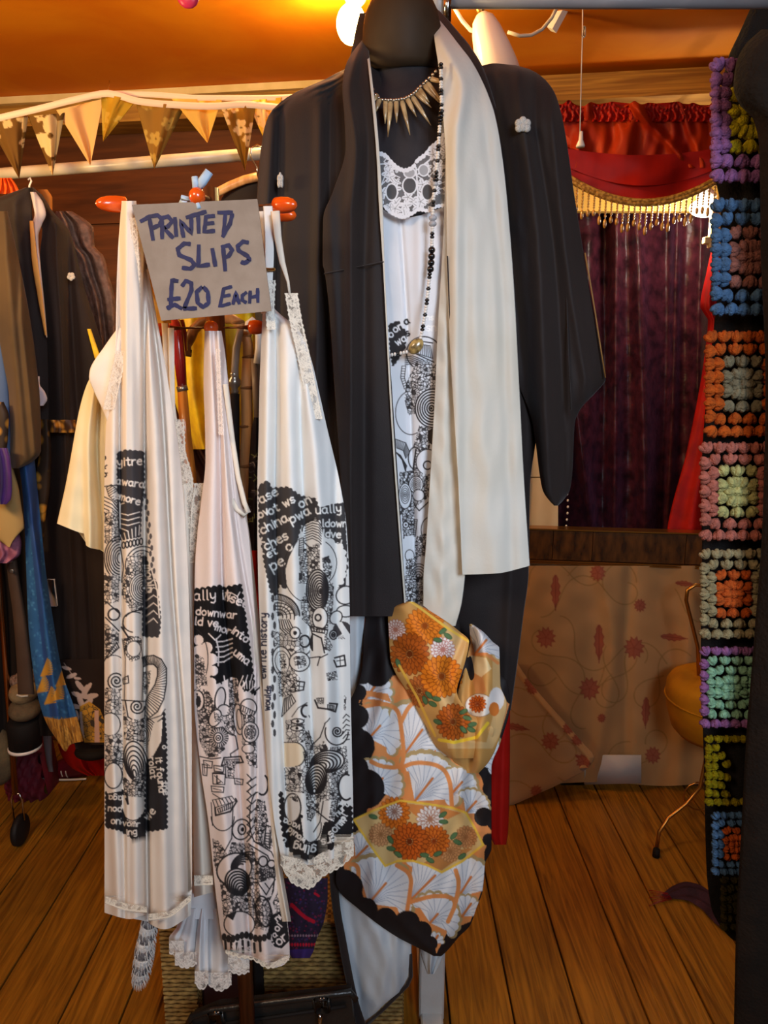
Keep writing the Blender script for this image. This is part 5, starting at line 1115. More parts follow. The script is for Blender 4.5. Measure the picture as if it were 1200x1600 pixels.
# ---- right slip
W = COOLW
cv = Canvas(398, 742, 560, 1352, W, 1.4); D = cv.doodle; G5 = (62, 60, 62)
cv.text('ewrite history', 415, 1060, 11, -89, 2.0, (44, 48, 70)); cv.text('woulds', 421, 1110, 9, -86, 2.0, (44, 48, 70))
for k in range(16): cv.ell(426+(k % 2)*3, 935+k*1.+k*13, 2.4, 6, (80, 78, 80))
cv.fill(wavy([(405, 760), (418, 752), (424, 764), (450, 762), (470, 776), (492, 780), (500, 800), (488, 812), (470, 820), (462, 850), (455, 870), (448, 890), (446, 920), (436, 910), (432, 930), (424, 925), (414, 880), (406, 830), (405, 760)], 2.5, 8), G5)
for st_, x, y, h in (('ase', 408, 787, 14), ('ot ws', 422, 805, 13), ('on', 470, 794, 14), ('china', 410, 835, 14), ('pwa', 456, 818, 14), ('ches', 416, 860, 14), ('o', 450, 862, 15), ('et', 420, 872, 12), ('pe', 426, 892, 16), ('ov', 406, 810, 12), ('k', 408, 850, 12), ('x', 408, 868, 10)): cv.text(st_, x, y, h, -28, 2.7, W)
cv.fill(wavy([(492, 796), (520, 788), (538, 786), (541, 850), (538, 858), (520, 852), (500, 840), (492, 796)], 1, 8), G5)
cv.text('ually', 494, 803, 13, -4, 2.3, W); cv.text('aldown', 494, 823, 11, 0, 2.2, W); cv.text('uldve', 496, 838, 11, 4, 2.4, W)
# spiral big head outline
cv.fill([(500, 812), (480, 824), (462, 850), (452, 870), (446, 890), (448, 915), (456, 930), (440, 1340), (555, 1340), (552, 900), (535, 850), (520, 845), (505, 838)], W)
cv.ell(484, 890, 41, 52, None, 1.0, a0=70, a1=245); cv.ell(492, 880, 34, 38, None, 1.0, a0=-60, a1=50)
cv.fill([(500, 815), (480, 828), (474, 845), (486, 838), (500, 842)], W)
for k in range(8): cv.line([(474+k*.5, 846-k*4), (488, 841-k*4), (498, 846-k*4.4), (502, 850-k*4)], 1.3)
cv.ell(500, 830, 28, 20, None, 1.6, a0=180, a1=260); cv.stripes([(468, 842), (467, 858), (467, 868)], [(474, 840), (475, 856), (475, 868)], 9, 1.1); cv.line([(476, 848), (484, 856), (476, 862)], 1.8); cv.ell(477, 861, 4, 4, INK)
D([(486, 852), (500, 848), (505, 858), (500, 872), (512, 870), (518, 885), (515, 905), (500, 892), (470, 912), (467, 870)], 4.6, 30, .3); D([(467, 895), (480, 896), (479, 912), (467, 912)], 4, 31, .3)
cv.fill(wavy([(516, 848), (534, 852), (541, 880), (536, 905), (526, 918)], 5, 12)+[(540, 918), (543, 850)], G5); cv.line([(528, 855), (522, 848)], 2, W); cv.line([(532, 852), (534, 844)], 2, W)
for x, y, r in ((515, 850, 9), (522, 862, 10), (528, 880, 10), (526, 898, 10), (515, 912, 12)): cv.ell(x, y, r, r, W)
cv.fill([(500, 850), (518, 870), (520, 900), (508, 915), (500, 900)], W); cv.ell(492, 880, 34, 38, None, 1.0, a0=-60, a1=50); D([(503, 872), (514, 868), (519, 885), (516, 905), (506, 900)], 4.4, 32, .3)
D([(470, 940), (486, 905), (512, 905), (516, 960), (512, 985), (490, 985), (472, 968)], 4.8, 33, .25); D([(508, 905), (522, 912), (520, 950), (516, 975), (508, 970)], 4.6, 34, .3)
cv.rings(496, 922, 17, 32, 8, 2.2, W, 6, 2); cv.ell(503, 924, 3, 3, INK)
cv.ell(500, 966, 12, 17, W, 1.5); cv.ell(497, 965, 4.5, 5, None, 2.4); cv.stripes([(486, 978), (512, 984)], [(487, 986), (511, 990)], 6, 1.4, edge=2)
cv.ell(540, 930, 15, 14, W, 1.8, rot=-.5); cv.ell(540, 955, 14, 9, W, 1.6); cv.ell(525, 965, 9, 11, W, 1.6, rot=.6); cv.ell(535, 985, 15, 14, (70, 66, 68), 0, rot=.2); cv.fill([(524, 972), (534, 972), (550, 996), (546, 1012), (538, 996)], W); cv.rings(521, 992, 6, 7, 2, 2, W)
for k in range(7): cv.line([(527+k*1.5, 996-k), (532+k*3, 1003-k*2)], 1.6, W)
# left quarter dome
cv.ell(428, 962, 40, 34, None, 2, a0=-90, a1=0); cv.stripes([(428+40*math.sin(t*.1), 962-34*math.cos(t*.1)) for t in range(16)], [(428+33*math.sin(t*.1), 964-27*math.cos(t*.1)) for t in range(16)], 22, 1.2)
for k in range(4): cv.ell(434, 964, 26-k*6, 22-k*5, None, 1.4, a0=-100, a1=10)
for k in range(6): cv.line([(436+k*3, 968), (438+k*4, 982), (446+k*5, 990)], 1.5)
for k in range(6): cv.line([(434, 962), (434+26*math.cos(-.2-k*.28), 962-22*math.sin(.2+k*.28))], 1.)
D([(426, 985), (448, 990), (472, 995), (476, 1020), (460, 1020), (440, 1012), (430, 1008)], 6.5, 35, .1); cv.ell(461, 989, 8, 9, W, 1.7); cv.ell(461, 989, 3, 3.4, INK); cv.ell(478, 998, 10, 24, W, 1.5, a0=-70, a1=100); cv.ell(476, 1002, 8, 9, None, 2.6, a0=-160, a1=150)
cv.ell(441, 1034, 15, 24, W, 1.6, rot=-.15); cv.ell(441, 1034, 11, 17, None, 1, rot=-.15); D([(436, 1022), (446, 1022), (448, 1044), (438, 1046)], 4.4, 36, .1); cv.ell(468, 1034, 16, 15, W, 1.6); D([(458, 1026), (476, 1024), (480, 1040), (462, 1046)], 5, 37, .05)
D([(508, 985), (520, 1010), (516, 1018), (505, 1014)], 4.4, 38, .3); cv.fill([(486, 992), (500, 996), (506, 1018), (492, 1040), (484, 1020)], W); cv.line([(488, 990), (502, 997), (507, 1020)], 2.2); cv.ell(490, 1004, 6, 14, INK, a0=100, a1=260)
cv.line([(523, 1028), (538, 1024), (540, 1040), (526, 1042), (522, 1032)], 2.4); cv.line([(526, 1033), (538, 1031)], 1.2); cv.line([(531, 1026), (532, 1040)], 1.2); cv.line([(484, 1028), (500, 1026), (496, 1040)], 1.6); cv.line([(500, 1028), (512, 1022)], 1.6)
D([(510, 1052), (526, 1048), (528, 1062), (512, 1064)], 4.4, 39, .2); D([(434, 1050), (458, 1046), (470, 1062), (466, 1078), (450, 1090), (436, 1088)], 5.4, 40, .1, 1.)
cv.stripes([(444, 1092), (456, 1086)], [(440, 1120), (462, 1096)], 6, 1.3, edge=1.2); cv.line([(463, 1064), (476, 1066), (474, 1078), (462, 1080), (460, 1068)], 2.0); cv.line([(468, 1066), (467, 1080)], 1.2); cv.line([(462, 1072), (475, 1073)], 1.2)
cv.line([(492, 1094), (497, 1106), (512, 1108), (524, 1112), (527, 1100), (515, 1099)], 2.6); D([(494, 1090), (506, 1090), (506, 1100), (496, 1100)], 3.6, 41, .3); cv.stripes([(512, 1101), (522, 1103)], [(512, 1107), (522, 1109)], 4, 1.4)
cv.ell(500, 1104, 20, 28, None, 1.2, a0=40, a1=150); cv.line([(456, 1120), (466, 1106), (480, 1098)], 1.2); cv.ell(478, 1111, 7, 9, None, 3, a0=90, a1=280)
D([(538, 1086), (541, 1090), (540, 1110), (537, 1108)], 4, 42, .5); cv.ell(526, 1144, 18, 20, None, 1.8, a0=0, a1=200); cv.spiral(527, 1143, 9, 2.4, 2.0)
for k in range(6): cv.line([(536, 1122+k*8), (541, 1116+k*8), (546, 1120+k*7)], 1.4)
D([(446, 1125), (476, 1124), (477, 1160), (448, 1162)], 6.4, 43, .12); cv.ell(465, 1127, 10, 4, W, 1.6); cv.ell(465, 1127, 2.5, 2.5, INK); cv.ell(464, 1138, 10, 4, W, 1.4); cv.ell(464, 1138, 2.5, 2.5, INK)
D([(477, 1140), (486, 1150), (494, 1166), (506, 1158), (512, 1168), (541, 1166), (544, 1190), (545, 1240), (530, 1255), (505, 1250), (490, 1262), (476, 1240)], 5.2, 44, .4)
cv.fill([(484, 1115), (510, 1120), (500, 1150), (490, 1160), (484, 1140)], W); cv.line([(508, 1130), (500, 1152), (488, 1164), (482, 1142)], 1.6)
cv.ell(461, 1179, 16, 19, (236, 222, 196), 1.6); cv.fill([(444, 1160), (461, 1160), (461, 1198), (444, 1198)], (236, 222, 196)); cv.line([(444, 1160), (462, 1160)], 1.2)
D([(444, 1200), (478, 1196), (480, 1240), (446, 1236)], 6, 45, .15)
cv.stripes([(474, 1175), (478, 1196)], [(480, 1175), (481, 1196)], 5, 1.2)
for k in range(6): cv.ell(512-k*2, 1190+k*1.5, 26-k*3.6, 17-k*2.2, W if k == 0 else None, 2.2, rot=-.15)
for k in range(9): t = k/9.; cv.ell(494-3*t, 1218+20*t, 15*(1-t)+1, 24*(1-t)+1, W if k == 0 else None, 2.2, rot=.15)
cv.ell(541, 1230, 12, 20, W, 2.6, a0=60, a1=290); D([(478, 1244), (500, 1240), (498, 1290), (480, 1284)], 5, 46, .4)
cv.fill(wavy([(438, 1236), (446, 1268), (470, 1275), (482, 1320), (492, 1300), (520, 1280), (528, 1262), (540, 1258), (548, 1262), (550, 1300), (536, 1318), (500, 1332), (478, 1344), (462, 1336), (446, 1318), (440, 1280), (438, 1236)], 3.5, 9), (36, 34, 36))
cv.ell(457, 1262, 13, 22, W, 2); D([(452, 1246), (464, 1240), (466, 1256)], 4.2, 47, .3)
cv.fill([(470, 1278), (486, 1284), (494, 1270), (506, 1284), (500, 1312), (484, 1316), (474, 1308)], W); cv.ell(485, 1290, 17, 26, None, 1.4, a0=-10, a1=180)
cv.fill([(504, 1252), (518, 1250), (528, 1250), (522, 1284), (512, 1280), (502, 1262)], W); cv.line([(488, 1262), (510, 1280), (522, 1288), (528, 1250)], 1.8); D([(518, 1252), (527, 1250), (522, 1282), (514, 1278)], 4, 48, .2); cv.line([(505, 1252), (500, 1284), (490, 1300)], 1.6)
cv.text('vaga', 470, 1290, 9, 205, 2.2, W); cv.text('would', 478, 1312, 9, 218, 2.3, W); cv.text('o', 448, 1312, 10, 220, 2.3, W); cv.text('gling', 494, 1324, 12, 192, 2.6, W); cv.text('ers', 524, 1306, 12, 165, 2.5, W); cv.text('sorm', 518, 1308, 12, -48, 2.4, W); cv.text('nol', 534, 1290, 10, -60, 2.1, W); cv.text('hurt', 528, 1276, 9, -45, 2, W)
s3 = thing('printed_slip', 'right-hand printed slip on the stand, lace-edged bodice, print from waist to deep white lace hem', 'slip', P(480, 1370, 1.0))
M['slip3'] = mat('cool_white_satin', (255, 255, 255), .68, attr=True, spec=.18, bump=.05, bscale=500, trans=.1)
sheet('slip_body', [(478, 411, 424), (495, 410, 442), (515, 409, 466), (560, 407, 485), (620, 405, 499), (680, 404, 512), (760, 402, 530), (830, 402, 541), (900, 403, 545), (1000, 407, 547), (1100, 412, 548), (1200, 418, 550), (1300, 430, 552), (1352, 440, 552)],
      [(478, .975), (620, .945), (760, .94), (1352, .965)], M['slip3'], s3, bot=[(0, -6), (.2, -8), (.4, 0), (.7, -10), (1, -34)], top=[(0, 0), (.5, -3), (1, 0)],
      folds=[([(480, 430), (620, 432), (760, 430), (1352, 452)], -.014, 5), ([(500, 418), (760, 415), (1352, 428)], .012, 8), ([(540, 448), (680, 452), (1352, 476)], .016, 13), ([(680, 470), (1352, 495)], -.010, 6), ([(560, 470), (700, 492), (1352, 520)], .016, 13), ([(780, 524), (1352, 530)], -.006, 6)],
      nu=170, nv=110, fine=(742, 1345, 610), canvas=cv, base=W, wr=.0008, thick=.04, rnd=.016, seed=47)
sheet('strap', [(322, 411, 426), (350, 413, 427), (400, 414, 428), (440, 414, 426), (485, 411, 424)], [(322, .985), (485, .965)], M['slip3'], s3, nu=10, nv=30, canvas=Canvas(0, 0, 3, 3, W, 1), base=W, thick=.003, rnd=.001)
sheet('strap', [(330, 402, 412), (420, 406, 416), (490, 408, 416)], [(330, 1.02), (490, .99)], M['slip4'], s3, nu=8, nv=24, thick=.003, rnd=.001)
MB().tube([PV(x, y, .972) for x, y in ((430, 330), (434, 370), (441, 410), (450, 440), (453, 462))], [.006, .005, .004, .002, .0015], 8, True, .4).obj('strap', M['slip4'], s3)
MB().tube([PV(x, y, .985) for x, y in ((426, 340), (436, 390), (450, 440))], .002, 6, True, .4).obj('strap', M['slip4'], s3)
MB().box(PV(421, 421, .968), (.016, .004, .004), .001).obj('strap_slider', M['gold_bead'], s3)
vstrip('lace_edging', [(438, 424), (480, 422), (515, 424)], 7, .948, s3, 80, (230, 230, 228), 5, .8)
vstrip('lace_edging', [(458, 455), (500, 462), (545, 472), (600, 483), (655, 494)], 10, .936, s3, 81, (230, 230, 228), 5, .8)
lace_strip('hem_lace', [(438, 1336), (458, 1340), (480, 1344), (500, 1334), (530, 1318), (553, 1304)], [(438, 1352), (458, 1382), (482, 1390), (506, 1370), (532, 1356), (554, 1336)], .952, s3, 82, 1, (236, 236, 232), .75, 5)

# ---- cream blouse behind the left slip
M['cream'] = mat('cream_blouse_cotton', (238, 222, 180), .7, (230, 212, 168), scale=8, trans=.15)
bl = thing('cream_blouse', 'cream blouse whose wide short sleeve hangs left of the leftmost printed slip', 'blouse', P(140, 860, 1.06))
sheet('sleeve', [(578, 148, 172), (600, 136, 178), (640, 124, 182), (700, 113, 188), (760, 102, 190), (800, 93, 190), (818, 89, 190)], [(578, 1.06), (818, 1.04)], M['cream'], bl, bot=[(0, 0), (.35, 14), (.42, 16), (.45, 34), (.6, 40), (.72, 42), (.75, 52), (1, 52)],
      folds=[([(590, 150), (700, 138), (818, 140)], .014, 7), ([(590, 158), (700, 152), (818, 160)], -.012, 5), ([(590, 165), (700, 168), (818, 176)], .014, 8), ([(620, 130), (818, 108)], .008, 12)], nu=60, nv=60, thick=.03, rnd=.012, wr=.002)
sheet('body', [(570, 160, 200), (900, 168, 215)], 1.09, M['cream'], bl, nu=20, nv=20, thick=.02)
sheet('strap', [(330, 214, 222), (400, 226, 246), (470, 240, 262), (505, 246, 268)], 1.02, mat('gold_satin', (236, 190, 84), .5, (214, 160, 50), scale=30, trans=.3), bl, nu=12, nv=20, thick=.004, rnd=.002, folds=[([(330, 218), (505, 256)], .004, 3)])
# ---------------------------------------------------------------- behind the slips: canes and umbrellas on the stand
M['maroon'] = mat('maroon_lacquer', (160, 36, 36), .2, (124, 22, 26), scale=20, spec=.6, coat=.5)
M['cane_wood'] = mat('honey_wood', (214, 134, 52), .3, (174, 98, 32), scale=14, kind='wood', stretch=(3, 3, .5), coat=.4)
M['bamboo'] = mat('bamboo', (236, 186, 126), .4, (206, 150, 92), scale=20, stretch=(4, 4, .6), coat=.3)
M['bamboo_dark'] = mat('burnt_bamboo', (168, 118, 70), .4, (110, 72, 40), scale=26)
M['cane_grey'] = mat('grey_horn_cane', (150, 132, 116), .35, (120, 104, 92), scale=14)
M['pewter'] = mat('pewter_collar', (150, 140, 128), .3, metal=.8)
YC = 1.14
def cane(name, label, segs, group='canes hanging on the coat stand'):
    t = thing(name, label, 'walking stick', P(segs[0][1][-1][0], 1000, YC), group)
    for nm, pts, r, m, yy_ in segs: MB().tube([PV(x, y, yy_) for x, y in pts], r, 12).obj(nm, M[m], t)
    return t
c1 = cane('walking_stick', 'walking stick with a maroon lacquered handle and honey wood shaft', [('handle', [(272, 498), (277, 520), (281, 560), (285, 606)], [.0085, .0095, .0092, .0075], 'maroon', YC), ('handle_hook', [(283, 500), (287, 520), (288, 548)], .005, 'maroon', YC+.012),
     ('collar', [(284, 603), (286, 611)], .0088, 'pewter', YC), ('shaft', [(285, 610), (290, 680), (298, 740), (303, 800), (304, 990)], [.0078, .0092, .0088, .0082, .006], 'cane_wood', YC)])
c2 = cane('walking_stick', 'dark-ended crook walking stick of burnt bamboo beside the maroon handle', [('handle', [(292, 556), (291, 540), (297, 528), (303, 515), (315, 503), (330, 498), (345, 500)], [.008, .0085, .009, .0085, .008, .0075, .006], 'bamboo_dark', YC+.03), ('handle_tip', [(294, 546), (293, 557)], .0062, 'black', YC+.03), ('shaft', [(345, 500), (352, 620), (356, 900)], .006, 'bamboo_dark', YC+.04)])
c3 = cane('walking_stick', 'bamboo walking stick with a curved crook handle and dark-ringed joints', [('handle', [(338, 505), (348, 498), (362, 498), (374, 506), (382, 520), (387, 538), (388, 558)], [.007, .0075, .0078, .008, .008, .0082, .0085], 'bamboo', YC), ('shaft', [(388, 558), (385, 604), (386, 660), (383, 728), (382, 795), (381, 1000)], [.0096, .0092, .0092, .009, .0086, .008], 'bamboo', YC)])
for (x, y) in ((388, 558), (385, 606), (384, 666), (383, 728), (382, 790), (372, 504), (383, 524)):
    MB().tube([PV(x-.4, y-2.2, YC), PV(x, y, YC), PV(x, y+2.2, YC)], [.0094, .0106, .0094], 12).obj('ring', M['bamboo_dark'], c3)
c4 = cane('walking_stick', 'grey horn-handled walking stick with a turned pewter collar and black shaft', [('handle', [(378, 510), (374, 522), (369, 545), (367, 575), (367, 592)], [.004, .0055, .006, .0058, .0062], 'cane_grey', YC-.01), ('shaft', [(367, 615), (368, 700), (372, 900)], [.0072, .0066, .005], 'black', YC-.01)])
MB().lathe([(.004, 0), (.0068, .004), (.005, .009), (.0095, .015), (.0098, .022), (.005, .028), (.007, .031), (.004, .036)][::-1], PV(367, 616, YC-.01), seg=16).obj('collar', M['pewter'], c4)
um = thing('umbrella', 'folded black floral umbrella with a white hook handle hanging beside the bamboo walking stick', 'umbrella', P(395, 800, 1.12))
MB().tube([PV(x, y, 1.12) for x, y in ((386, 518), (388, 505), (394, 500), (401, 506), (404, 525), (404, 545), (401, 568))], .0052, 10).obj('handle', M['white_gloss'], um)
MB().tube([PV(397, 560, 1.125), PV(402, 652, 1.125)], .0052, 10).obj('shaft', M['cane_grey'], um)
cvu = Canvas(380, 640, 412, 860, (30, 24, 30), 1.5); rr = random.Random(5)
for j in range(26):
    x, y = rr.uniform(384, 410), rr.uniform(700, 815); a = rr.random()*6
    cvu.line([(x, y), (x+7*math.cos(a), y+7*math.sin(a)), (x+10*math.cos(a+.8), y+10*math.sin(a+.8))], 1.1, rr.choice([(170, 160, 150), (150, 160, 90), (90, 84, 96)]))
M['print_cloth'] = mat('printed_cloth', (255, 255, 255), .7, attr=True)
sheet('canopy', [(640, 399, 406), (680, 392, 409), (760, 386, 411), (860, 386, 412)], 1.13, M['print_cloth'], um, nu=36, nv=160, canvas=cvu, base=(30, 24, 30), folds=[([(640, 400), (860, 396)], .008, 5)], thick=.02, rnd=.008)
M['yellow'] = mat('yellow_damask', (248, 216, 40), .5, (206, 168, 50), scale=26, bump=.3, bscale=90, spec=.3, trans=.15)
tag(sheet('yellow_dress', [(340, 236, 275), (480, 262, 410), (560, 262, 412), (680, 290, 405), (702, 300, 395)], 1.24, M['yellow'], None, nu=60, nv=60, auto=(3, .01), folds=[([(480, 345), (700, 350)], .02, 12)], thick=.03), 'yellow damask garment seen behind the walking sticks', 'dress')
tag(sheet('red_cloth', [(790, 386, 412), (850, 386, 408), (930, 392, 410), (1000, 396, 412)], 1.2, M['red'], None, nu=12, nv=20, thick=.02, auto=(1, .005)), 'strip of red cloth showing between the middle and right-hand printed slips', 'cloth')
tag(sheet('brown_skirt', [(690, 270, 330), (800, 275, 420), (1300, 270, 440), (1420, 280, 440)], 1.3, mat('dark_brown_cloth', (62, 34, 26), .8, (48, 26, 22), scale=12), None, nu=30, nv=30, thick=.03, auto=(4, .01)), 'dark brown cloth hanging far behind the printed slips', 'skirt')
# wooden hanger and white scarf behind the sign
hg = thing('wooden_hanger', 'pale wooden hanger hanging behind the cardboard sign below the bunting', 'hanger', P(360, 290, 1.755))
MB().tube([PV(x, y, 1.755) for x, y in ((312, 316), (335, 303), (360, 290), (382, 281), (402, 276))], .010, 10, True, .6).obj('shoulder_bar', M['bamboo'], hg)
MB().tube([PV(x, y, 1.755) for x, y in ((402, 276), (402, 262), (392, 246), (392, 232), (402, 226), (411, 232))], .0018, 6).obj('hook', M['chrome'], hg)
tag(sheet('black_shirt', [(284, 370, 410), (300, 352, 412), (330, 340, 412), (500, 335, 412)], 1.765, M['silk'], None, nu=20, nv=20, thick=.03), 'black garment on the pale wooden hanger behind the sign', 'shirt')

# ---------------------------------------------------------------- clothes on the left rail
M['bk_kimono'] = mat('brown_black_silk', (40, 27, 21), .7, (32, 21, 17), scale=5, bump=.15, bscale=300, sheen=.1)
YK = 1.72
k2 = thing('black_kimono', 'brown-black kimono with a small white crest hanging from the left clothes rail', 'kimono', P(90, 900, YK))
MB().tube([PV(x, y, YK+.01) for x, y in ((46, 300), (46, 290), (49, 283), (47, 278), (44, 281))], .0022, 6).obj('hanger_hook', M['white_gloss'], k2)
sheet('right_half', [(293, 44, 52), (305, 48, 66), (330, 56, 82), (360, 66, 108), (400, 62, 120), (450, 66, 132), (500, 70, 148), (560, 68, 166), (660, 66, 185), (800, 66, 185), (950, 76, 182), (1060, 96, 180), (1170, 118, 178)],
      [(293, YK), (1170, YK)], M['bk_kimono'], k2, nu=60, nv=80, folds=[([(360, 88), (1100, 120)], .012, 6), ([(360, 105), (1100, 150)], -.01, 6), ([(400, 82), (540, 98)], .01, 8)], thick=.06, rnd=.02)
sheet('left_half', [(293, 40, 48), (304, 10, 52), (320, -30, 50), (360, -50, 52), (420, -50, 56), (480, -50, 64), (528, -50, 74), (700, -50, 78)], [(293, YK-.01), (700, YK-.02)], M['bk_kimono'], k2, nu=50, nv=60, folds=[([(320, 22), (600, 50)], .01, 10)], thick=.04, rnd=.01)
sheet('collar_lining', [(300, 47, 56), (318, 51, 68), (335, 54, 72), (350, 50, 66), (370, 48, 60), (420, 52, 64), (480, 62, 70), (527, 72, 74)], YK-.03, mat('pale_collar_lining', (196, 186, 186), .6, (176, 170, 176), scale=9), k2, nu=16, nv=50, folds=[([(300, 52), (527, 70)], .006, 4)], rnd=.004)
sheet('gold_lining', [(345, 46, 52), (400, 49, 58), (460, 58, 66), (524, 70, 73)], YK-.04, mat('gold_lining', (224, 166, 84), .6), k2, nu=8, nv=30, rnd=.002)
mb = MB()
for k in range(5): mb.ell(PV(111+3.4*math.cos(k*1.257+.3), 432+3.4*math.sin(k*1.257+.3), YK-.03), (.005, .002, .005), 8, 5)
mb.obj('crest', M['crest'], k2)
cvk = Canvas(92, 1035, 180, 1175, (38, 26, 21), 1.5); lf = (206, 180, 168)
for (x, y, r, a) in ((104, 1044, 8, .3), (112, 1056, 9, -.4), (121, 1060, 6, .1), (125, 1072, 11, .9), (133, 1080, 12, 2.0), (122, 1086, 11, .4), (138, 1074, 9, -1.0), (142, 1088, 12, -.2), (126, 1096, 12, 1.2), (118, 1104, 10, .2), (136, 1100, 12, 2.4), (120, 1118, 9, 1.4)): cvk.ell(x, y, r, r*.38, lf, rot=a)
cvk.line([(100, 1036), (114, 1056), (122, 1060)], 1.2, lf); cvk.fill([(124, 1104), (140, 1096), (156, 1108), (165, 1130), (165, 1160), (132, 1160), (126, 1140)], (206, 150, 50))
cvk.doodle([(128, 1106), (140, 1098), (156, 1110), (165, 1132), (165, 1158), (134, 1158), (128, 1138)], 8, 5, .35, .7, (206, 150, 50)); cvk.fill([(148, 1110), (154, 1110), (156, 1160), (148, 1160)], (214, 170, 150)); cvk.fill([(124, 1112), (128, 1112), (132, 1156), (126, 1140)], (190, 170, 160))
sheet('embroidered_hem', [(1030, 84, 182), (1060, 92, 181), (1100, 104, 180), (1140, 116, 179), (1164, 126, 178)], YK-.035, M['print_cloth'], k2, nu=90, nv=130, canvas=cvk, base=(38, 26, 21), thick=.02, rnd=.01)
sheet('gold_belt', [(656, 66, 118), (676, 68, 120)], YK-.05, mat('gold_brocade', (196, 138, 52), .5, (70, 44, 26), scale=60, kind='cells', contrast=(.2, .6)), k2, nu=30, nv=8, auto=(2, .006), rnd=.01)
sheet('yellow_strap', [(514, 136, 142), (560, 148, 158)], YK-.03, M['yellow'], k2, nu=8, nv=10, rnd=.002)
sheet('white_tag', [(588, 46, 62), (600, 56, 62), (612, 50, 70), (624, 54, 74), (634, 58, 68)], YK-.08, mat('white_tag', (214, 204, 208), .6), k2, nu=10, nv=12, rnd=.004)
tag(sheet('olive_sleeve', [(330, -20, 12), (400, -20, 28), (480, -10, 44), (560, 4, 56), (620, 14, 62), (680, 16, 64), (705, 16, 64), (722, 17, 50), (732, 18, 30)], YK-.13, mat('olive_cloth', (84, 64, 38), .75, (66, 50, 30), scale=6, sheen=.1), None, nu=40, nv=60, folds=[([(400, 10), (700, 36)], .014, 10), ([(500, 34), (720, 56)], .008, 5)], thick=.05, rnd=.02),
    'olive brown garment sleeve with a rounded lower edge hanging leftmost', 'sleeve')
tag(sheet('lace_shawl', [(330, 84, 112), (345, 84, 136), (355, 84, 146), (385, 100, 148), (400, 110, 162), (430, 120, 170), (470, 134, 180), (560, 150, 184), (640, 160, 186)], YK+.12, mat('mauve_lace', (150, 122, 104), .8, (112, 88, 74), scale=70, bump=.8, bscale=110, detail=8), None, nu=40, nv=50, auto=(2, .012), thick=.03, wr=.006),
    'mauve-grey lace shawl hanging behind the right shoulder of the crested kimono on the rail', 'shawl')
tag(sheet('orange_scarf', [(278, 0, 18), (290, -4, 26), (303, -8, 32)], YK+.05, mat('orange_cloth', (232, 96, 20), .7), None, nu=30, nv=10, auto=(4, .008), thick=.02), 'gathered orange cloth just under the left end of the cream rail', 'scarf')
tag(sheet('gold_garment', [(296, 58, 74), (310, 62, 82), (330, 66, 82), (345, 76, 84)], YK+.08, mat('ochre_cloth', (176, 110, 44), .7), None, nu=16, nv=12, thick=.03), 'ochre collar of a garment peeping out behind the crested kimono', 'garment')
# blue robe with gold embroidery
BL = (46, 96, 150)
cvb = Canvas(10, 680, 136, 1175, BL, 1.3); rr = random.Random(12)
for j in range(420):
    x, y = rr.uniform(30, 110), rr.uniform(820, 1120); cvb.ell(x, y, 2.2, 1.6, rr.choice([(70, 130, 180), (60, 116, 168), (38, 84, 136)]), rot=rr.random()*3)
cvb.fill([(38, 700), (56, 700), (70, 1000), (92, 1120), (78, 1120), (60, 960), (46, 820)], (44, 78, 140))
for px_, py_ in ((70, 1046), (64, 1072), (94, 1062), (88, 1084), (76, 1090)):
    for k in range(9): a = -1.2+k*.2; cvb.line([(px_-6, py_+10), (px_+12*math.cos(a), py_+18*math.sin(a))], 1.8, (206, 148, 52))
cvb.fill([(60, 1118), (92, 1124), (130, 1118), (134, 1175), (60, 1175)], (190, 136, 56))
for j in range(220): x, y = rr.uniform(60, 134), rr.uniform(1120, 1172); cvb.line([(x, y), (x+2, y+9)], 1., rr.choice([(120, 80, 40), (232, 184, 90), (150, 106, 50)]))
tag(sheet('blue_robe', [(690, 22, 52), (760, 34, 58), (820, 38, 64), (900, 41, 72), (980, 44, 84), (1060, 52, 98), (1120, 64, 118), (1150, 76, 126), (1168, 88, 130)], YK-.09, M['print_cloth'], None, nu=70, nv=300, canvas=cvb, base=BL, bot=[(0, -14), (.35, 6), (.5, -4), (1, -10)], folds=[([(690, 34), (1168, 96)], .018, 7), ([(820, 58), (1168, 118)], -.012, 5)], thick=.05, rnd=.016, wr=.003),
    'bright blue robe with a gold embroidered fringe hanging low on the left rail', 'robe')
tag(sheet('blue_shirt', [(400, -30, -2), (520, -30, 8), (560, -30, 12), (640, -30, 16), (720, -20, 20)], YK-.1, mat('steel_blue_cloth', (66, 88, 128), .7), None, nu=16, nv=24, thick=.03), 'steel blue cloth at the left edge beside the olive sleeve', 'shirt')
mg = mat('gold_print_cloth', (196, 140, 50), .6, (50, 36, 24), scale=34, kind='cells', contrast=(.25, .5))
tag(sheet('gold_print_shirt', [(628, -20, 6), (650, -20, 14), (690, -20, 12), (720, -20, 6)], YK-.15, mg, None, nu=16, nv=20, thick=.02), 'gold and black patterned cloth at the left edge above the purple garment', 'shirt')
tag(sheet('gold_print_skirt', [(655, 64, 76), (700, 62, 80), (760, 54, 78), (820, 56, 70), (870, 62, 68), (920, 64, 70)], YK-.06, mg, None, nu=16, nv=40, thick=.02, rnd=.01), 'gold patterned cloth strip between the blue robe and the crested kimono', 'skirt')
tag(sheet('purple_garment', [(700, -20, 12), (720, -20, 17), (760, -20, 19), (780, -20, 17), (788, -10, 10)], YK-.18, mat('purple_satin', (84, 44, 120), .4, (60, 28, 90), scale=12, sheen=.3), None, nu=16, nv=24, auto=(1.5, .008), thick=.03), 'purple satin garment bulging in at the left edge of the photo', 'garment')
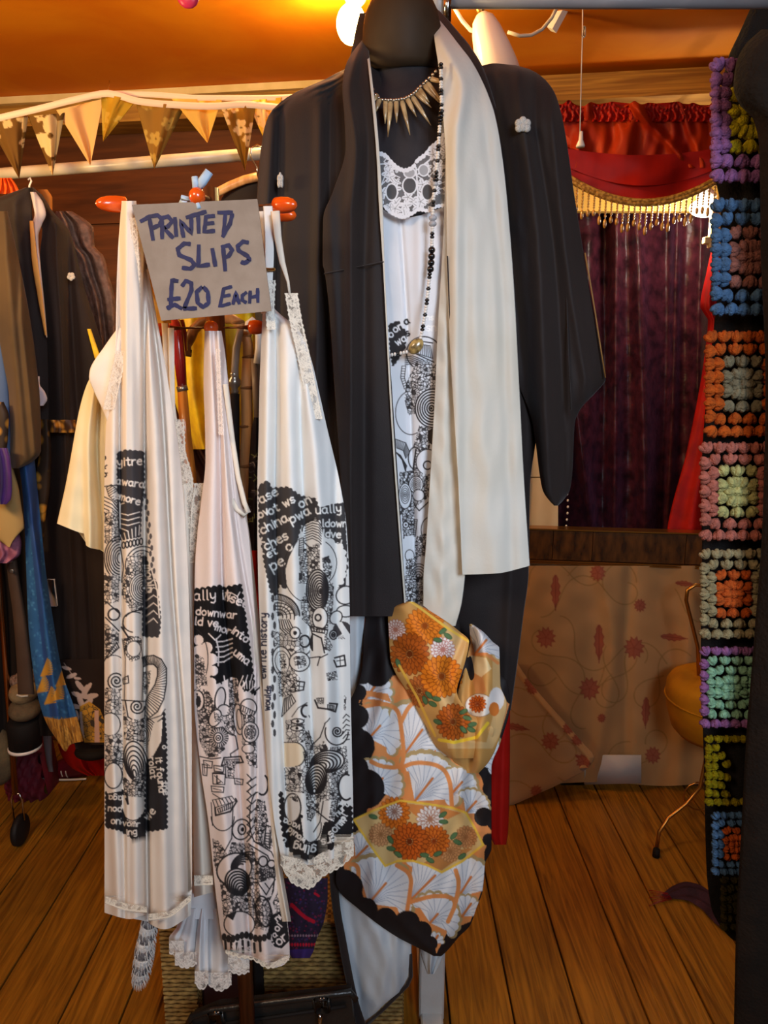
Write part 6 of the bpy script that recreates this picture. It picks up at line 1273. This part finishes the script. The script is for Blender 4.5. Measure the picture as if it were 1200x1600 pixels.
tag(sheet('khaki_jacket', [(730, 10, 20), (770, 2, 30), (800, -10, 34), (835, -10, 38), (851, 8, 20)], YK-.12, mat('khaki_cotton', (166, 136, 84), .8), None, nu=20, nv=24, bot=[(0, 0), (.55, 4), (1, -12)], thick=.02), 'khaki flap hanging below the olive sleeve at the left edge', 'jacket')
tag(sheet('pink_blouse', [(830, -20, 30), (850, -20, 34), (866, -10, 32), (880, -10, 14)], YK-.09, mat('pink_floral', (170, 104, 124), .7, (120, 66, 90), scale=50), None, nu=20, nv=14, auto=(2, .006), thick=.02), 'small piece of pink patterned cloth under the khaki flap', 'blouse')
bw = thing('brown_coat', 'brown coat edge with three eyelets hanging left of the blue robe', 'coat', P(30, 1080, YK-.05))
sheet('coat_front', [(845, 8, 22), (900, 12, 30), (960, 20, 40), (1040, 26, 50), (1085, 28, 54)], YK-.05, mat('brown_cloth', (78, 58, 44), .8, (64, 46, 36), scale=8), bw, nu=20, nv=30, thick=.04, rnd=.012)
for x, y in ((13, 860), (14, 876), (16, 892)): MB().lathe([(.0035, 0), (.0055, .001), (.0055, .003), (.0035, .004)], PV(x+3, y, YK-.062), (0, -1, 0), 12).obj('eyelet', M['pewter'], bw)
tag(MB().box(PV(82, 926, YK-.05), (.018, .006, .07), .001).obj('price_card', mat('white_card', (196, 188, 184), .8)), 'small white card hanging between blue robe and crested kimono', 'card')
# lower left: hats, bag, shoes, chrome stand
M['hat_beige'] = mat('beige_wool', (150, 130, 94), .9, (128, 108, 78), scale=40, bump=.5)
YH = 1.95
def fq(px, py, Y): return PV(px, py, Y)
ht = thing('beige_cap', 'beige cap with a worn light band on the stack of hats in the lower left', 'hat', P(38, 1092, YH))
MB().ell(fq(38, 1080, YH), (.04, .05, .035), 20, 12).obj('crown', M['hat_beige'], ht); MB().tube([fq(x, y, YH-.05) for x, y in ((26, 1086), (34, 1088), (44, 1087))], .003, 6).obj('trim', M['lining'], ht)
tag(MB().ell(fq(40, 1060, YH+.03), (.042, .05, .03), 16, 10).obj('fur_hat', mat('brown_fur', (92, 70, 60), .9, (150, 130, 120), scale=90, bump=1.)), 'brown and white flecked fuzzy hat on top of the hat stack', 'hat')
tag(MB().ell(fq(40, 1106, YH), (.045, .055, .036), 20, 12).obj('felt_hat', mat('taupe_felt', (110, 92, 66), .95, (88, 72, 52), scale=30, bump=.6)), 'taupe felt hat under the beige cap', 'hat')
bh = thing('black_top_hat', 'black straight-sided hat with a white rim at the bottom of the hat stack', 'hat', P(40, 1166, YH))
MB().lathe([(.046, 0), (.045, .075), (.04, .082), (0, .084)], PV(40, 1164, YH), seg=28).obj('crown', M['black'], bh); MB().lathe([(.034, -.010), (.047, -.006), (.047, .002), (.034, .004)], PV(39, 1166, YH), seg=28).obj('rim', M['white_gloss'], bh)
bg = thing('quilted_bag', 'maroon quilted bag standing on the floor behind the chrome stand leg', 'bag', FL(50, 1246))
Mq = mat('maroon_quilt', (118, 30, 48), .7, (74, 16, 30), scale=16, bump=.4, bscale=40)
yb = floor_y(1244); w_ = MB()
V = []; Fc = []
nx_, nz_ = 28, 18
for j in range(nz_+1):
    for i in range(nx_+1):
        u, v = i/nx_, j/nz_; b = .018*abs(math.sin((u*5+v*3)*math.pi))*abs(math.sin((u*5-v*3)*math.pi))+.05*math.sin(math.pi*u)**.5*math.sin(math.pi*min(1, v+.1))**.6
        V.append((FL(14, 1244).x+.135*u*(1-.12*v), yb-b, .001+.17*v))
for j in range(nz_):
    for i in range(nx_): a = j*(nx_+1)+i; Fc.append((a, a+1, a+nx_+2, a+nx_+1))
n0 = len(V)
V += [(p[0], yb+.10, p[2]) for p in (V[0], V[nx_], V[nz_*(nx_+1)], V[(nz_+1)*(nx_+1)-1])]
Fc += [(n0+1, n0, n0+2, n0+3), (0, n0, n0+2, nz_*(nx_+1))[::-1], (nx_, n0+1, n0+3, (nz_+1)*(nx_+1)-1), (nz_*(nx_+1), (nz_+1)*(nx_+1)-1, n0+3, n0+2)]
mk('bag_body', V, Fc, Mq, bg)
MB().tube([Vector((FL(20, 1244).x, yb, .165)), Vector((FL(30, 1244).x, yb-.02, .20)), Vector((FL(60, 1244).x, yb-.02, .20)), Vector((FL(70, 1244).x, yb, .16))], .006, 8).obj('handle', Mq, bg)
sh = thing('striped_shoe', 'maroon shoe with two white bands on the floor below the blue robe', 'shoe', FL(105, 1210))
q = FL(105, 1212); sc_ = .0022
Ms = mat('maroon_leather', (116, 22, 40), .35, (96, 14, 30), scale=12, spec=.5)
rings = [(-.075, .018, .018, .02), (-.055, .03, .026, .03), (-.02, .036, .038, .05), (.02, .033, .05, .075), (.05, .03, .055, .09), (.075, .022, .05, .09)]
V = []; Fc = []; sg = 16
for x, ry, rz, hz in rings:
    for k in range(sg): a = 2*math.pi*k/sg; V.append((q.x+x, q.y+ry*math.cos(a), max(.004, hz/2+rz*math.sin(a))))
for i in range(len(rings)-1):
    for k in range(sg): Fc.append((i*sg+k, i*sg+(k+1) % sg, (i+1)*sg+(k+1) % sg, (i+1)*sg+k))
Fc += [tuple(range(sg))[::-1], tuple((len(rings)-1)*sg+k for k in range(sg))]
mk('upper', V, Fc, Ms, sh)
for dx in (-.002, .014): MB().tube([(q.x+dx, q.y+.038*math.cos(a), .042+.044*math.sin(a)) for a in [math.pi+.0+.2*i for i in range(16)]], .0022, 6).obj('band', M['white_gloss'], sh)
MB().tube([(q.x-.078+.01*i, q.y-.030-.006*math.sin(i/5.), .006) for i in range(17)], .004, 6).obj('sole_edge', M['white_gloss'], sh)
tag(sheet('red_fabric_heap', [(1162, 90, 168), (1180, 96, 168), (1200, 112, 168), (1212, 136, 168)], [(1162, 2.1), (1212, 2.16)], M['red'], None, nu=40, nv=24, auto=(2, .02), thick=.08), 'heap of red cloth lying on the floor behind the striped shoe', 'cloth')
tag(MB().ell(PV(148, 1172, 2.0), (.06, .05, .022), 20, 10).obj('black_hat', M['black']), 'flat black hat below the embroidered kimono hem', 'hat')
tag(sheet('grey_scarf', [(1085, 64, 72), (1140, 66, 80), (1190, 72, 82), (1206, 76, 84)], 2.12, mat('grey_cloth', (110, 104, 108), .8), None, nu=10, nv=20, thick=.03), 'narrow grey cloth between the hat stack and the blue robe', 'scarf')
# black clothes filling the rail behind
tag(sheet('dark_coat', [(560, -60, 190), (800, -60, 190), (1000, -50, 190), (1150, -40, 185)], 1.98, mat('near_black_wool', (26, 18, 15), .95), None, nu=50, nv=30, auto=(6, .02), thick=.08), 'near-black coat filling the left rail behind the blue robe', 'coat')
ch = thing('chrome_rack', 'chrome rack leg with a black caster wheel at the lower left edge', 'rack', FL(24, 1322))
yl = floor_y(1318)
a, b = PV(3, 965, yl), PV(24, 1240, yl)
MB().tube([a+(a-b)*1.2, a, b], .0085, 14).obj('leg', mat('bronzed_chrome', (205, 160, 120), .22, metal=1.), ch)
cz = b.z; wx = b.x+.002
MB().tube([(wx-.016, yl, cz-.09), (wx-.017, yl, cz-.02), (wx-.010, yl, cz), (wx+.010, yl, cz), (wx+.017, yl, cz-.02), (wx+.016, yl, cz-.09)], .0035, 8).obj('caster_fork', M['chrome'], ch)
MB().lathe([(.0, -.011), (.040, -.011), (.047, -.006), (.047, .006), (.040, .011), (0, .011)], (wx, yl, .048), (1, 0, .0), 28).obj('caster_wheel', mat('rubber', (26, 24, 24), .6), ch)
MB().tube([PV(-90, 1250, yl), PV(0, 1105, yl-.02), PV(12, 1060, yl)], .0, 6) if False else None
tag(MB().ell(PV(-6, 1180, 2.0), (.06, .05, .10), 18, 12).obj('fabric_bundle', mat('beige_bundle', (112, 96, 66), .9, (70, 60, 48), scale=14, bump=.5)), 'bundle of beige cloth cut off by the left edge beside the chrome rack leg', 'bundle')
# ---------------------------------------------------------------- leaf-patterned cloth under the ledge
M['sheer'] = mat('sheer_peach_cloth', (255, 255, 255), .6, attr=True, sheen=.2, trans=.1)
PE = (190, 146, 96)
def maple(c, x, y, r, a, asp=1.):
    n = 11; col = (146, 70, 52)
    pts = []
    for k in range(n*2): an = a+k*math.pi/n; q = r*(1 if k % 2 == 0 else .68); pts.append((x+q*math.cos(an)*(1), y+q*math.sin(an)*asp))
    c.fill(pts, (168, 92, 68)); c.line(pts, 1.0, col, True)
    for k in range(5): c.line([(x, y), (x+r*.8*math.cos(a+k*1.2566), y+asp*r*.8*math.sin(a+k*1.2566))], .9, col)
def oak(c, x, y, l, a):
    pts = []; n = 9
    for s_ in (1, -1):
        rng = range(n+1) if s_ > 0 else range(n, -1, -1)
        for k in rng:
            t = k/n; w = l*.30*math.sin(math.pi*min(1, t*.9+.08))*(1 if k % 2 else .66); u = (t-.5)*2*l
            pts.append((x+u*math.cos(a)-s_*w*math.sin(a), y+u*math.sin(a)+s_*w*math.cos(a)))
    c.fill(pts, (164, 88, 64)); c.line(pts, 1.0, (140, 66, 50), True); c.line([(x-l*math.cos(a), y-l*math.sin(a)), (x+l*1.2*math.cos(a), y+l*1.2*math.sin(a))], 1., (130, 60, 46))
def loops(c, seed, x0, y0, x1, y1, n):
    rr = random.Random(seed)
    for j in range(n):
        x, y, a = rr.uniform(x0, x1), rr.uniform(y0, y1), rr.random()*6.28; pts = []; k = rr.uniform(.02, .05)
        for i in range(70): pts.append((x, y)); a += k+.16*math.sin(i*.09+j); x += 3.4*math.cos(a); y += 3.4*math.sin(a)
        c.line(pts, 1.5, (160, 122, 70))
cv = Canvas(790, 880, 1140, 1240, PE, 1.1)
loops(cv, 3, 800, 890, 1090, 1200, 12)
for x, y, l, a in ((868, 924, 25, 1.57), (936, 1004, 27, 1.57), (1009, 1112, 22, 1.6), (1052, 996, 19, .1), (1070, 912, 14, .1)): oak(cv, x, y, l, a)
for x, y, r in ((853, 996, 15), (991, 1012, 16), (921, 1076, 16), (934, 895, 12), (1000, 946, 9), (1020, 1180, 12), (940, 1122, 6)): maple(cv, x, y, r, .4, 1.1)
YL = lambda y: PW(960, y, .02).y
lc_ = thing('leaf_cloth', 'sheer peach cloth with rust leaves and gold scrolls hung below the tiled ledge', 'cloth', P(950, 1230, 2.2))
yl0 = PW(960, 886, .03).y-.005
sheet('back_drape', [(884, 812, 1140), (1000, 806, 1140), (1120, 802, 1140), (1206, 800, 1140), (1228, 800, 1140)], [(884, yl0), (1228, yl0+.02)], M['sheer'], lc_, bot=[(0, 0), (.4, -6), (.7, 0), (1, -8)], folds=[([(884, 935), (1000, 958), (1228, 925)], .010, 12), ([(884, 985), (1000, 978)], -.012, 10), ([(884, 1085), (1228, 1060)], .012, 14)],
      nu=260, nv=300, canvas=cv, base=PE, auto=(3, .006), thick=.01, rnd=0, wr=.003)
cv = Canvas(760, 1000, 940, 1270, (182, 146, 106), 1.1); loops(cv, 5, 790, 1040, 900, 1230, 6)
for x, y, l, a in ((806, 1136, 18, .2), (910, 1186, 12, .5)): oak(cv, x, y, l, a)
for x, y, r in ((860, 1158, 14), (838, 1236, 9), (912, 1190, 12)): maple(cv, x, y, r, .4)
edge = [(803, 1032), (820, 1058), (848, 1092), (880, 1128), (905, 1158), (928, 1186)]
cv.line(edge, 15, (206, 160, 108))
for x, y in ((828, 1066), (832, 1076), (888, 1138), (902, 1156)): maple(cv, x, y, 9, .2)
sheet('front_drape', [(1028, 770, 803), (1060, 768, 824), (1092, 766, 850), (1130, 764, 884), (1160, 762, 910), (1184, 762, 928), (1196, 762, 922), (1222, 762, 880), (1248, 762, 824), (1262, 762, 792)], [(1028, yl0-.04), (1262, yl0-.07)], M['sheer'], lc_,
      nu=130, nv=190, canvas=cv, base=(182, 146, 106), folds=[([(1028, 795), (1092, 842), (1184, 920)], .01, 6)], thick=.012, rnd=.004, wr=.003)
tag(MB().plate([PV(913, 1226, 2.245), PV(1002, 1224, 2.22), PV(1002, 1180, 2.22), PV(913, 1180, 2.245)], (0, .003, 0)).obj('white_paper', mat('white_paper', (206, 198, 190), .8)), 'sheet of white paper propped on the floor under the leaf-patterned cloth', 'paper')
tag(MB().box(PV(893, 1218, 2.30), (.09, .05, .08), .003).obj('grey_block', mat('grey_green_block', (84, 82, 64), .7)), 'grey-green block on the floor beside the white paper', 'block')

# ---------------------------------------------------------------- stool with brass frame
stl = thing('brass_stool', 'round mustard velvet stool with a curved brass back rod and leg beside the crochet blanket', 'stool', FL(1075, 1330))
YS2 = 2.06
M['mustard'] = mat('mustard_velvet', (190, 128, 6), .8, (160, 104, 4), scale=10, sheen=.0, bump=.2, bscale=200)
c = PV(1122, 1078, YS2)
MB().lathe([(.0, -.15), (.110, -.15), (.128, -.13), (.146, -.07), (.152, -.02), (.150, .012), (.140, .03), (.115, .043), (.06, .050), (0, .052)][::1], c, seg=40).obj('seat', M['mustard'], stl)
MB().tube([c+Vector((.153*math.cos(a*.2), .153*math.sin(a*.2), -.03)) for a in range(33)], .003, 6).obj('piping', M['mustard'], stl)
def rod(nm, pts, r=.0058): return MB().tube([PV(x, y, yy_) for x, y, yy_ in pts], r, 10).obj(nm, M['brass'], stl)
rod('back_rod', [(1092, 1060, 2.06), (1090, 1010, 2.06), (1080, 970, 2.06), (1072, 938, 2.06), (1074, 922, 2.06), (1086, 914, 2.06), (1102, 915, 2.06), (1130, 940, 2.06), (1140, 1010, 2.06), (1142, 1060, 2.06)])
yf = floor_y(1330)
rod('leg', [(1110, 1105, 2.0), (1104, 1180, 1.98), (1094, 1230, 1.97), (1072, 1256, 1.96), (1044, 1278, 1.95), (1030, 1300, yf), (1026, 1325, yf)])
MB().lathe([(.0, 0), (.011, 0), (.010, .024), (.0, .024)], FL(1025, 1338), seg=14).obj('foot', M['black'], stl)
rod('leg', [(1150, 1105, 2.1), (1165, 1200, 2.12), (1180, 1230, 2.2)])
rod('leg', [(1130, 1105, 2.2), (1120, 1200, 2.25)])
MB().tube([PV(1094+26*math.cos(t*.5), 1244+22*math.sin(t*.5), 2.0+.0*t) for t in range(14)], .0025, 6).obj('wire_ring', M['brass'], stl)

# ---------------------------------------------------------------- crochet blanket
M['yarn_black'] = mat('black_yarn', (20, 16, 15), .95, (14, 11, 10), scale=60, bump=1., bscale=250)
cb = thing('crochet_blanket', 'black crochet blanket of coloured granny squares hanging along the right edge', 'blanket', P(1160, 1470, .98))
YB_ = .98
sheet('backing', [(14, 1172, 1290), (50, 1156, 1290), (90, 1138, 1290), (150, 1124, 1290), (200, 1114, 1290), (255, 1110, 1290), (290, 1120, 1290), (330, 1126, 1290), (400, 1126, 1290), (470, 1120, 1290), (540, 1112, 1290), (640, 1102, 1290), (720, 1097, 1290), (860, 1097, 1290), (1000, 1095, 1290), (1200, 1100, 1290), (1360, 1104, 1290), (1420, 1112, 1290), (1450, 1128, 1290), (1472, 1150, 1290), (1480, 1170, 1290)],
      YB_+.02, M['yarn_black'], cb, nu=60, nv=220, auto=(2, .006), thick=.02, rnd=.01, wr=.002)
stitch = {}
def yarn(col):
    if col not in stitch:
        m = mat('yarn', col, .9, tuple(int(v*.8) for v in col), scale=120, bump=1., bscale=400)
        stitch[col] = m
    return stitch[col]
def granny(cx, cy, hw, hh, outer, inner, nx, ny, core, seed, mask=None):
    """rings of three-stitch clusters, each stitch a puff fanning out from its chain space"""
    rr = random.Random(seed); mbs = {outer: MB(), inner: MB()}; kx = .00088
    def cluster(x, y, ang, col, rw, rh):
        for k in (-1, 0, 1):
            a = ang+k*.62; q = .62
            mbs[col].ell(PV(x+math.cos(a)*rw*q-math.cos(ang)*rw*.35+rr.uniform(-.6, .6), y+math.sin(a)*rh*q-math.sin(ang)*rh*.35+rr.uniform(-.6, .6), YB_-.002-rr.random()*.003-(.002 if k == 0 else 0)),
                         (rw*.92*kx, .006, rw*.50*kx), 8, 5, Matrix.Rotation(a, 3, 'Y'))
    R = 4 if nx > 4 else 3
    for r in range(R, 0, -1):
        col = outer if r > R-core else inner
        fx3, fy3 = hw*(r-.35)/R, hh*(r-.35)/R; st = hw/R
        m = 2*r-1 if r > 1 else 2
        mx, my = max(2, int(round(2*fx3/(st*1.62)))), max(2, int(round(2*fy3/(st*1.62))))
        for i in range(mx+1):
            t = -1+2*i/mx
            for s_ in (-1, 1):
                if mask and not mask(t, s_*fy3/hh): continue
                cluster(cx+t*fx3, cy+s_*fy3, s_*math.pi/2+(.5*t*-s_ if abs(t) > .9 else 0), col, st*.86, st*.86)
        for j in range(1, my):
            t = -1+2*j/my
            for s_ in (-1, 1):
                if mask and not mask(s_*fx3/hw, t): continue
                cluster(cx+s_*fx3, cy+t*fy3, 0 if s_ > 0 else math.pi, col, st*.86, st*.86)
    for k in range(4 if not mask else 0): cluster(cx, cy, k*math.pi/2, inner, hw/R*.6, hw/R*.6)
    sq = mbs[outer].obj('granny_square', yarn(outer), cb)
    if mbs[inner].v: mbs[inner].obj('square_center', yarn(inner), sq)
LI, YE, BLU, TAN, ORG, GRY, PNK, PAL, BEI, OR2, MNT, OLV = (150, 96, 150), (190, 170, 10), (74, 110, 150), (150, 94, 82), (190, 84, 14), (128, 118, 92), (186, 108, 92), (190, 186, 120), (160, 146, 108), (196, 86, 24), (142, 190, 156), (70, 62, 24)
granny(1172, 188, 54, 92, LI, YE, 6, 9, 2, 1, lambda u, v: not (u > -.35 and v < -.25))
granny(1172, 402, 54, 86, BLU, TAN, 5, 8, 2, 2)
granny(1160, 600, 52, 78, ORG, GRY, 6, 8, 2, 3)
granny(1152, 768, 52, 72, PNK, PAL, 6, 8, 2, 4)
granny(1146, 928, 47, 66, BEI, OR2, 6, 7, 2, 5)
granny(1142, 1074, 43, 60, LI, MNT, 5, 7, 1, 6)
YB_ = .985
granny(1142, 1204, 36, 52, YE, YE, 5, 6, 1, 7, lambda u, v: abs(v) > .7 or u < -.5 or (u < 0 and v > .3))
granny(1150, 1318, 34, 46, BLU, OR2, 5, 6, 2, 8)
granny(1156, 1412, 26, 40, OLV, OLV, 4, 5, 1, 9)
tag(sheet('dark_garment', [(46, 1190, 1330), (70, 1164, 1330), (100, 1150, 1330), (135, 1146, 1330), (165, 1156, 1330), (184, 1176, 1330), (230, 1186, 1330), (400, 1189, 1330), (600, 1196, 1330), (800, 1192, 1330), (1000, 1178, 1330), (1150, 1166, 1330), (1300, 1158, 1330), (1450, 1150, 1330), (1640, 1146, 1330)], .90, mat('dark_fur_cloth', (32, 22, 14), .95, (22, 15, 10), scale=30, bump=.8, bscale=200), None, nu=30, nv=160, auto=(1, .01), thick=.05, rnd=.02),
    'dark brown fuzzy garment hanging nearest the camera, overlapping the right side of the crochet blanket', 'garment')
sc2 = thing('purple_scarf', 'end of a dark purple scarf lying on the floorboards beneath the crochet blanket', 'scarf', FL(1080, 1420))
V = []; Fc = []; n1, n2 = 26, 12
ctr = [(1036, 1404), (1052, 1398), (1070, 1396), (1092, 1404), (1112, 1420), (1140, 1440)]; wid = [3, 12, 18, 24, 30, 34]
fx2 = crv([(i/5, p[0]) for i, p in enumerate(ctr)]); fy2 = crv([(i/5, p[1]) for i, p in enumerate(ctr)]); fw2 = crv([(i/5, w_) for i, w_ in enumerate(wid)])
for i in range(n1+1):
    u = i/n1
    for j in range(n2+1):
        v = j/n2-.5; q = FL(float(fx2(u))+v*6, float(fy2(u))+v*2*float(fw2(u))*.8); V.append((q.x, q.y, .006+.03*u*(.6+.4*math.sin(v*14+u*5))*math.cos(v*2.9)))
for i in range(n1):
    for j in range(n2): a = i*(n2+1)+j; Fc.append((a, a+1, a+n2+2, a+n2+1))
mk('scarf_end', V, Fc, mat('purple_wool', (64, 34, 48), .8, (44, 22, 34), scale=20, bump=.5), sc2)
for k in range(7): a = FL(1044+k, 1400+k*1.4); b = FL(1014+3*(k % 3), 1392+k*4); MB().tube([a+Vector((0, 0, .008)), (a+b)/2+Vector((0, 0, .006)), b+Vector((0, 0, .002))], .0012, 4).obj('fringe_strand', M['maroon'], sc2)

# ---------------------------------------------------------------- bottom centre: wicker trunk, black case, knitwear
M['wicker'] = mat('wicker', (150, 120, 66), .75, (96, 72, 36), scale=150, kind='weave', stretch=(1, 1, 1.4), bump=.8, bscale=260)
tk = thing('wicker_trunk', 'woven wicker trunk with dark bands standing on the floor under the slips', 'trunk', P(440, 1590, 1.35))
yt = 1.22; a = PV(246, 1450, yt); b = PV(632, 1450, yt); zt = PV(440, 1432, yt).z
for nm, x0, x1 in (('side_panel', a.x, PV(309, 1500, yt).x), ('side_panel', PV(398, 1500, yt).x, b.x)):
    w_ = MB().box(((x0+x1)/2, yt+.13, zt/2+.002), (x1-x0, .26, zt), .012); w_.obj('woven_panel', M['wicker'], tk, False)
x0, x1 = PV(309, 1500, yt).x, PV(398, 1500, yt).x
MB().box(((x0+x1)/2, yt+.135, zt/2+.002), (x1-x0-.002, .25, zt-.01), .006).obj('dark_band', mat('dark_plum_band', (52, 30, 36), .6), tk, False)
MB().box((PV(404, 1500, yt).x, yt+.125, zt/2+.004), (.018, .27, zt+.004), .003).obj('strap', M['black'], tk, False)
wv = MB()
for k in range(int(zt/.010)):
    z = .006+k*.010
    for s_ in ((a.x+.004, x0-.004), (PV(412, 1500, yt).x, b.x-.004)):
        n = max(2, int((s_[1]-s_[0])/.012)); wv.tube([(s_[0]+(s_[1]-s_[0])*i/n, yt-.001-.003*((i+k) % 2), z) for i in range(n+1)], .0042, 5, False)
o = wv.obj('woven_strands', mat('wicker_strand', (156, 126, 70), .7, (112, 84, 42), scale=60), tk); o['kind'] = 'stuff'
MB().tube([(PV(412, 1480, yt).x, yt-.006, zt-.03), (PV(440, 1470, yt).x, yt-.006, zt-.01), (b.x-.03, yt-.006, zt-.005), (b.x, yt-.006, zt-.03)], .005, 8).obj('rim', M['wicker'], tk)
# black case
bc = thing('black_case', 'black leather case with a strap and silver studs lying in front of the wicker trunk', 'case', P(430, 1600, 1.1))
yc = 1.11; M['leather'] = mat('black_leather', (34, 33, 32), .35, (26, 25, 24), scale=20, bump=.3, bscale=120, spec=.5)
def quadbox(nm, pts, m, dy=.02, bev=None): MB().plate([PV(x, y, yc) for x, y in pts][::-1], (0, dy, 0)).obj(nm, m, bc, False)
quadbox('case_body', [(300, 1592), (340, 1576), (548, 1552), (560, 1660), (300, 1670)], M['leather'])
MB().tube([PV(x, y, yc-.002) for x, y in ((292, 1604), (300, 1588), (330, 1578), (420, 1566), (500, 1556), (548, 1550), (556, 1562))], .006, 10).obj('rolled_edge', M['leather'], bc)
MB().tube([PV(x, y, yc-.004) for x, y in ((300, 1606), (420, 1590), (540, 1572))], .003, 8).obj('zip_line', M['black'], bc)
for (x, y) in ((338, 1584), (503, 1562)):
    MB().box(PV(x, y+8, yc-.006), (.030, .012, .036), .004, Matrix.Rotation(-.1, 3, 'Y')).obj('strap_tab', M['leather'], bc)
    for dx in (-2, 3): MB().ell(PV(x+dx, y-2, yc-.013), (.0025, .0015, .0018), 8, 5).obj('stud', M['chrome'], bc)
MB().lathe([(.001, 0), (.0045, .002), (.0045, .008), (.003, .03), (.0, .03)], PV(500, 1584, yc-.012), (0, -.2, -1), 12).obj('clasp', M['chrome'], bc)
MB().tube([PV(x, y, yc-.03) for x, y in ((298, 1604), (288, 1612), (284, 1630))], .006, 8).obj('handle', M['leather'], bc)
# knitted leg warmer in grey and white
M['grey_knit'] = mat('grey_white_knit', (206, 204, 204), .95, (74, 72, 76), scale=34, kind='noise', stretch=(1, 1, 2.6), bump=1., bscale=90, contrast=(.42, .58))
kn = thing('striped_knit', 'fuzzy grey and white striped knitted tube hanging below the leftmost printed slip', 'scarf', P(226, 1530, 1.06))
bands = [(1395, 236, 8), (1430, 234, 11), (1460, 229, 13), (1490, 224, 14), (1515, 220, 13), (1530, 218, 9), (1537, 217, 3)]
fxk = crv([(b_[0], b_[1]) for b_ in bands]); frk = crv([(b_[0], b_[2]) for b_ in bands]); rk = random.Random(2)
Mg = [mat('white_wool', (210, 208, 206), .95, bump=1., bscale=200), mat('grey_wool', (104, 102, 106), .95, bump=1., bscale=200)]
y = 1395.; k = 0
while y < 1536:
    y2 = min(1537, y+12); pts = [PV(float(fxk(t)), t, 1.06) for t in np.linspace(y, y2+1, 4)]; rs_ = [float(frk(t))*.00105 for t in np.linspace(y, y2+1, 4)]
    MB().tube(pts, rs_, 14).obj('knit_band', Mg[k % 2], kn); y = y2; k += 1
hr = MB()
for j in range(420):
    yy_ = rk.uniform(1425, 1534); r = float(frk(yy_))*.00105; an = rk.uniform(0, 6.28); c = PV(float(fxk(yy_)), yy_, 1.06); d = Vector((math.cos(an), math.sin(an), 0))
    hr.tube([c+d*r*.9, c+d*(r+.002)+Vector((0, 0, -.006)), c+d*(r+.003)+Vector((0, 0, -.012))], [.0007, .0006, .0002], 3, False)
o = hr.obj('wool_fuzz', Mg[0], kn); o['kind'] = 'stuff'
# red and purple patterned sock
cv = Canvas(440, 1370, 510, 1505, (44, 32, 52), 1.4); rr = random.Random(4)
for j in range(300):
    x, y = rr.uniform(442, 508), rr.uniform(1372, 1500); cv.ell(x, y, 1.6, 1.6, rr.choice([(84, 34, 76), (30, 26, 44), (120, 30, 60), (60, 44, 90)]))
for k in range(11): cv.ell(452+k*4.4, 1476, 1.8, 3, (196, 26, 50)); cv.ell(452+k*4.4, 1462, 1.6, 2.2, (150, 120, 130))
cv.line([(456, 1414), (468, 1426), (478, 1434), (490, 1440)], 6, (186, 20, 44)); cv.fill([(448, 1484), (500, 1482), (500, 1505), (448, 1505)], (66, 44, 110)); cv.line([(492, 1396), (498, 1400)], 4, (186, 20, 44))
tag(sheet('patterned_sock', [(1372, 444, 512), (1400, 447, 512), (1440, 450, 506), (1470, 449, 494), (1485, 450, 490), (1497, 456, 484)], 1.12, M['print_cloth'], None, nu=80, nv=130, canvas=cv, base=(44, 32, 52), thick=.03, rnd=.012, auto=(1, .004), wr=.002), 'red and purple patterned knitted sock hanging below the right-hand printed slip', 'sock')
